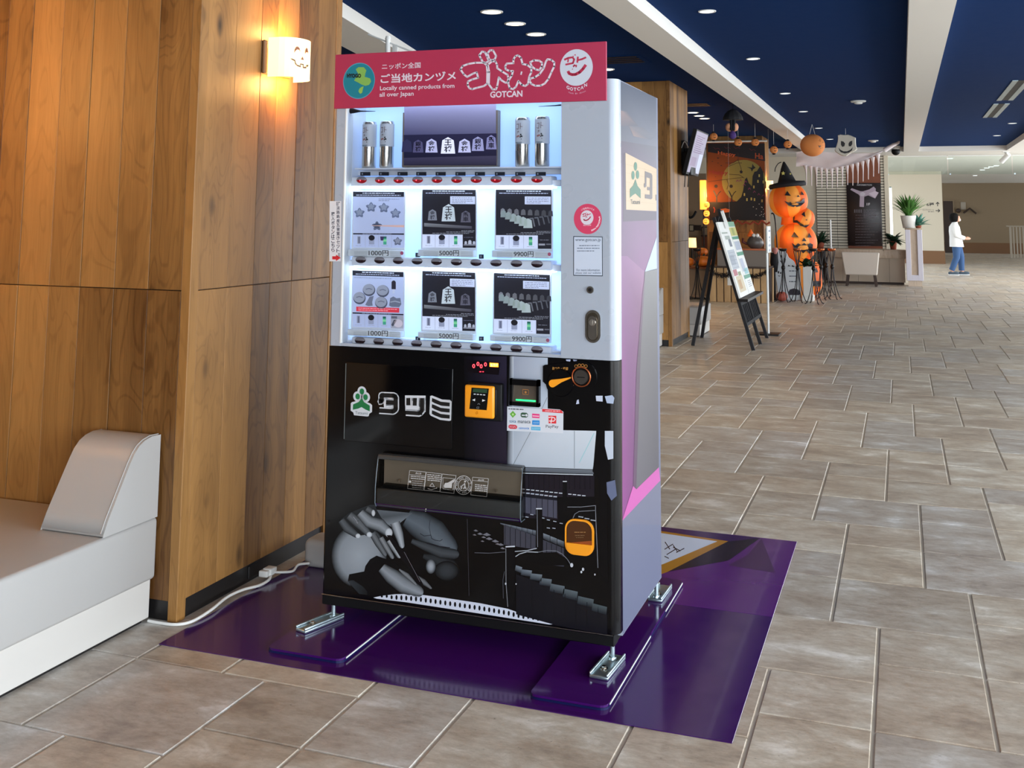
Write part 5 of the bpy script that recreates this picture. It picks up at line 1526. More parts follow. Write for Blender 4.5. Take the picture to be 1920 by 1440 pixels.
s1([(44, 42), (276, 148), (277, 462), (44, 425)], [(58, 72, 98), (64, 76, 102), (120, 122, 138), (96, 98, 114)], 1)
s1([(44, 230), (90, 240), (160, 330), (44, 330)], [(150, 124, 124), (90, 92, 108), (90, 92, 108), (104, 96, 110)], 2)
s1([(100, 330), (190, 340), (270, 400), (240, 420), (130, 395)], [(120, 112, 120), (104, 104, 118), (110, 114, 130), (104, 108, 124), (150, 124, 120)], 2)
s1([(44, 425), (277, 462), (278, 1045), (204, 1265), (200, 1480), (44, 1480)], [(88, 74, 96), (110, 112, 124), (128, 84, 124), (140, 84, 136), (140, 84, 136), (120, 70, 120)], 1)
s1([(63, 505), (78, 500), (82, 868), (277, 880), (277, 935), (63, 945)], (78, 58, 80), 2)
s1([(78, 502), (278, 606), (278, 878), (82, 868)], [(226, 198, 160), (222, 190, 150), (216, 188, 150), (220, 192, 156)], 3)
for y in (585, 640, 700, 760, 820): a.line([S1(80, y - 10), S1(277, y + 44 - (y - 585) * 0.14)], 0.5, (204, 174, 136), 4)
for x, y in ((143, 590), (127, 647), (156, 643)): a.poly([(S1(x, y)[0] + 3.0 * math.cos(q), S1(x, y)[1] + 8.2 * math.sin(q)) for q in [k * math.pi / 8 for k in range(16)]], (54, 124, 96), 5)
s1([(143, 672), (156, 715), (176, 740), (176, 796), (160, 780), (143, 764), (124, 776), (107, 792), (107, 736), (128, 712)], (46, 116, 84), 5)
a.text('Tatsumi', *S1(112, 802), *S1(172, 832), (70, 78, 80), 5, 0.01, 0.02)
GR = (104, 92, 94)
s1([(203, 620), (245, 636), (251, 650), (251, 795), (243, 802), (204, 795), (204, 770), (236, 772), (236, 745), (218, 742), (218, 722), (236, 724), (236, 668), (214, 660), (213, 718), (205, 726), (197, 724), (197, 700), (203, 698)], GR, 5)
s1([(272, 770), (278, 772), (278, 810), (272, 808)], GR, 5)
s1([(278, 1045), (280, 1252), (204, 1266)], (196, 212, 236), 3)
s2p([(32, 0), (60, 0), (134, 66), (128, 260), (98, 1000), (38, 1150)], [(140, 86, 138), (142, 88, 138), (156, 104, 146), (128, 76, 116), (124, 62, 120), (160, 70, 150)], 2)
s2p([(136, 68), (190, 55), (192, 300), (198, 920), (100, 1014), (120, 400)], [(124, 122, 124), (126, 124, 124), (108, 104, 106), (96, 92, 100), (112, 108, 116), (116, 112, 114)], 3)
s2p([(128, 150), (140, 66), (120, 400), (100, 1014), (86, 1000), (100, 500)], [(120, 84, 116), (120, 96, 116), (92, 76, 90), (96, 72, 96), (110, 66, 108), (96, 66, 92)], 4)
s2p([(38, 1152), (86, 1000), (100, 1014), (198, 918), (204, 976), (60, 1128)], (226, 104, 190), 5)
s2p([(38, 1152), (60, 1128), (204, 976), (208, 1170), (90, 1165), (40, 1180)], (128, 130, 154), 4)
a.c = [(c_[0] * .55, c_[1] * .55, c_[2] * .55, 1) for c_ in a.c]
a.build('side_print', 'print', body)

# ---- levelling feet: bolt, bracket, screw
def foot(cx, cy, ang, w, l, lab):
    root = thing('floor_bracket', lab, 'bracket', (cx, cy, PB), 'zinc brackets holding the machine feet')
    M = Matrix.Translation((cx, cy, PB)) @ Matrix.Rotation(ang, 4, 'Z')
    b = MB().bbox(-w / 2, w / 2, -l / 2, l / 2, 0.0, 0.012, 0.004, 0, 2, M)
    b.build('plate', 'zinc', root)
    MB().bbox(-w / 2, -w / 2 + 0.007, -l / 2, l / 2, 0.008, 0.020, 0.003, 0, 2, M).bbox(w / 2 - 0.007, w / 2, -l / 2, l / 2, 0.008, 0.020, 0.003, 0, 2, M).build('side_flange', 'zinc', root)
    p = M @ Vector((0, -l * 0.2, 0.012)); MB().cyl(p, p + Vector((0, 0, 0.004)), 0.012, 0.012, 20).cyl(p + Vector((0, 0, 0.004)), p + Vector((0, 0, 0.010)), 0.008, 0.0075, 6, smooth=False).build('hex_screw', 'steel', root)
    return root


feet = [((-1.067, -0.023), math.radians(-17), 0.050, 0.185, 'zinc floor bracket under the front left foot of the machine'),
        ((-0.033, -0.017), math.radians(-4), 0.062, 0.18, 'zinc floor bracket under the front right foot of the machine'),
        ((-0.018, 0.700), math.radians(-2), 0.055, 0.165, 'zinc floor bracket under the rear right foot of the machine')]
for (fx_, fy_), an, w, l, lab in feet:
    foot(fx_, fy_, an, w, l, lab)
for bx, by in ((-1.045, 0.03), (-0.030, 0.03), (-0.018, 0.635), (-1.045, 0.60)):
    MB().cyl((bx, by, PB + 0.0125), (bx, by, ZBT + 0.004), 0.0075, None, 14).cyl((bx, by, PB + 0.0125), (bx, by, PB + 0.020), 0.014, 0.012, 16).build('levelling_foot', 'zinc', VM)

# ---- sample cans behind the window
def can(u, vt, vb, lab, rot):
    y = 0.062
    b = at(u, vb, 1, y); tp = at(u, vt, 1, y).z
    z0 = zsh + 0.0005
    r = 0.0262
    h = tp - z0
    root = thing('sample_can', lab, 'can', (b.x, y, z0), 'sample cans in the top display')
    MB().lathe([(r * 0.90, z0), (r, z0 + 0.005), (r, z0 + h * 0.45), (r, z0 + h - 0.008), (r * 0.93, z0 + h - 0.002), (r * 0.9, z0 + h)], (b.x, y, 0), 28).build('can_body', 'bright_steel', root)
    zl0, zl1 = z0 + h * 0.46, z0 + h - 0.010
    seg = 28
    vs = [(b.x + (r + 0.0004) * math.cos(2 * math.pi * k / seg), y + (r + 0.0004) * math.sin(2 * math.pi * k / seg), z) for z in (zl0, zl1) for k in range(seg)]
    lb = MB().add(vs, [(k, (k + 1) % seg, seg + (k + 1) % seg, seg + k) for k in range(seg)], 0, True).build('can_label', mat('label_paper', (206, 208, 212), 0.5), root)
    art = MB()

    def mk(a0, f0, a1, f1, w, col):
        """stroke on the label between angles (deg from the front) and height fractions"""
        n = 4
        for i in range(n):
            A0, A1 = a0 + (a1 - a0) * i / n, a0 + (a1 - a0) * (i + 1) / n; F0, F1 = f0 + (f1 - f0) * i / n, f0 + (f1 - f0) * (i + 1) / n
            dx, dy = (A1 - A0) * 0.0005, (F1 - F0) * (zl1 - zl0)
            L_ = math.hypot(dx, dy) or 1; nx, ny = -dy / L_ * w / 2, dx / L_ * w / 2

            def pt(A_, F_, s_):
                ang = math.radians(-90 + rot + A_ + s_ * nx / 0.0005); return (b.x + (r + 0.0008) * math.cos(ang), y + (r + 0.0008) * math.sin(ang), zl0 + F_ * (zl1 - zl0) + s_ * ny)
            art.add([pt(A0, F0, 1), pt(A1, F1, 1), pt(A1, F1, -1), pt(A0, F0, -1)], [(0, 1, 2, 3)], 0, False, rgb(*col))
    BR, BL = (120, 96, 92), (30, 30, 34)
    mk(-20, .82, 2, .84, .0022, BR); mk(0, .84, -4, .62, .0022, BR); mk(-22, .64, -2, .62, .0022, BR); mk(14, .88, 12, .62, .0022, BR); mk(13, .74, 30, .72, .0018, BR); mk(-12, .52, 6, .50, .0018, BR); mk(-2, .56, -10, .44, .0018, BR)
    mk(-20, .30, 8, .34, .006, (170, 116, 112)); mk(12, .40, 22, .38, .0055, BL); mk(16, .34, 30, .30, .0055, BL); mk(10, .30, 18, .28, .005, BL); mk(19, .20, 23, .20, .004, BL)
    mk(-30, .06, 26, .06, .002, (90, 110, 120)); mk(-20, .02, 20, .02, .002, (90, 110, 120))
    art.build('label_print', 'print', lb)


can(691.5, 229, 312, 'leftmost sample can, beside the red sign corner in the display window', -14)
can(724.5, 228, 312, 'second sample can, touching the left edge of the screen', -8)
can(979.5, 221, 311, 'third sample can, nearer the right edge of the screen', -12)
can(1016.5, 219, 309, 'rightmost sample can in the display window', -6)
# two dark hooks at the top of the display
MB().tube([at(652, 208, 1, 0.03), at(664, 208, 1, 0.03), at(676, 208.5, 1, 0.03), at(704, 208.5, 1, 0.03)], [0.012, 0.009, 0.003, 0.0008], 10).build('display_hook', 'dark_metal', up)
MB().tube([at(1052, 197, 1, 0.03), at(1040, 198, 1, 0.03), at(1010, 199.5, 1, 0.03)], [0.003, 0.002, 0.0006], 8).build('display_hook', 'dark_metal', up)

# ================================================================== NEAR COLUMN FITTINGS


def sconce(x, yc, zc, w, h, d, face, lab, power, sx=1):
    """wall light: backplate and a bowed glowing shade with a jack-o'-lantern face"""
    root = thing('wall_lamp', lab, 'lamp', (x, yc, zc), 'jack-o-lantern wall lamps on the columns')
    MB().bbox(x, x + 0.012, yc - w * 0.62, yc + w * 0.40, zc - h * 0.42, zc + h * 0.42, 0.003, 0, 1, None, False).build('back_plate', mat('lamp_bronze', (120, 84, 52), 0.5), root)
    n = 14
    pr = []
    for k in range(n + 1):
        t = math.pi * k / n
        pr.append((x + 0.014 + d * math.sin(t) ** 0.6, yc - w / 2 * math.cos(t)))
    sh = MB()
    for (p, q_) in zip(pr, pr[1:]):
        sh.add([(p[0], p[1], zc - h / 2), (q_[0], q_[1], zc - h / 2), (q_[0], q_[1], zc + h / 2), (p[0], p[1], zc + h / 2)], [(0, 1, 2, 3)], 0, True)
    shade = sh.build('shade', 'shade_glow', root)
    MB().ball((x + d * 0.55, yc, zc), 0.03, 12).build('bulb', 'warm_glow', root)
    if face:
        art = MB()

        def pt(s_, t_):
            # s_ 0..1 along the bow, t_ 0..1 height
            i = min(n - 1, int(s_ * n)); fr = s_ * n - i
            X_, Y_ = pr[i][0] + (pr[i + 1][0] - pr[i][0]) * fr, pr[i][1] + (pr[i + 1][1] - pr[i][1]) * fr
            nx, ny = X_ - (x - 0.1), (Y_ - yc) * 0.9
            L_ = math.hypot(nx, ny)
            return (X_ + nx / L_ * 0.003, Y_ + ny / L_ * 0.003, zc - h / 2 + h * t_)

        def fp_(pts, c=(150, 80, 30)):
            P_ = [pt(p[0] * .95 - .13, p[1]) for p in pts]
            art.add(P_, [list(t) for t in tessellate_polygon([[Vector(q_) for q_ in P_]])], 0, False, rgb(*c))
        fp_([(.42, .60), (.425, .70), (.45, .77), (.48, .78), (.51, .74), (.525, .64), (.50, .70), (.465, .70), (.44, .66)])
        fp_([(.62, .62), (.625, .72), (.65, .79), (.68, .78), (.705, .70), (.715, .62), (.69, .68), (.655, .68)])
        fp_([(.54, .46), (.60, .46), (.57, .55)])
        fp_([(.36, .46), (.40, .42), (.43, .40), (.44, .33), (.48, .28), (.54, .26), (.54, .33), (.58, .33), (.585, .25), (.66, .26), (.665, .32), (.70, .30), (.76, .42), (.72, .36), (.67, .36), (.65, .30), (.60, .29), (.595, .36), (.53, .36), (.525, .30), (.47, .32), (.45, .37), (.44, .43), (.39, .46)], (110, 70, 40))
        art.build('face_cutout', 'print', shade)
    lamp('wall_lamp_light', (x + d * 0.55, yc, zc + h * 0.5 + 0.02), power, (1.0, 0.52, 0.16), 0.04)
    lamp('wall_lamp_light', (x + d * 0.55, yc, zc - h * 0.5 - 0.02), power, (1.0, 0.52, 0.16), 0.04)
    return root


sconce(PX, 0.375, 2.085, 0.20, 0.165, 0.12, True, 'glowing jack-o-lantern wall lamp on the near wooden column', 3.0)
sconce(PX, 17.84, at(1441, 347, 1, 17.84).z, 0.2, 0.165, 0.12, False, 'small glowing wall lamp right of the halloween banner', 2.5)
sc = sconce(-2.8, -0.9, 2.0, 0.20, 0.165, 0.12, False, 'wall lamp beside the bench left of the picture edge', 8.5)

# white power cord and outlet
cord = [fl(278, 1164, 0.006), fl(300, 1168, 0.006), fl(330, 1171, 0.007), fl(360, 1165, 0.009), fl(395, 1144, 0.014), fl(425, 1120, 0.015), fl(455, 1106, 0.012), fl(485, 1098, 0.010), fl(503, 1088, 0.012), fl(507, 1080, 0.018), fl(500, 1076, 0.028)]


def spline(pts, n=6):
    out = []
    P_ = [pts[0]] + list(pts) + [pts[-1]]
    for i in range(1, len(P_) - 2):
        for k in range(n):
            t = k / n
            out.append(0.5 * ((2 * P_[i]) + (-P_[i - 1] + P_[i + 1]) * t + (2 * P_[i - 1] - 5 * P_[i] + 4 * P_[i + 1] - P_[i + 2]) * t * t + (-P_[i - 1] + 3 * P_[i] - 3 * P_[i + 1] + P_[i + 2]) * t ** 3))
    out.append(pts[-1]); return out


root = thing('power_cord', 'white power cord lying along the foot of the near column', 'cord', cord[3])
MB().tube(spline(cord), 0.0055, 8).build('cable', 'white_plastic', root)
pe = cord[-1]
MB().bbox(pe.x - 0.03, pe.x + 0.008, pe.y - 0.012, pe.y + 0.012, pe.z - 0.012, pe.z + 0.012, 0.004).build('plug', 'white_plastic', root)
cord2 = [fl(507, 1072, 0.03), fl(525, 1073, 0.02), fl(548, 1071, 0.012), fl(556, 1062, 0.02), fl(562, 1058, 0.03), fl(580, 1056, 0.03)]
root = thing('power_cord', 'short white cord with adapter running behind the vending machine', 'cord', cord2[1])
MB().tube(spline(cord2), 0.005, 8).build('cable', 'white_plastic', root)
pe = cord2[0]
MB().bbox(pe.x - 0.028, pe.x + 0.012, pe.y - 0.014, pe.y + 0.03, pe.z - 0.012, pe.z + 0.014, 0.004).build('adapter', 'white_plastic', root)
oy = at(470, 1085, 0, PX - 0.01).y
MB().bbox(PX - 0.013, PX - 0.006, oy - 0.02, oy + 0.05, 0.012, 0.06, 0.002, 0, 1, None, False).build('outlet_plate', 'black_kick', loc=(PX, oy, 0.02), label='black floor outlet plate in the kick strip of the near column', cat='outlet')

# white banner pole top behind the sign
Yn = 2.3
root = thing('banner_pole', 'white banner pole top showing above the red sign', 'pole', (at(733, 400, 1, Yn).x, Yn, 0))
p0 = at(727, 110, 1, Yn); p1 = at(727.5, 74, 1, Yn)
MB().cyl((p0.x, Yn, 0.03), (p1.x, Yn, p1.z), 0.017, 0.016, 14).cyl((p1.x, Yn, p1.z), (p1.x, Yn, p1.z + 0.02), 0.019, 0.014, 14).build('pole', 'white_plastic', root)
MB().cyl((p0.x, Yn, 0), (p0.x, Yn, 0.03), 0.16, 0.15, 24).build('base', 'white_plastic', root)
MB().cyl(at(690, 64.5, 1, Yn), at(775, 98, 1, Yn), 0.005, None, 10).build('cross_arm', 'white_plastic', root)
bn = [at(731, 82, 1, Yn), at(746, 86, 1, Yn), at(746, 105, 1, Yn), at(731, 108, 1, Yn)]
MB().bbox(bn[0].x + 0.012, bn[1].x, Yn - 0.003, Yn + 0.003, 0.9, at(740, 100, 1, Yn).z, 0.001, 0, 1).bbox(at(736, 90, 1, Yn).x, at(746, 90, 1, Yn).x, Yn - 0.004, Yn + 0.004, at(740, 100, 1, Yn).z, at(740, 84, 1, Yn).z, 0.001).build('banner_cloth', 'white_plastic', root)

# ================================================================== SECOND COLUMN: WALL MONITOR
Yn_, Xt = 8.95, None
tl, bl = at(1307, 242, 1, Yn_), at(1286, 326, 1, Yn_)
tr = at(1328, 247, 0, tl.x); br = at(1310, 328, 0, bl.x)
Yf_ = (tr.y + br.y) / 2
root = thing('wall_monitor', 'black monitor on a wall arm facing the hall on the second column', 'monitor', (PX, (Yn_ + Yf_) / 2, (tl.z + bl.z) / 2))
nrm = Vector((1, 0, 0)); e_z = (tl - bl); nrm = Vector((e_z.z, 0, -e_z.x)).normalized()
C4 = [Vector((bl.x, Yn_, bl.z)), Vector((bl.x, Yf_, bl.z)), Vector((tl.x, Yf_, tl.z)), Vector((tl.x, Yn_, tl.z))]
bk = [p - nrm * 0.045 for p in C4]
MB().add(C4 + bk, [(0, 1, 2, 3), (7, 6, 5, 4), (0, 4, 5, 1), (1, 5, 6, 2), (2, 6, 7, 3), (3, 7, 4, 0)]).build('case', 'matte_black', root)


def on_quad(s, t, off):
    return C4[0] * (1 - s) * (1 - t) + C4[1] * s * (1 - t) + C4[2] * s * t + C4[3] * (1 - s) * t + nrm * off


def quad_art(Q, rects, name, m, parent):
    b = MB()
    for (s0, t0, s1, t1, col, l) in rects:
        b.add([Q(s0, t0, l * 0.0015), Q(s1, t0, l * 0.0015), Q(s1, t1, l * 0.0015), Q(s0, t1, l * 0.0015)], [(0, 1, 2, 3)], 0, False, rgb(*col))
    return b.build(name, m, parent)


rc = [(0.03, 0.05, 0.97, 0.97, (150, 146, 164), 1), (0.65, 0.06, 0.95, 0.5, (176, 182, 200), 2)]
for k in range(9): rc.append((0.12, 0.86 - k * 0.045, 0.12 + random.uniform(.4, .7), 0.875 - k * 0.045, (120, 104, 130), 2))
rc.append((0.1, 0.2, 0.5, 0.4, (140, 130, 150), 2))
quad_art(on_quad, rc, 'screen', 'screen_print', root)
mc = (C4[0] + C4[2]) / 2 - nrm * 0.045
MB().box(PX, PX + 0.03, mc.y - 0.12, mc.y + 0.12, mc.z - 0.16, mc.z + 0.14).box(PX + 0.03, mc.x + 0.02, mc.y - 0.05, mc.y + 0.05, mc.z - 0.05, mc.z + 0.05).build('wall_arm', 'matte_black', root)
MB().bbox(PX + 0.02, mc.x, mc.y - 0.2, mc.y + 0.1, mc.z - 0.28, mc.z + 0.0, 0.01).build('media_box', 'matte_black', root)
for d_ in (0, 0.04): MB().tube([(PX + 0.06 + d_, mc.y - 0.2, mc.z - 0.25), (PX + 0.05 + d_, mc.y - 0.2, mc.z - 0.42)], 0.006, 6).build('cable', 'matte_black', root)
MB().tube(spline([Vector((PX + 0.01, mc.y - .15, mc.z + .05)), Vector((PX + 0.06, mc.y - .2, mc.z + .12)), Vector((PX + 0.12, mc.y - .18, mc.z + 0.02)), Vector((PX + 0.16, mc.y - .1, mc.z + .1))]), 0.006, 6).build('white_cable', 'white_plastic', root)

# ================================================================== EASEL
root = thing('display_easel', 'black wooden easel holding two panelled notice boards', 'easel', (-1.0, 9.25, 0))
ya_, yb_ = 8.62, 9.86
Bn, Tn = at(1385, 557, 1, ya_), at(1343, 415, 1, ya_)
Bf, Tf = at(1419, 547, 1, yb_), at(1377, 417, 1, yb_)
bx, bz, tx, tz = (Bn.x + Bf.x) / 2, (Bn.z + Bf.z) / 2, (Tn.x + Tf.x) / 2, (Tn.z + Tf.z) / 2
dirn = Vector((tx - bx, 0, tz - bz)).normalized()
nb = Vector((dirn.z, 0, -dirn.x))
base_x = bx - dirn.x / dirn.z * bz


def bar(name, p, q, w, h, m, parent):
    p, q = Vector(p), Vector(q); d = (q - p).normalized()
    s_ = d.cross(Vector((0, 1, 0)));
    if s_.length < 1e-3: s_ = Vector((1, 0, 0))
    s_.normalize(); t_ = d.cross(s_).normalized()
    P_ = [p + s_ * a_ * h / 2 + t_ * b_ * w / 2 for a_, b_ in ((-1, -1), (1, -1), (1, 1), (-1, 1))]
    Q_ = [q + s_ * a_ * h / 2 + t_ * b_ * w / 2 for a_, b_ in ((-1, -1), (1, -1), (1, 1), (-1, 1))]
    return MB().hexa(P_ + Q_).build(name, m, parent)


def ln(y, z, off=0.0):
    return Vector((base_x + dirn.x / dirn.z * z, y, z)) - nb * off


for y in (8.62, 9.24, 9.90): bar('leg', ln(y, 0.0, 0.035), ln(y + (9.24 - y) * 0.12, tz + (0.06 if y != 9.24 else 0.16), 0.035), 0.04, 0.035, 'black_fabric', root)
apex = ln(9.24, tz + 0.02, 0.05)
for u, v in ((1299, 648), (1316, 633)):
    f_ = fl(u, v); bar('back_leg', f_, Vector((ln(9.24, 1.45, 0.06).x, 9.24 + (f_.y - 9.24) * 0.2, 1.45)), 0.04, 0.035, 'black_fabric', root)
for z in (0.28, 0.50): bar('crossbar', ln(8.66, z, 0.035), ln(9.86, z, 0.035), 0.04, 0.03, 'black_fabric', root)
for y in (8.76, 8.88, 9.0, 9.12, 9.36, 9.48, 9.6, 9.72): bar('slat', ln(y, 0.28, 0.035), ln(y, bz - 0.03, 0.035), 0.025, 0.02, 'black_fabric', root)
bar('ledge', ln(8.55, bz - 0.03, -0.03), ln(9.95, bz - 0.03, -0.03), 0.03, 0.10, 'dark_metal', root)
bt = thing('notice_board', 'pale double notice board with green bands leaning on the easel', 'board', (bx, 9.25, bz))
ym = ya_ + (yb_ - ya_) * 0.57


def bq(y0, y1):
    def Q(s, t, off): return Vector((bx, 0, bz)) + dirn * ((Vector((tx, 0, tz)) - Vector((bx, 0, bz))).length * t) + Vector((0, y0 + (y1 - y0) * s, 0)) + nb * off
    return Q


for y0, y1, nm in ((ya_, ym - 0.012, 'notice_panel'), (ym + 0.012, yb_, 'notice_panel')):
    Q = bq(y0, y1)
    pn = MB().add([Q(0, 0, 0), Q(1, 0, 0), Q(1, 1, 0), Q(0, 1, 0), Q(0, 0, -0.02), Q(1, 0, -0.02), Q(1, 1, -0.02), Q(0, 1, -0.02)], [(0, 1, 2, 3), (7, 6, 5, 4), (0, 4, 5, 1), (1, 5, 6, 2), (2, 6, 7, 3), (3, 7, 4, 0)]).build(nm, 'white_plastic', bt)
    if y0 == ya_:
        rc = [(0.1, .84, .7, .86, (150, 160, 150), 1), (.3, .76, .8, .81, (160, 168, 160), 1), (.55, .66, .8, .76, (96, 104, 120), 1), (.1, .36, .85, .62, (176, 182, 190), 1), (.15, .42, .6, .55, (150, 158, 170), 2), (.05, .28, .45, .36, (170, 84, 96), 1), (.5, .27, .8, .32, (120, 130, 84), 1), (.15, .06, .85, .27, (200, 184, 150), 1), (.25, .1, .55, .22, (180, 140, 90), 2)]
        rc += [(.2, .58 - k * .05, .8, .585 - k * .05, (130, 138, 150), 2) for k in range(5)]
    else:
        rc = [(0, .93, 1, 1, (110, 160, 130), 1), (.0, .80, 1, .92, (196, 190, 110), 1), (.25, .81, .6, .91, (150, 160, 80), 2), (0, .75, 1, .79, (60, 140, 112), 1), (0, .52, 1, .57, (60, 140, 112), 1), (0, .20, 1, .25, (60, 140, 112), 1), (.1, .60, .9, .72, (170, 178, 194), 1), (.1, .30, .6, .48, (176, 182, 200), 1), (.3, .26, .9, .34, (140, 190, 196), 1)]
        rc += [(.3, .16 - k * .025, .8, .168 - k * .025, (130, 138, 150), 1) for k in range(4)]
    quad_art(Q, rc, 'panel_print', 'print', pn)
bar('top_clip', ln(9.05, tz - 0.08, -0.03), ln(9.0, tz + 0.12, -0.03), 0.05, 0.03, 'white_plastic', root)

# ================================================================== FLOOR SIGN STAND
c = fl(1441, 627)
root = thing('sign_stand', 'slim white sign stand with square black base behind the easel', 'sign stand', c)
MB().bbox(c.x - 0.14, c.x + 0.14, c.y - 0.16, c.y + 0.16, 0.001, 0.014, 0.004).build('base', 'dark_metal', root)
tp = at(1438, 474, 1, c.y)
MB().cyl((c.x, c.y, 0.014), (c.x, c.y, tp.z + 0.3), 0.014, None, 12).build('pole', 'white_plastic', root)
z0, z1 = tp.z, at(1438, 424, 1, c.y).z
MB().bbox(c.x + 0.01, c.x + 0.03, c.y - 0.12, c.y + 0.20, z0, z1, 0.004).build('sign_panel', 'white_plastic', root)
b = MB()
for z_, w_, cc in ((z1 - .06, .2, (120, 130, 150)), (z1 - .14, .12, (110, 120, 140)), (z1 - .18, .05, (60, 66, 80)), (z1 - .24, .22, (130, 140, 160)), (z1 - .30, .18, (140, 150, 166))):
    b.add([(c.x + 0.0306, c.y + .04 - w_ / 2, z_ - .012), (c.x + 0.0306, c.y + .04 + w_ / 2, z_ - .012), (c.x + 0.0306, c.y + .04 + w_ / 2, z_ + .012), (c.x + 0.0306, c.y + .04 - w_ / 2, z_ + .012)], [(0, 1, 2, 3)], 0, False, rgb(*cc))
b.build('sign_print', 'print', root)

# ================================================================== THIRD COLUMN: HALLOWEEN BANNER
YB3 = 17.22
root = thing('halloween_banner', 'orange and black halloween banner with full moon and haunted house on the far column', 'banner', (at(1380, 440, 1, YB3).x, YB3, at(1380, 440, 1, YB3).z))
p0, p1 = at(1327, 268, 1, YB3), at(1436, 413, 1, YB3)
MB().box(p0.x, p1.x, YB3, YB3 + 0.008, p1.z, p0.z).build('cloth', mat('banner_cloth_orange', (124, 60, 22), 0.85), root)
MB().cyl((p0.x - 0.05, YB3, p0.z + .02), (p1.x + 0.05, YB3, p0.z + .02), 0.018, None, 10).build('hanging_rod', 'white_plastic', root)
a = Art(1, YB3, -1, 0.0015)
B_ = lambda x, y: (1280 + x * 0.11803, 230 + y * 0.11803)


def bp(pts, col, l=1): a.poly([B_(*p) for p in pts], col, l)


bp([(400, 330), (1300, 330), (1310, 610), (400, 465)], (24, 12, 16), 1)
for x, y in ((540, 410), (710, 400), (860, 400), (1110, 430)): a.line([B_(x - 50, y - 20), B_(x - 20, y + 10), B_(x + 20, y - 5), B_(x + 50, y + 15)], 1.0, (96, 30, 40), 2)
a.text('Happy', *B_(560, 450), *B_(840, 520), (190, 84, 30), 2, 0.02, 0.12); a.text('Ha', *B_(1150, 480), *B_(1280, 570), (170, 70, 26), 2, 0.02, 0.12)
a.poly([(B_(970, 930)[0] + 41 * math.cos(q), B_(970, 930)[1] + 40 * math.sin(q)) for q in [math.radians(k * 10) for k in range(36)] if True and B_(970, 930)[0] + 41 * math.cos(q) < 1436], (132, 118, 52), 2)
for pts in ([(680, 640), (800, 640), (880, 590), (880, 480)], [(720, 700), (860, 640), (940, 640)], [(400, 940), (700, 900), (960, 870)], [(740, 820), (900, 830), (980, 880)], [(700, 900), (730, 980), (700, 1060)], [(880, 590), (920, 700), (940, 780)]): a.line([B_(*p) for p in pts], 0.9, (60, 30, 14), 3)
for x, y, s in ((560, 560, 40), (470, 615, 25), (560, 640, 25), (610, 680, 30), (520, 860, 18)): bp([(x - s, y - s * .7), (x - s * .3, y), (x, y - s * .3), (x + s * .3, y), (x + s, y - s * .2), (x, y + s * .4)], (40, 16, 12), 3)
bp([(1020, 705), (1100, 715), (1110, 650), (1130, 690), (1160, 715), (1120, 740), (1100, 780), (1080, 730)], (20, 12, 12), 3)
bp([(905, 770), (930, 755), (955, 775), (945, 805), (915, 805)], (20, 12, 14), 3)
a.text('Happy', *B_(420, 750), *B_(720, 830), (130, 34, 26), 3, 0.02, 0.05)
bp([(400, 1260), (620, 1265), (860, 1250), (930, 1180), (960, 1080), (990, 900), (1020, 870), (1050, 960), (1100, 1010), (1110, 850), (1140, 780), (1180, 770), (1230, 690), (1280, 780), (1300, 1430), (1320, 1550), (430, 1550), (420, 1400)], (14, 9, 10), 4)
for x0 in (540, 780): a.line([B_(x0, 1270), B_(x0, 1180), B_(x0 - 30, 1120), B_(x0 - 50, 1080)], 2.2, (20, 12, 10), 3); a.line([B_(x0, 1180), B_(x0 + 40, 1110), B_(x0 + 70, 1090)], 1.5, (20, 12, 10), 3); a.disc(*B_(x0 - 10, 1010), 3.2, (34, 18, 12), 3, 14)
for x, y in ((1010, 1200), (1080, 1190), (1130, 1200), (1250, 1220), (1185, 910), (1205, 820), (970, 1120), (1270, 920), (1120, 1000)): a.rect(*B_(x, y), *B_(x + 22, y + 44), (176, 160, 84), 5)
for x, y in ((980, 990), (1060, 1050), (1140, 1100), (1210, 1140), (1000, 940), (920, 920), (870, 925), (1280, 1160)): a.line([B_(x - 20, y + 14), B_(x, y - 16), B_(x + 18, y + 10)], 1.2, (120, 46, 84), 5)
bp([(600, 1375), (680, 1360), (750, 1380), (740, 1420), (640, 1430)], (170, 84, 30), 5); a.line([B_(490, 1340), B_(510, 1380), B_(500, 1430)], 2, (150, 50, 24), 5)
for k in range(14): a.disc(*B_(random.uniform(1100, 1300), random.uniform(1290, 1500)), 0.8, (200, 196, 190), 5, 8)
a.build('banner_print', 'print', root)

# ================================================================== SHOP COUNTER AND ITS DISPLAY
YS_ = 15.2
x0, x1 = fl(1329, 566).x, fl(1444, 567).x
zt_ = at(1390, 503, 1, YS_).z
root = thing('shop_counter', 'pale slatted wooden shop counter hung with black tinsel', 'counter', ((x0 + x1) / 2, YS_ + .35, 0))
MB().box(x0 + .01, x1 - .01, YS_ + 0.03, YS_ + 0.7, 0, zt_).build('carcass', 'dark_brown', root)
n_ = 8
for k in range(n_):
    a0, a1 = x0 + (x1 - x0) * k / n_, x0 + (x1 - x0) * (k + 1) / n_
    MB().bbox(a0 + 0.008, a1 - 0.008, YS_, YS_ + 0.03, 0.002, zt_, 0.003, 0, 1, None, False).build('slat', 'pale_board', root)
MB().bbox(x0 - .02, x1 + .02, YS_ - .02, YS_ + .72, zt_, zt_ + .025, 0.004).build('counter_top', 'dark_brown', root)
gar = MB()
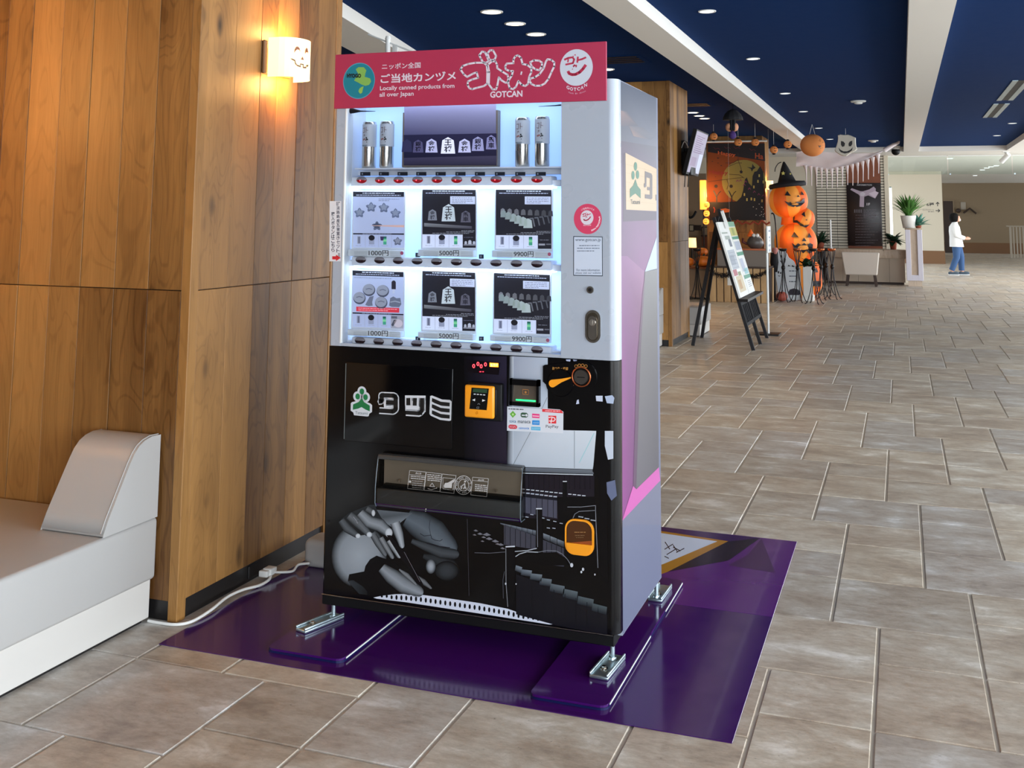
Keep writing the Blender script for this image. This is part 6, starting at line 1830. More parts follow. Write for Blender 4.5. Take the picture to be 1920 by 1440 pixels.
for k in range(150):
    t_ = k / 149
    px_ = x0 + (x1 - x0) * t_; sag = 0.10 * (1 - (2 * ((t_ * 2) % 1) - 1) ** 2)
    for j in range(3): gar.tube([(px_, YS_ - .035, zt_ - .03 - sag), (px_ + random.uniform(-.045, .045), YS_ - .035 + random.uniform(-.03, .0), zt_ - .03 - sag + random.uniform(-.05, .05))], 0.004, 3, caps=False)
gar.build('tinsel_garland', 'black_fabric', loc=((x0 + x1) / 2, YS_ - .035, zt_ - .08), label='black tinsel garland draped along the slatted counter front', cat='garland')
MB().bbox(at(1364, 530, 1, YS_).x, at(1374, 530, 1, YS_).x, YS_ - .006, YS_ - .001, at(1370, 535, 1, YS_).z, at(1370, 506, 1, YS_).z, 0.001).build('paper_notice', 'white_plastic', loc=(at(1369, 520, 1, YS_).x, YS_, at(1369, 520, 1, YS_).z), label='white paper notice taped to the slatted counter', cat='notice')
# trough on the counter
tx0, tx1 = at(1345, 480, 1, YS_ + .1).x, at(1436, 480, 1, YS_ + .1).x
tz1 = at(1390, 467, 1, YS_ + .1).z
root = thing('display_bin', 'grey metal display bin standing on the slatted counter', 'bin', ((tx0 + tx1) / 2, YS_ + .35, zt_ + .025))
MB().box(tx0, tx1, YS_ + .1, YS_ + .6, zt_ + .026, zt_ + .05).box(tx0, tx1, YS_ + .1, YS_ + .12, zt_ + .05, tz1).box(tx0, tx1, YS_ + .58, YS_ + .6, zt_ + .05, tz1).box(tx0, tx0 + .02, YS_ + .12, YS_ + .58, zt_ + .05, tz1).box(tx1 - .02, tx1, YS_ + .12, YS_ + .58, zt_ + .05, tz1).build('bin_wall', 'grey_trough', root)
MB().box(tx0 + .02, tx1 - .02, YS_ + .12, YS_ + .58, tz1 - .06, tz1 - .005).build('goods_fill', mat('snack_orange', (196, 98, 40), 0.7), root)
MB().bbox(tx0 - .01, tx1 + .01, YS_ + .09, YS_ + .11, tz1 - .02, tz1 + .01, 0.003).build('rim', mat('bin_rim', (176, 92, 50), 0.5), root)
# round black pot ornament on the bin
pc = at(1416, 450, 1, YS_ + .3)
root = thing('pot_ornament', 'round dark pot ornament with orange flame top and white eyes on the bin', 'ornament', (pc.x, YS_ + .3, tz1))
MB().lathe([(.06, tz1 - .004), (.12, tz1 + .04), (.15, tz1 + .10), (.13, tz1 + .17), (.09, tz1 + .21), (.10, tz1 + .225)], (pc.x, YS_ + .3, 0), 20).build('pot', mat('pot_grey', (84, 76, 72), 0.4), root)
MB().lathe([(.07, tz1 + .215), (.05, tz1 + .26), (.02, tz1 + .31), (.004, tz1 + .34)], (pc.x - .07, YS_ + .28, 0), 12).build('flame', 'orange_fabric', root)
for d_ in (-.01, .05): MB().ball((pc.x + d_, YS_ + .2, tz1 + .235), .032, 12).build('eye', 'ceramic_white', root)
MB().tube([(pc.x - .13, YS_ + .28, tz1 + .08), (pc.x - .21, YS_ + .26, tz1 + .12), (pc.x - .2, YS_ + .25, tz1 + .18)], .022, 8).build('spout', mat('pot_red', (96, 40, 36), 0.5), root)


def pumpkin(c, r, sz, lab, face=False, group=None, m='pumpkin_skin', name='pumpkin'):
    root = thing(name, lab, 'pumpkin', (c[0], c[1], c[2]), group)
    prof = [(max(1e-3, r * math.sin(math.pi * i / 12) ** 0.8), r * sz * (1 - math.cos(math.pi * i / 12))) for i in range(13)]
    MB().lathe(prof, c, 40, rib=0.09, nrib=10).build('shell', m, root)
    top = c[2] + 2 * r * sz
    MB().tube([(c[0], c[1], top - r * .1), (c[0] + r * .05, c[1], top + r * .12), (c[0] + r * .16, c[1], top + r * .22)], [r * .13, r * .09, r * .1], 8).build('stem', 'leaf_dark', root)
    if face:
        b = MB()
        yy = c[1] - r * 1.0; zc = c[2] + r * sz
        for pts in ([(-.45, .15), (-.15, .15), (-.3, .45)], [(.15, .15), (.45, .15), (.3, .45)], [(-.55, -.15), (-.3, -.3), (0, -.36), (.3, -.3), (.55, -.15), (.3, -.5), (0, -.6), (-.3, -.5)]):
            P_ = [Vector((c[0] + x * r, c[1] - r * math.sqrt(max(0.05, 1 - x * x - (y * .8) ** 2)) * 1.02 - .003, zc + y * r * sz)) for x, y in pts]
            b.add(P_, [list(t) for t in tessellate_polygon([P_])], 0, False, rgb(20, 14, 14))
        b.build('carved_face', 'print', root)
    return root


# side table with pumpkins and lamp left of the counter
YT = 15.55
lx0, lx1 = at(1282, 500, 1, YT).x, x0 - 0.02
tz = at(1310, 501, 1, YT).z
root = thing('side_table', 'low side table with plain cloth front under the orange pumpkins', 'table', ((lx0 + lx1) / 2, YT + .3, 0))
MB().bbox(lx0, lx1, YT, YT + .6, tz - .03, tz, 0.004).build('table_top', mat('rust_top', (150, 84, 44), 0.6), root)
MB().box(lx0 + .02, lx1 - .02, YT + .03, YT + .58, 0.06, tz - .03).build('cloth_front', mat('beige_cloth', (150, 124, 100), 0.9), root)
for x_ in (lx0 + .03, lx1 - .07): MB().box(x_, x_ + .04, YT + .05, YT + .09, 0, .06).build('leg', 'dark_brown', root)
GP = 'pumpkins on the side table'
for u, r, dy, lab in ((1289, .125, .25, 'orange pumpkin half hidden by the second column'), (1319, .155, .2, 'large flat orange pumpkin on the side table beside the counter')):
    c = at(u, 490, 1, YT + dy); pumpkin((c.x, YT + dy, tz + .001), r, .62, lab, group=GP)
c = at(1316, 470, 1, YT + .35); pumpkin((c.x, YT + .40, tz + .19), .10, .7, 'small orange pumpkin piled behind the large flat pumpkin', group=GP)
# glowing table lamp
c = at(1297, 455, 1, 16.6)
root = thing('table_lamp', 'glowing table lamp with square cream shade beside the second column', 'lamp', (c.x, 16.6, 0))
MB().cyl((c.x, 16.6, 0), (c.x, 16.6, 0.03), .12, .12, 18).cyl((c.x, 16.6, .03), (c.x, 16.6, at(1297, 465, 1, 16.6).z), .015, None, 10).build('lamp_stand', 'dark_metal', root)
z0, z1 = at(1297, 464, 1, 16.6).z, at(1297, 446, 1, 16.6).z
MB().lathe([(.09, z0), (.085, (z0 + z1) / 2), (.08, z1)], (c.x, 16.6, 0), 20).build('lamp_shade', 'shade_glow', root)
# tall glowing strip lamp and stacked lantern faces beside the banner
c = at(1319, 362, 1, 17.15)
root = thing('standing_lamp', 'tall narrow glowing paper lamp left of the banner', 'lamp', (c.x, 17.15, 0))
z0, z1 = at(1319, 393, 1, 17.15).z, at(1319, 338, 1, 17.15).z
MB().bbox(c.x - .06, c.x + .055, 17.08, 17.2, z0, z1, .01).build('paper_shade', 'amber_glow', root)
MB().cyl((c.x, 17.14, 0.02), (c.x, 17.14, z0), .014, None, 10).cyl((c.x, 17.14, 0), (c.x, 17.14, .02), .13, None, 18).build('lamp_stand', 'dark_metal', root)
lamp('standing_lamp_light', (c.x + .1, 16.9, (z0 + z1) / 2), 8, (1.0, 0.55, 0.2), .08)
for i, (u, v) in enumerate(((1325, 384), (1325, 400), (1324, 415))):
    c = at(u, v, 1, 16.9)
    pumpkin((c.x, 16.9, c.z - .06), .058, 1.0, ['top', 'middle', 'lowest'][i] + ' glowing lantern pumpkin in the string left of the banner', True, 'glowing lantern pumpkins in a string', 'amber_glow', 'lantern_pumpkin')
    lp_ = [o for o in COL.objects if o.name.startswith('lantern_pumpkin')][-1]
    MB().cyl((c.x, 16.9, c.z + .05), (c.x, 16.9, ZC if i == 0 else at(u, (384, 400)[i - 1], 1, 16.9).z - .06), .002, None, 5).build('hanging_thread', 'white_plastic', lp_)
# shop back wall with shelves
c0, c1 = at(1285, 400, 1, 20.2).x, at(1332, 400, 1, 20.2).x
MB().box(c0 - 1.5, at(1345, 400, 1, 20.2).x, 20.2, 20.3, 0, 2.4).build('wall_shop', mat('shop_wall', (176, 150, 120), 0.8), kind='structure')
zz = at(1300, 400, 1, 20.1)
MB().tube(spline([at(1289, 403, 1, 20.15), at(1294, 408, 1, 20.15), at(1300, 405, 1, 20.15), at(1305, 396, 1, 20.15)]), .025, 8).build('bat_garland', 'black_fabric', loc=zz, label='dark curved hanging decoration on the shop wall', cat='decoration')
for i, (u0_, v0_, u1_, v1_, col, lb) in enumerate(((1292, 421, 1302, 434, (196, 180, 150), 'pale framed notice on the shop wall'), (1302, 422, 1315, 432, (60, 44, 36), 'dark framed picture on the shop wall'), (1316, 425, 1331, 442, (176, 150, 120), 'small paper sheet low on the shop wall'))):
    p, q_ = at(u0_, v0_, 1, 20.19), at(u1_, v1_, 1, 20.19)
    root = thing('wall_picture', lb, 'picture', ((p.x + q_.x) / 2, 20.19, q_.z))
    MB().bbox(p.x, q_.x, 20.16, 20.2, q_.z, p.z, .006).build('frame', 'dark_brown', root)
    MB().box(p.x + .02, q_.x - .02, 20.155, 20.16, q_.z + .02, p.z - .02).build('sheet', mat('sheet_%d' % i, col, .8), root)
xb0, xb1 = at(1316, 460, 1, 19.8).x, at(1440, 460, 1, 19.8).x
zb1 = at(1330, 441, 1, 19.8).z
root = thing('back_shelf', 'brown wooden shelf unit behind the shop counter', 'shelf', ((xb0 + xb1) / 2, 19.9, 0))
MB().box(xb0, xb1, 19.8, 20.15, 0, zb1).build('shelf_body', 'brown_panel', root)
for k in range(3): MB().box(xb0 - .01, xb1 + .01, 19.76, 19.8, zb1 * (k + 1) / 3 - .03, zb1 * (k + 1) / 3).build('shelf_board', 'dark_brown', root)
# decorations hanging over the counter
c = at(1400, 415, 1, YS_ + .5)
b = MB()
for k in range(5): b.tube([(c.x - .3 + k * .14, YS_ + .5, c.z + .02 * math.sin(k * 2)), (c.x - .22 + k * .14, YS_ + .5, c.z - .05), (c.x - .16 + k * .14, YS_ + .5, c.z + .02 * math.sin(k * 2 + 2))], .018, 6)
bw_ = b.build('bat_wing_garland', mat('rust_felt', (150, 60, 34), .8), loc=(c.x, YS_ + .5, c.z), label='rust coloured felt garland hanging under the banner', cat='garland')

for s_ in (-.3, .4): MB().cyl((c.x + s_, YS_ + .5, c.z - .03), (c.x + s_, YS_ + .5, ZC), .001, None, 5).build('hanging_thread', 'white_plastic', bw_)

# ================================================================== HANGING LANTERNS
GL = 'small orange pumpkin lanterns on a string'
LN = [(1338, 256, 'leftmost small pumpkin lantern, beside the wall monitor'), (1384, 267, 'small pumpkin lantern under the hanging black umbrella figure'), (1416, 267, 'small pumpkin lantern in front of the banner rod right half'),
      (1451, 281, 'lowest small pumpkin lantern, right of the far column'), (1477, 271, 'small pumpkin lantern with a dark hat beside the big paper lantern')]
YL = 14.6
for u, v, lab in LN:
    c = at(u, v, 1, YL)
    root = thing('pumpkin_lantern', lab, 'lantern', c, GL)
    MB().ball(c, .066, 20, 0, .95).build('paper_shell', 'paper_orange', root)
    MB().cyl((c.x, c.y, c.z + .058), (c.x, c.y, c.z + .085), .03, .02, 12).cyl((c.x, c.y, c.z - .08), (c.x, c.y, c.z - .058), .022, .03, 12).build('end_cap', 'black_fabric', root)
    b = MB()
    for pts in ([(.1, .2), (.4, .25), (.3, .5)], [(.55, .25), (.75, .2), (.68, .45)], [(.05, -.1), (.35, -.28), (.7, -.1), (.85, .02), (.65, -.35), (.3, -.48)]):
        P_ = [Vector((c.x + x * .066, c.y - .066 * math.sqrt(max(.06, 1 - x * x - y * y)) - .002, c.z + y * .063)) for x, y in pts]
        b.add(P_, [list(t) for t in tessellate_polygon([P_])], 0, False, rgb(24, 16, 14))
    b.build('face', 'print', root)
    MB().cyl((c.x, c.y, c.z + .08), (c.x, c.y, ZC), .0025, None, 5).build('hanging_thread', 'white_plastic', root)
YL2 = 15.0
c = at(1523.5, 272.5, 1, YL2)
root = thing('paper_lantern', 'large round orange paper pumpkin lantern hanging under the white beam', 'lantern', c)
R_ = .2
MB().lathe([(max(.03, R_ * math.sin(math.pi * i / 24)) * (1 + (.012 if i % 2 else 0)), -R_ * .93 * math.cos(math.pi * i / 24)) for i in range(1, 24)], c, 40).build('paper_shell', 'paper_orange', root)
b = MB()
for pts in ([(.55, .35), (.72, .30), (.66, .52)], [(.82, .2), (.93, .12), (.9, .3)], [(.5, -.05), (.62, -.12), (.66, -.05), (.74, -.14), (.80, -.08), (.92, -.02), (.86, -.3), (.7, -.34), (.58, -.24)]):
    P_ = [Vector((c.x + x * R_, c.y - R_ * math.sqrt(max(.03, 1 - x * x - y * y)) - .004, c.z + y * R_ * .93)) for x, y in pts]
    b.add(P_, [list(t) for t in tessellate_polygon([P_])], 0, False, rgb(60, 26, 14))
b.build('face', 'print', root)
for s_ in (-1, 1): MB().cyl((c.x + s_ * .045, c.y, c.z + R_ * .9), (c.x, c.y, min(ZC, c.z + R_ + .22)), .003, None, 5).build('hanging_string', 'white_plastic', root)
MB().cyl((c.x, c.y, min(ZC, c.z + R_ + .22)), (c.x, c.y, ZC), .003, None, 5).build('ceiling_string', 'white_plastic', root)
# ghost cutout
YGh = 16.0
root = thing('ghost_cutout', 'cream padded ghost head decoration with dark grin hanging from the ceiling', 'decoration', at(1585, 270, 1, YGh))
O_ = lambda x, y: (1500 + x * 0.11806, 230 + y * 0.11806)
outl = [(600, 200), (640, 185), (700, 195), (760, 190), (810, 205), (850, 225), (885, 240), (885, 300), (890, 360), (910, 420), (880, 450), (800, 490), (740, 530), (690, 535), (640, 515), (570, 470), (550, 440), (575, 380), (600, 300), (605, 240)]
P_ = [at(*O_(*p), 1, YGh) for p in outl]
cc = sum(P_, Vector()) / len(P_)
fr = [Vector((cc.x + (p.x - cc.x) * .94, YGh - .045, cc.z + (p.z - cc.z) * .94)) for p in P_]
bk = [Vector((p.x, YGh + .03, p.z)) for p in P_]; md = [Vector((p.x, YGh - .02, p.z)) for p in P_]
n_ = len(P_)
MB().add(fr + md + bk, [(i, (i + 1) % n_, n_ + (i + 1) % n_, n_ + i) for i in range(n_)] + [(n_ + i, n_ + (i + 1) % n_, 2 * n_ + (i + 1) % n_, 2 * n_ + i) for i in range(n_)] + [list(range(n_))[::-1], [2 * n_ + i for i in range(n_)]]).build('padded_head', mat('ghost_cream', (206, 200, 186), .85), root)
a = Art(1, YGh - .045, -1, .002)
for pts in ([(650, 290), (690, 300), (715, 330), (705, 375), (670, 385), (650, 350)], [(770, 335), (790, 300), (830, 285), (830, 340), (810, 375), (775, 375)], [(615, 395), (640, 430), (690, 455), (750, 455), (800, 430), (840, 390), (825, 440), (780, 475), (710, 490), (650, 470), (625, 440)]): a.poly([O_(*p) for p in pts], (22, 18, 18), 1)
a.build('ghost_face', 'print', root)
MB().cyl((cc.x, YGh, P_[3].z - .03), (cc.x, YGh, ZC), .003, None, 5).build('hanging_string', 'white_plastic', root)
# hanging umbrella figure
YU = 11.2
c = at(1374, 214, 1, YU)
root = thing('umbrella_figure', 'black ruffled umbrella figure with peach balls hanging from the ceiling', 'decoration', c)
k_ = 14.9 / 2001
MB().lathe([(19 * k_, -11 * k_), (18 * k_, -6 * k_), (15 * k_, 0), (9 * k_, 6 * k_), (2 * k_, 9 * k_)], c, 32, rib=.14, nrib=12).build('ruffled_canopy', 'black_fabric', root)
MB().cyl((c.x, YU, c.z + 8 * k_), (c.x, YU, ZC), .004, None, 6).build('hanging_string', 'black_fabric', root)
for s_ in (-1, 1):
    MB().tube([(c.x + s_ * 3 * k_, YU, c.z - 8 * k_), (c.x + s_ * 2 * k_, YU - .06, c.z - 30 * k_)], .02, 8).build('leg', 'black_fabric', root)
    MB().ball((c.x + s_ * 5 * k_ - 2 * k_, YU, c.z - 24 * k_), 7 * k_, 16, 0, 1.15).build('peach_ball', mat('peach', (214, 150, 112), .7), root)
MB().lathe([(2 * k_, -46 * k_), (7 * k_, -42 * k_), (6 * k_, -36 * k_), (2 * k_, -30 * k_)], (c.x - 1 * k_, YU, c.z), 14).build('purple_bow', mat('purple_felt', (70, 44, 110), .8), root)
# gauze drape with strands
YD = 19.5
root = thing('gauze_drape', 'torn white gauze drape strung under the ceiling below the ghost', 'drape', at(1600, 300, 1, YD))
D_ = lambda x, y: at(*O_(x, y), 1, YD)
topl = [(-60, 470), (60, 440), (250, 460), (450, 470), (650, 480), (850, 490), (1000, 490), (1180, 480), (1340, 430), (1480, 350)]
botl = [(-60, 700), (60, 690), (250, 720), (440, 745), (560, 720), (740, 685), (900, 640), (1060, 590), (1240, 500), (1490, 365)]
g_ = MB()
rows = 5
for j in range(rows + 1):
    for i, (p, q_) in enumerate(zip(topl, botl)):
        w = D_(p[0] + (q_[0] - p[0]) * j / rows, p[1] + (q_[1] - p[1]) * j / rows)
        g_.v.append(Vector((w.x, w.y + .04 * math.sin(i * 1.9 + j), w.z))); g_.c.append((1, 1, 1, 1))
nc = len(topl)
for j in range(rows):
    for i in range(nc - 1): g_.f.append([j * nc + i, j * nc + i + 1, (j + 1) * nc + i + 1, (j + 1) * nc + i]); g_.mi.append(0); g_.sm.append(True)
g_.build('gauze', 'gauze', root)
for k in range(15):
    x = 60 + k * 82 if k < 15 else 0
    yt = None
    for (p, q_) in zip(botl, botl[1:]):
        if p[0] <= x <= q_[0]: yt = p[1] + (q_[1] - p[1]) * (x - p[0]) / (q_[0] - p[0])
    if yt is None: continue
    ye = yt + (300 if k < 9 else 330 - (k - 9) * 8)
    P_ = [D_(x + 26, yt - 10), D_(x + 34, yt + 60), D_(x + 40, yt + 140), D_(x + 40, ye)]
    MB().tube(P_, [.05, .024, .012, .008], 6).build('strand', 'gauze', root)
MB().tube([D_(1340, 440), D_(1480, 355), D_(1560, 320), D_(1590, 240)], [.05, .04, .03, .015], 6).build('tied_end', 'gauze', root)
c = D_(1515, 400)
root = thing('dome_camera', 'dark dome camera under the far white beam beside the gauze knot', 'camera', c)
MB().ball((c.x, 21.0, c.z + .02), .09, 16).build('dome', 'matte_black', root)
MB().cyl((c.x, 21.0, c.z + .06), (c.x, 21.0, ZC), .08, .1, 16).build('mount', 'white_plastic', root)

# ================================================================== INFORMATION WALL
x0, x1 = at(1532, 400, 1, YI).x, at(1660, 400, 1, YI).x
z0, z1 = 0.75, at(1600, 288, 1, YI).z
lv = thing('tile_screen', 'grey slatted tile screen with dark joints behind the information desk', 'wall screen', ((x0 + x1) / 2, YI, 0))
MB().box(x0, x1, YI - .03, YI, 0, z1).build('screen_backing', mat('screen_joint', (40, 34, 30), .7), lv)
px0, px1 = at(1589, 400, 1, YI).x, at(1653, 400, 1, YI).x
rows_n = 34
rowh = (z1 - z0) / rows_n
cols = 6
b = MB()
for r_ in range(rows_n):
    zz0, zz1 = z0 + r_ * rowh, z0 + (r_ + 1) * rowh - .017
    for a0, a1 in ((x0, px0), (px1, x1)):
        nn_ = max(1, round((a1 - a0) / .245))
        for k in range(nn_):
            b.box(a0 + (a1 - a0) * k / nn_ + .004, a0 + (a1 - a0) * (k + 1) / nn_ - .004, YI - .06, YI - .03, zz0, zz1)
b.build('screen_tiles', mat('screen_tile', (206, 198, 180), .6), lv, kind='stuff')
zi0, zi1 = at(1620, 461, 1, YI - .08).z, at(1620, 343, 1, YI - .08).z
root = thing('floor_plan_sign', 'black information panel with a pale floor plan and 1F lettering', 'sign', ((px0 + px1) / 2, YI - .07, zi0))
MB().box(px0 + .002, px1 - .002, YI - .075, YI - .031, zi1, z1).build('brown_board', 'brown_panel', root)
MB().box(px0 + .002, px1 - .002, YI - .075, YI - .031, z0, zi0).build('brown_board', 'brown_panel', root)
MB().bbox(px0 + .001, px1 - .001, YI - .10, YI - .031, zi0, zi1, .006).build('panel', mat('info_black', (28, 18, 20), .3), root)
a = Art(1, YI - .10, -1, .002)
a.text('INFORMATION', *O_(905, 975), *O_(1140, 1003), (176, 172, 176), 1, .01)
for pts, c_ in (([(800, 1065), (820, 1040), (960, 1090), (1000, 1090), (1100, 1060), (1170, 1015), (1205, 1050), (1200, 1090), (1250, 1110), (1195, 1205), (1085, 1155), (1020, 1175), (1015, 1340), (945, 1335), (950, 1165), (930, 1140)], (168, 150, 164)), ([(1090, 1125), (1195, 1085), (1248, 1112), (1190, 1195)], (196, 180, 192)), ([(950, 1120), (1000, 1100), (1040, 1130), (1010, 1170), (960, 1165)], (190, 180, 190))):
    a.poly([O_(*p) for p in pts], c_, 1 if c_[0] == 168 else 2)
a.build('floor_plan_print', 'print', root)
a = Art(1, YI - .10, -1, .002)
a.text('1F', *O_(1058, 1275), *O_(1112, 1315), (196, 190, 194), 1, .03)
for k in range(4): a.rect(*O_(860 + k * 34, 1378), *O_(880 + k * 34, 1430), (84, 78, 84), 1)
for k in range(9): a.greek(O_(1010, 0)[0], O_(0, 1380)[1] + k * 1.9, O_(1210, 0)[0], (96, 90, 96), 1, .7)
for k in range(12): a.greek(O_(880, 0)[0], O_(0, 1470)[1] + k * 5.2, O_(1240 - 60 * (k % 3), 0)[0], (70, 60, 64), 1, 1.2)
a.build('lettering_print', 'print', root, kind='stuff')
# pale end post of the wall
MB().box(x1, xi1 + .01, YI - .08, YI + .2, 0, 2.89).build('trim_6', 'cream_wall', kind='structure')
c = at(1671, 400, 1, YI + .6)
root = thing('tube_light', 'slim vertical tube light on the edge of the information wall', 'light', (c.x, YI + .6, 0))
MB().cyl((c.x, YI + .6, at(1671, 440, 1, YI + .6).z), (c.x, YI + .6, at(1671, 352, 1, YI + .6).z), .028, None, 12).build('tube', 'day_downlight', root)
MB().box(c.x - .02, c.x + .02, YI + .62, YI + .66, 0, at(1671, 350, 1, YI + .6).z).build('carrier', mat('teal_post', (40, 84, 80), .5), root)

# ---- desk
YD_ = 21.6
dx0, dx1 = fl(1545, 535).x, at(1699, 500, 1, YD_).x
dz1, dzm = at(1640, 468, 1, YD_).z, at(1640, 484, 1, YD_).z
root = thing('information_desk', 'long pale veneer information desk with overhanging top fascia', 'desk', ((dx0 + dx1) / 2, YD_ + .35, 0))
MB().bbox(dx0, dx1, YD_, YD_ + .75, dzm, dz1, .006).build('top_fascia', 'counter_veneer', root)
npl = 5
for k in range(npl):
    a0, a1 = dx0 + .02 + (dx1 - dx0 - .04) * k / npl, dx0 + .02 + (dx1 - dx0 - .04) * (k + 1) / npl
    MB().bbox(a0 + .002, a1 - .002, YD_ + .10, YD_ + .13, .05, dzm, .002, 0, 1, None, False).build('front_panel', mat('desk_front', (182, 164, 144), .5), root)
MB().box(dx0 + .05, dx1 - .05, YD_ + .13, YD_ + .7, 0, dzm).build('carcass', 'dark_brown', root)
# ---- pedestal
YP_ = 21.25
qx0, qx1 = at(1699, 500, 1, YP_).x + .005, at(1731, 500, 1, YP_).x
qz = at(1713, 428, 1, YP_).z
root = thing('pedestal', 'tall white framed pedestal at the right end of the information desk', 'pedestal', ((qx0 + qx1) / 2, YP_ + .2, 0))
MB().box(qx0 + .02, qx1 - .02, YP_ + .03, YP_ + .4, .12, qz - .03).build('core', 'counter_veneer', root)
MB().bbox(qx0, qx0 + .10, YP_, YP_ + .42, .12, qz - .03, .004, 0, 1, None, False).bbox(qx1 - .10, qx1, YP_, YP_ + .42, .12, qz - .03, .004, 0, 1, None, False).bbox(qx0 + .1, qx1 - .1, YP_, YP_ + .42, .12, .24, .004, 0, 1, None, False).build('white_frame', mat('frame_white', (212, 208, 218), .5), root)
MB().bbox(qx0 - .01, qx1 + .01, YP_ - .01, YP_ + .43, qz - .03, qz, .004, 0, 1).build('top_board', 'counter_veneer', root)
MB().box(qx0 + .03, qx1 - .03, YP_ + .03, YP_ + .38, 0, .12).build('plinth', 'counter_veneer', root)


def leaf_mesh(L_, w_, bend, name='leaf', m='leaf_green', fold=.25):
    """tapered blade along +x rising then bending down"""
    n = 6
    vs = []; fs = []
    for i in range(n + 1):
        t = i / n
        x = L_ * t; z = -bend * L_ * t * t
        hw = w_ / 2 * max(.02, math.sin(math.pi * (0.08 + 0.92 * t)) ** .8)
        vs += [(x, -hw, z + fold * hw), (x, 0, z), (x, hw, z + fold * hw)]
    for i in range(n):
        for k in range(2): fs.append((i * 3 + k, (i + 1) * 3 + k, (i + 1) * 3 + k + 1, i * 3 + k + 1))
    return MB().add(vs, fs, 0, True).mesh(name, m, Vector())


def plant(name, lab, x, y, z, pot_r, pot_h, pot_m, n, L_, w_, m, up_, spread=1.0, bend=.35):
    root = thing(name, lab, 'plant', (x, y, z))
    MB().lathe([(pot_r * .72, z + .001), (pot_r * .98, z + pot_h * .95), (pot_r, z + pot_h), (pot_r * .9, z + pot_h), (pot_r * .88, z + pot_h * .92)], (x, y, 0), 24).build('pot', pot_m, root)
    MB().cyl((x, y, z + pot_h * .85), (x, y, z + pot_h * .92), pot_r * .86, None, 20).build('soil', 'dark_brown', root)
    ms = [leaf_mesh(L_ * s_, w_, bend * b_, m=m) for s_, b_ in ((1, 1), (.8, 1.5), (1.1, .6))]
    for k in range(n):
        o = bpy.data.objects.new('leaf', ms[k % 3]); COL.objects.link(o); o.parent = root
        az = 2.399 * k + random.uniform(-.2, .2); el = math.radians(random.uniform(*up_))
        r_ = pot_r * .35 * random.random()
        o.location = Vector((r_ * math.cos(az), r_ * math.sin(az), pot_h * .9))
        o.rotation_euler = (0, -el, az * spread)
    return root


c = at(1704, 428, 1, YP_ + .2)
plant('potted_plant', 'tall spiky green plant in a white pot on the pedestal', c.x, YP_ + .2, qz, .165, .27, 'ceramic_white', 80, .47, .055, 'leaf_green', (52, 89), 1, .45)
c = at(1722, 428, 1, YP_ + .3)
plant('small_shrub', 'blue green leafy shrub behind the white pot on the pedestal', c.x, YP_ + .3, qz, .07, .06, 'terracotta', 40, .26, .09, 'leaf_teal', (20, 85), 1, .3)
c = at(1675, 467, 1, YD_ + .35)
plant('potted_plant', 'small dark leafy plant in a terracotta pot on the desk end', c.x, YD_ + .35, dz1, .085, .18, 'terracotta', 40, .25, .13, 'leaf_dark', (5, 75), 1, .5)
c = at(1538, 468, 1, YD_ + .45)
plant('potted_plant', 'dark green plant in a brown pot on the desk beside the inflatable pumpkins', c.x, YD_ + .45, dz1, .10, .14, 'terracotta', 34, .28, .11, 'leaf_dark', (15, 80), 1, .4)
c = at(1558, 460, 1, YD_ + .1)
root = thing('white_post', 'thin white post standing on the desk left of the black panel', 'post', (c.x, YD_ + .1, dz1))
MB().cyl((c.x, YD_ + .1, dz1), (c.x, YD_ + .1, at(1558, 412, 1, YD_ + .1).z), .022, .02, 12).build('shaft', 'white_plastic', root)
MB().cyl((c.x, YD_ + .1, dz1), (c.x, YD_ + .1, dz1 + .02), .05, .045, 14).build('foot', 'white_plastic', root)

# ---- armchair seen from behind
c = fl(1612, 537)
ay = c.y
root = thing('armchair', 'cream upholstered armchair with dark legs pushed up to the desk', 'chair', (c.x, ay + .25, 0))
tl_, tr_, bl_, br_ = at(1577, 473, 1, ay).x, at(1649, 473, 1, ay).x, at(1584, 515, 1, ay).x, at(1645, 516, 1, ay).x
zt2, zb2 = at(1612, 473, 1, ay).z, at(1612, 516, 1, ay).z
b = MB().hexa([(bl_, ay, zb2), (br_, ay, zb2), (br_, ay + .12, zb2), (bl_, ay + .12, zb2), (tl_, ay - .08, zt2), (tr_, ay - .08, zt2), (tr_, ay + .03, zt2), (tl_, ay + .03, zt2)]).build('backrest', 'chair_fabric', root)
b.modifiers.new('bevel', 'BEVEL').width = .02
MB().bbox(bl_ + .02, br_ - .02, ay + .1, ay + .5, zb2, zb2 + .14, .03).build('seat', 'chair_fabric', root)
for x_ in (bl_, br_ - .09): MB().bbox(x_, x_ + .09, ay + .08, ay + .48, zb2 + .02, zb2 + .32, .03).build('armrest', 'chair_fabric', root)
for x_, s_ in ((bl_ + .06, -1), (br_ - .06, 1)):
    for y_ in (ay + .04, ay + .44): bar('leg', (x_ + s_ * .03, y_, 0), (x_, y_, zb2 + .01), .05, .05, 'dark_brown', root)

# ================================================================== INFLATABLE PUMPKIN STACK
YIn = 17.0
root = thing('inflatable_pumpkins', 'tall inflatable stack of orange jack-o-lanterns wearing a black witch hat', 'inflatable', (fl(1500, 566).x, YIn, 0))
k_ = (YIn + 3.5) / math.cos(.25) / 2001 * .985


def gore(k, seg): return 0 if (k * 8 // seg) % 2 else 1


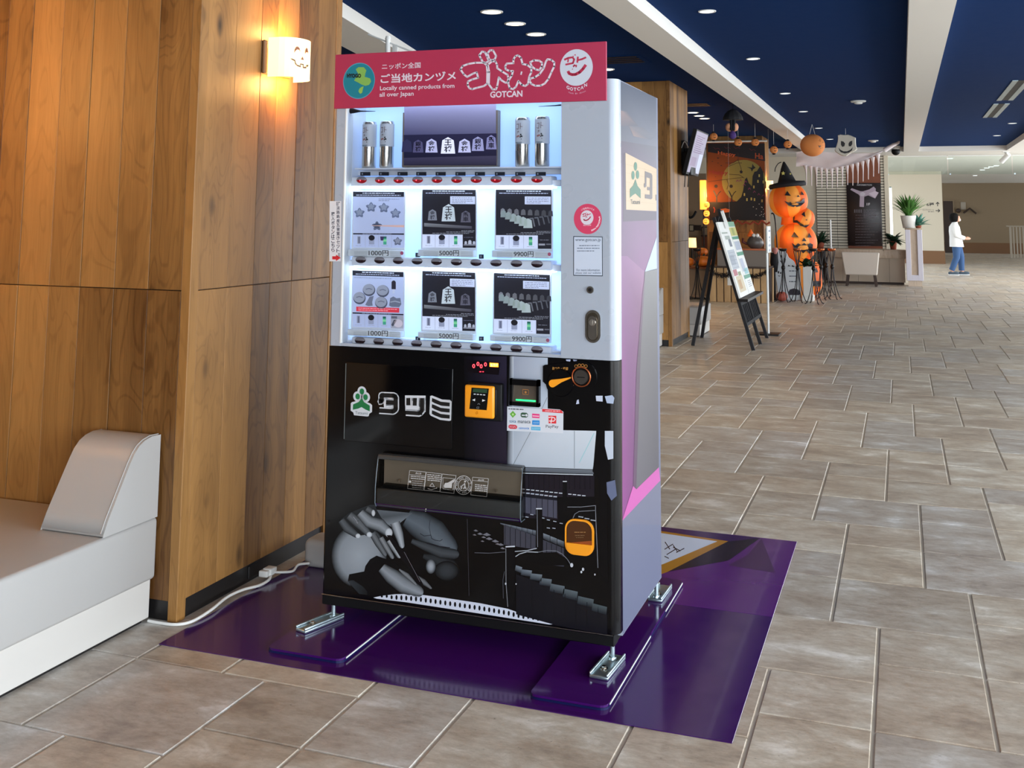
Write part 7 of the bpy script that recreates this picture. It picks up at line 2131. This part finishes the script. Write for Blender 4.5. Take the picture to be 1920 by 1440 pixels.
def inflat(u, v, ru, rv, tilt, faces, nm='pumpkin_body'):
    c = at(u, v, 1, YIn)
    R1, R2 = ru * k_, rv * k_
    M = Matrix.Rotation(math.radians(tilt), 3, 'Y')
    prof = [(max(.02, R1 * math.sin(math.pi * i / 16) ** .85), -R2 * math.cos(math.pi * i / 16)) for i in range(17)]
    o = MB().lathe(prof, c, 48, rib=.05, nrib=8, M=M, mfn=gore).build(nm, ['orange_fabric', 'amber_fabric'], root)
    b = MB()
    for pts in faces:
        P_ = []
        # subdivide the outline so that it hugs the surface
        for (p, q_) in zip(pts, pts[1:] + pts[:1]):
            for s_ in range(3):
                x, y = p[0] + (q_[0] - p[0]) * s_ / 3, p[1] + (q_[1] - p[1]) * s_ / 3
                w = Vector((x * R1, -R1 * 1.03 * math.sqrt(max(.02, 1 - x * x - y * y)) - .012, y * R2))
                P_.append(c + M @ w)
        b.add(P_, [list(t) for t in tessellate_polygon([P_])], 0, False, rgb(34, 32, 40))
    if faces: b.build('face', 'print', o)
    return o


E1 = [[(-.05, .28), (.25, .22), (.10, .52)], [(.72, .22), (.86, .22), (.76, .44)], [(.52, .12), (.66, .12), (.59, .24)]]
inflat(1478, 376, 35, 31, -6, E1 + [[(-.10, -.02), (.10, -.14), (.22, -.12), (.24, -.20), (.46, -.22), (.48, -.14), (.66, -.16), (.86, .04), (.84, -.22), (.64, -.40), (.44, -.44), (.40, -.36), (.30, -.42), (.08, -.32)]])
MB().lathe([(17 * k_, -16 * k_), (15 * k_, 0), (18 * k_, 16 * k_)], at(1482, 405, 1, YIn + .05), 24).build('neck', 'orange_fabric', root)
inflat(1505, 411, 21, 21, 28, [[(-.2, .35), (.2, .30), (-.1, .68)], [(.30, .1), (.45, .1), (.38, .22)], [(-.62, -.02), (-.5, -.4), (-.3, -.25), (0, -.32), (.4, -.36), (.75, -.1), (.6, -.5), (.2, -.55), (-.2, -.45), (-.5, -.6), (-.7, -.2)]])
c = at(1508, 391, 1, YIn); MB().ball(c, .05, 10, 0, .6).build('stem', 'leaf_green', root)
inflat(1492, 455, 38, 35, 0, [[(-.12, .30), (.22, .30), (.02, .56)], [(.60, .28), (.78, .28), (.66, .52)], [(.36, .10), (.56, .10), (.46, .28)], [(-.08, .02), (.08, -.12), (.20, .0), (.34, -.10), (.46, .02), (.58, -.10), (.70, .02), (.82, -.06), (.78, -.42), (.66, -.52), (.54, -.36), (.40, -.50), (.26, -.34), (.14, -.46), (.02, -.3)]])
inflat(1502, 521, 39, 37.5, 0, [[(.62, .32), (.80, .30), (.72, .52)], [(.40, -.06), (.90, -.10), (.88, -.36), (.44, -.28)]])
# witch hat
hb_ = at(1476, 347, 1, YIn)
M = Matrix.Rotation(math.radians(-7), 3, 'Y')
hat = MB().lathe([(32 * k_, -4 * k_), (33 * k_, 0), (31 * k_, 4 * k_), (16 * k_, 6 * k_), (12 * k_, 16 * k_), (7 * k_, 30 * k_), (1.5 * k_, 42 * k_)], hb_, 32, M=M).build('witch_hat', 'black_fabric', root)
a = Art(1, YIn - .16, -1, .002)
for u, v, r_ in ((1468.5, 325, 4.2), (1482, 326, 2.2)): a.poly([(u + r_ * (1 if j % 2 == 0 else .45) * math.sin(j * math.pi / 5), v - r_ * (1 if j % 2 == 0 else .45) * math.cos(j * math.pi / 5)) for j in range(10)], (222, 208, 110), 1)
a.build('hat_star', 'print', hat)
MB().tube(spline([at(1465, 304, 1, YIn), at(1459, 307, 1, YIn), at(1454, 315, 1, YIn), at(1453, 322, 1, YIn)]), .008, 6).build('hat_tassel', 'dark_metal', hat)
lamp('inflatable_glow', at(1478, 430, 1, YIn - .55), 2.5, (1.0, .5, .15), .1)

# ================================================================== GHOST BOARD, PLANTER, IRON STANDS
YGb = 16.15
GB = lambda x, y: (1430 + x * 0.09724, 440 + y * 0.09724)
root = thing('ghost_board', 'grey ghost shaped cutout board with dark lettering before the inflatable', 'cutout board', fl(1477, 566))
outl = [(290, 300), (330, 255), (400, 270), (450, 330), (500, 440), (600, 510), (640, 600), (730, 660), (740, 1285), (430, 1285), (300, 1100), (270, 900), (230, 700), (240, 600), (300, 480)]
P_ = [at(*GB(*p), 1, YGb) for p in outl]
for p in P_: p.z = max(p.z, .004)
n_ = len(P_)
MB().add(P_ + [p + Vector((0, .03, 0)) for p in P_], [list(range(n_))[::-1], [n_ + i for i in range(n_)]] + [(i, (i + 1) % n_, n_ + (i + 1) % n_, n_ + i) for i in range(n_)]).build('board', mat('ghost_grey', (236, 242, 246), .7), root)
MB().box(P_[9].x - .05, P_[9].x + .05, YGb + .03, YGb + .14, .003, .02).build('stand_foot', 'dark_brown', root)
a = Art(1, YGb, -1, .002)
for x, y, s_ in ((355, 420, 16), (430, 470, 14), (305, 725, 16), (348, 738, 13)): a.poly([(GB(x, y)[0] + s_ * .097 * math.cos(q), GB(x, y)[1] + s_ * .16 * math.sin(q)) for q in [j * math.pi / 5 for j in range(10)]], (34, 36, 44), 1)
a.line([GB(300, 780), GB(318, 805), GB(340, 790)], 1.0, (34, 36, 44), 1); a.line([GB(340, 500), GB(370, 545)], 1.6, (40, 42, 50), 1); a.line([GB(440, 470), GB(425, 540)], 1.6, (40, 42, 50), 1)
a.poly([GB(*p) for p in ((480, 610), (500, 580), (540, 610))], (34, 36, 44), 1); a.poly([GB(*p) for p in ((555, 610), (570, 585), (620, 620), (590, 625))], (34, 36, 44), 1)
for y in (700, 800, 905): a.greek(GB(510, 0)[0], GB(0, y)[1], GB(640, 0)[0], (110, 122, 134), 1, 2.0)
a.poly([GB(*p) for p in ((490, 1120), (520, 1060), (600, 1035), (690, 1060), (725, 1110), (710, 1165), (520, 1165))], (46, 42, 56), 1)
a.build('board_print', 'print', root)
pumpkin((fl(1463, 567).x, YGb - .3, .002), .10, .8, 'small red pumpkin on the floor before the ghost board', False, None, mat('red_pumpkin', (176, 84, 66), .6), 'floor_pumpkin')
c = fl(1509, 566)
root = thing('planter_box', 'tall white planter box with dark foliage beside the ghost board', 'planter', (c.x, YGb, 0))
zt3 = at(1509, 500, 1, YGb - .2).z
x0_, x1_ = at(1506, 540, 1, YGb - .1).x, at(1523, 540, 1, YGb - .1).x
MB().bbox(x0_, x1_, YGb - .1, YGb + .10, .06, zt3, .006, 0, 1, None, False).build('box', 'ceramic_white', root)
MB().bbox(x0_ - .02, x1_ + .02, YGb - .13, YGb + .13, 0, .10, .006, 0, 1, None, False).build('base', 'ceramic_white', root)
lm = leaf_mesh(.20, .09, .4, m='leaf_dark')
for k in range(22):
    o = bpy.data.objects.new('leaf', lm); COL.objects.link(o); o.parent = root
    o.location = Vector(((x0_ + x1_) / 2 - c.x + random.uniform(-.08, .08), random.uniform(-.08, .06), zt3)); o.rotation_euler = (0, -random.uniform(.2, 1.3), 2.4 * k)
GI = 'black wrought iron stands with copper bowls'


def iron_stand(u, vb, lab, bowl='copper', vt=466):
    g = fl(u, vb)
    c = Vector((g.x, g.y, 0))
    h = at(u, vt, 1, c.y).z
    root = thing('iron_stand', lab, 'stand', c, GI)
    for k in range(4):
        a_ = k * math.pi / 2 + .5
        dx, dy = math.cos(a_), math.sin(a_)
        MB().tube(spline([c + Vector((dx * .17, dy * .17, .008)), c + Vector((dx * .12, dy * .12, .05)), c + Vector((dx * .045, dy * .045, .30)), c + Vector((dx * .018, dy * .018, h * .62)), c + Vector((dx * .02, dy * .02, h * .72)), c + Vector((dx * .05, dy * .05, h * .88)), c + Vector((dx * .06, dy * .06, h - .04))], 4), .008, 6).build('leg', 'dark_metal', root)
    MB().ball(c + Vector((0, 0, h * .64)), .035, 12, 0, 1.4).build('knot', 'dark_metal', root)
    MB().lathe([(.03, h - .05), (.062, h - .035), (.072, h - .008), (.068, h), (.055, h - .004)], c, 18).build('bowl', bowl, root)
    return root


for u, vb, lab, bw in ((1308, 563, 'iron stand between the second column and the side table', 'dark_metal'), (1470, 566, 'iron stand in front of the ghost board, nearest the sign stand', 'dark_metal'), (1497, 567, 'iron stand with copper bowl before the planter box', 'copper'), (1527, 570, 'iron stand just right of the white planter box', 'dark_metal'),
                   (1541, 562, 'iron stand with copper bowl, first of the group of three', 'copper'), (1551, 554, 'middle iron stand of the group of three', 'dark_metal'), (1562, 561, 'rightmost iron stand with copper bowl beside the armchair', 'copper')):
    iron_stand(u, vb, lab, bw)
c = fl(1460, 566)
c = Vector((c.x, c.y + .45, 0))
root = thing('hooked_rod', 'thin black hooked rod standing behind the sign stand', 'rod', (c.x, c.y + .5, 0))
MB().tube(spline([Vector((at(1461, 550, 1, c.y + .2).x, c.y + .2, .01)), at(1459, 500, 1, c.y + .2), at(1455, 430, 1, c.y + .2), at(1452, 406, 1, c.y + .2), at(1449, 400, 1, c.y + .2), at(1446, 401, 1, c.y + .2)]), .012, 8).build('shaft', 'dark_metal', root)
MB().lathe([(.06, .001), (.055, .02)], (at(1461, 550, 1, c.y + .2).x, c.y + .2, 0), 14).build('foot', 'dark_metal', root)
# dark basket with pink ribbon
c = at(1452, 500, 1, 16.05)
root = thing('ribbon_basket', 'black basket with pink ribbon behind the sign stand', 'basket', (c.x, 16.05, 0))
zb3, zt4 = at(1452, 510, 1, 16.05).z, at(1452, 474, 1, 16.05).z
MB().lathe([(.05, zb3), (.075, (zb3 + zt4) / 2), (.06, zt4)], (c.x, 16.05, 0), 18, rib=.1, nrib=9).build('basket', 'black_fabric', root)
MB().lathe([(.03, zt4 - .02), (.06, zt4 + .05), (.04, zt4 + .09)], (c.x + .02, 16.02, 0), 12, rib=.2, nrib=5).build('pink_ribbon', mat('pink_ribbon', (214, 140, 130), .7), root)
MB().cyl((c.x, 16.05, 0), (c.x, 16.05, zb3), .018, None, 10).cyl((c.x, 16.05, 0), (c.x, 16.05, .02), .055, None, 16).build('stand', 'dark_metal', root)
MB().cyl(fl(1449, 566), at(1449, 502, 1, fl(1449, 566).y), .018, None, 10).build('wood_pole', 'pale_board', loc=fl(1449, 566), label='pale wooden pole beside the slatted counter edge', cat='pole')

# ================================================================== DIRECTION SIGN, RAILING, TRACK LIGHTS
a = Art(1, YR - .001, -1, .003)
DK = (44, 42, 40)
D2 = lambda x, y: (1640 + x / 6, 280 + y / 6)
a.text('6種', *D2(584, 600), *D2(668, 640), DK, 1, .015)
a.line([D2(708, 640), D2(708, 600)], 1.4, DK, 1); a.line([D2(690, 614), D2(708, 596), D2(726, 614)], 1.4, DK, 1)
a.text('ロイヤルホール', *D2(540, 672), *D2(668, 690), (110, 104, 98), 1, .005)
a.greek(D2(600, 0)[0], D2(0, 702)[1], D2(668, 0)[0], (120, 114, 106), 1, 1.2)
a.line([D2(686, 690), D2(730, 690)], 1.4, DK, 1); a.line([D2(714, 672), D2(732, 690), D2(714, 708)], 1.4, DK, 1)
a.build('direction_sign', 'print', loc=(at(1750, 390, 1, YR).x, YR, at(1750, 390, 1, YR).z), label='dark direction lettering with two arrows on the cream wall', cat='sign')
YRl = 41.0
rx0 = at(1893, 450, 1, YRl).x
rz = at(1905, 423, 1, YRl).z
root = thing('railing', 'grey upright bar railing at the right edge of the far hall', 'railing', (rx0 + 1, YRl, 0))
MB().bbox(rx0 - .1, rx0 + 3, YRl - .04, YRl + .04, rz - .05, rz, .01).build('top_rail', mat('rail_grey', (176, 164, 148), .6), root)
for k in range(26): MB().box(rx0 + .12 + k * .11, rx0 + .17 + k * .11, YRl - .02, YRl + .02, 0, rz - .05).build('baluster', 'rail_grey', root)
MB().box(rx0, rx0 + .08, YRl - .03, YRl + .03, 0, rz - .05).build('end_post', 'rail_grey', root)
# wall clock-like emblem behind the person, ceiling spots
c = at(1797, 395, 1, YK - .05)
root = thing('wall_ornament', 'small dark ornament on the far wall above the person', 'ornament', c)
MB().ball((c.x, YK - .1, c.z), .1, 12).build('round_body', 'dark_brown', root)
MB().tube([(c.x + .2, YK - .1, c.z - .1), (c.x + .45, YK - .1, c.z + .1), (c.x + .7, YK - .1, c.z - .12)], .04, 6).build('wing', 'dark_brown', root)
c = at(1806, 386, 1, YK - .02)
MB().bbox(c.x - .1, c.x + .1, YK - .04, YK - .002, c.z - .16, c.z + .16, .01).build('wall_plate', 'rail_grey', loc=c, label='small grey plate on the far wall above the person', cat='plate')
for i, (u, v) in enumerate(((1781, 296.5), (1868, 310), (1858, 312), (1850, 314.5), (1842, 318), (1828, 328.5))):
    Zc = 2.98
    p = fl(u, v, Zc)
    if p.y > 46: p = at(u, v, 1, 45.5)
    r_ = .08
    t = thing('corridor_downlight', ['square lit downlight just behind the smoke screen', 'first lit downlight of the corridor row', 'second lit downlight of the corridor row', 'third lit downlight of the corridor row', 'fourth lit downlight of the corridor row', 'farthest lit downlight of the corridor row'][i], 'light', (p.x, p.y, Zc), 'corridor downlights')
    MB().box(p.x - r_, p.x + r_, p.y - r_ * 1.5, p.y + r_ * 1.5, Zc - .012, Zc).build('trim_frame', 'white_plastic', t)
    MB().box(p.x - r_ * .8, p.x + r_ * .8, p.y - r_ * 1.3, p.y + r_ * 1.3, Zc - .016, Zc - .012).build('lens', 'day_downlight', t)
c = fl(1886, 284, 2.89)
root = thing('spotlight', 'white ceiling spotlight under the far beam at right', 'light', (c.x, min(c.y, 22.5), 2.89))
cy_ = min(c.y, 22.5)
MB().cyl((c.x, cy_, 2.89), (c.x, cy_, 2.82), .03, None, 12).box(c.x - .07, c.x + .07, cy_ - .06, cy_ + .06, 2.875, 2.89).build('mount', 'white_plastic', root)
MB().cyl((c.x + .05, cy_ - .05, 2.83), (c.x - .09, cy_ + .1, 2.68), .05, .055, 16).build('head', 'white_plastic', root)

# ================================================================== PERSON
yp = 26.7
Z0 = 0.0
sc_ = 1.575 / 1.60
g = fl(1797, 517)
PXc = g.x


def PP(x, y, z): return Vector((PXc + x * sc_, yp + y * sc_, z * sc_))


person = thing('person', 'person in a white shirt and blue jeans walking to the right', 'person', (PXc, yp, 0))
# continuous body grown with a skin modifier (head, neck, arms with hands, legs)
jv = [('pelvis', (0, 0, .86), .12), ('waist', (-.01, 0, 1.0), .11), ('chest', (-.03, 0, 1.18), .10), ('neck', (-.02, 0, 1.36), .05), ('head0', (.01, 0, 1.43), .062), ('head1', (.02, 0, 1.51), .075), ('head2', (.01, 0, 1.575), .05),
      ('shl', (-.03, .15, 1.27), .044), ('ell', (-.02, .19, 1.04), .042), ('wrl', (.20, .12, .96), .03), ('hal', (.27, .09, .97), .032),
      ('shr', (-.03, -.15, 1.27), .044), ('elr', (-.01, -.20, 1.03), .042), ('wrr', (.22, -.13, .95), .03), ('har', (.29, -.10, .96), .032),
      ('hpl', (0, .085, .82), .085), ('knl', (.10, .09, .46), .062), ('anl', (.10, .09, .09), .042), ('tol', (.24, .09, .035), .036),
      ('hpr', (-.01, -.085, .82), .085), ('knr', (-.02, -.09, .46), .062), ('anr', (-.16, -.09, .10), .042), ('tor', (-.03, -.09, .035), .036)]
ix = {n: i for i, (n, _, _) in enumerate(jv)}
ed = [('pelvis', 'waist'), ('waist', 'chest'), ('chest', 'neck'), ('neck', 'head0'), ('head0', 'head1'), ('head1', 'head2'), ('chest', 'shl'), ('shl', 'ell'), ('ell', 'wrl'), ('wrl', 'hal'), ('chest', 'shr'), ('shr', 'elr'), ('elr', 'wrr'), ('wrr', 'har'), ('pelvis', 'hpl'), ('hpl', 'knl'), ('knl', 'anl'), ('anl', 'tol'), ('pelvis', 'hpr'), ('hpr', 'knr'), ('knr', 'anr'), ('anr', 'tor')]
for side, hn, s_ in (('l', 'hal', 1), ('r', 'har', -1)):   # short fingers and thumb from the palm
    hp_ = Vector(jv[ix[hn]][1])
    for q in range(4):
        nme = 'f%s%d' % (side, q); jv.append((nme, tuple(hp_ + Vector((.055 - .006 * abs(q - 1), -s_ * .02, .018 - .014 * q))), .0095)); ix[nme] = len(jv) - 1; ed.append((hn, nme))
    nme = 't' + side; jv.append((nme, tuple(hp_ + Vector((.02, -s_ * .03, .035))), .010)); ix[nme] = len(jv) - 1; ed.append((hn, nme))
me = bpy.data.meshes.new('body')
me.from_pydata([PP(*p) - person.location for _, p, _ in jv], [(ix[a_], ix[b_]) for a_, b_ in ed], [])
bo = bpy.data.objects.new('body_rig', me); COL.objects.link(bo)
sk_ = bo.modifiers.new('skin', 'SKIN')
for i, (_, _, r_) in enumerate(jv):
    me.skin_vertices[0].data[i].radius = (r_ * sc_, r_ * sc_); me.skin_vertices[0].data[i].use_root = (i == 0)
bo.modifiers.new('sub', 'SUBSURF').render_levels = 2
bo.modifiers['sub'].levels = 2
fm = bpy.data.meshes.new_from_object(bo.evaluated_get(bpy.context.evaluated_depsgraph_get()))
bpy.data.objects.remove(bo)
fm.name = 'body'; fm.materials.clear(); fm.materials.append(MATS['skin'])
fm.polygons.foreach_set('use_smooth', [True] * len(fm.polygons))
bo = bpy.data.objects.new('body', fm); COL.objects.link(bo); bo.parent = person


def loft(rings, name, m, seg=20):
    """rings: (centre, rx, ry[, tilt]) bottom to top"""
    vs = []; fs = []
    for c, rx, ry in rings:
        for k in range(seg):
            t = 2 * math.pi * k / seg
            vs.append(PP(c[0] + rx * math.cos(t), c[1] + ry * math.sin(t), c[2]))
    n = len(rings)
    fs = [(i * seg + k, i * seg + (k + 1) % seg, (i + 1) * seg + (k + 1) % seg, (i + 1) * seg + k) for i in range(n - 1) for k in range(seg)]
    return MB().add(vs, fs, 0, True)


sh = loft([((.0, 0, .74), .175, .205), ((-.01, 0, .86), .165, .20), ((-.02, 0, 1.0), .15, .19), ((-.035, 0, 1.15), .145, .19), ((-.04, 0, 1.26), .13, .19), ((-.035, 0, 1.33), .09, .13), ((-.02, 0, 1.385), .062, .07)], 'shirt', 'shirt_white')
for s_, nm_ in ((1, 'l'), (-1, 'r')):
    A_, B2, C2 = PP(-.03, s_ * .15, 1.30), PP(-.015, s_ * .20, 1.04), PP(.19, s_ * .13, .965)
    sh.tube([A_ + (B2 - A_) * t for t in (0, .35, .7)] + [B2, B2 + (C2 - B2) * .4, C2], [.078, .075, .068, .066, .06, .05], 14)
sh.build('shirt', 'shirt_white', person)
jn = MB()
for hp_, kn, an in (((0, .085, .84), (.10, .09, .46), (.10, .09, .12)), ((-.01, -.085, .84), (-.02, -.09, .46), (-.15, -.09, .13))):
    A_, B2, C2 = PP(*hp_), PP(*kn), PP(*an)
    jn.tube([A_, A_ + (B2 - A_) * .5, B2, B2 + (C2 - B2) * .5, C2], [.112, .10, .082, .075, .068], 16)
jn.lathe([(.12 * sc_, .76 * sc_), (.145 * sc_, .82 * sc_), (.14 * sc_, .92 * sc_)], (PXc, yp, 0), 18, sy=1.1)
jn.build('jeans', 'jeans', person)
for (ax_, ay_, tx_) in ((.10, .09, .24), (-.16, -.09, -.03)):
    b = MB()
    b.bbox(0, 1, 0, 1, 0, 1, .3, 0, 3, Matrix.Translation(PP(ax_ - .075, ay_ - .045, .012)) @ Matrix.Diagonal((.26 * sc_, .09 * sc_, .085 * sc_, 1)))
    so = b.build('shoe', 'shoe', person)
    MB().bbox(PXc + (ax_ - .08) * sc_, PXc + (ax_ + .19) * sc_, yp + (ay_ - .048) * sc_, yp + (ay_ + .048) * sc_, .001, .022, .008).build('sole', 'shirt_white', so)
hc = PP(-.018, 0, 1.51)
MB().lathe([(.05, -.135), (.10, -.11), (.118, -.05), (.12, .0), (.105, .06), (.068, .098), (.01, .112)], hc + Vector((-.025, 0, .005)), 24, sx=.98, sy=.95).build('hair', 'hair', person)
fc = PP(.045, 0, 1.475)
MB().lathe([(.03, -.075), (.055, -.055), (.06, 0), (.052, .045), (.03, .07)], fc + Vector((.012, 0, .0)), 20, sx=.95).build('face_front', 'skin', person)
MB().lathe([(.02, -.04), (.042, -.025), (.046, .01), (.03, .03)], fc + Vector((.033, 0, -.03)), 16).build('face_mask', mat('mask_white', (226, 204, 200), .8), person)
MB().ball(fc + Vector((.062, -.022, .022)), .007, 8).ball(fc + Vector((.062, .022, .022)), .007, 8).build('eyes', 'hair', person)
MB().tube([PP(-.06, s, 1.39) for s in (-.05, 0, .05)], .02, 8).build('collar', 'shirt_white', person)
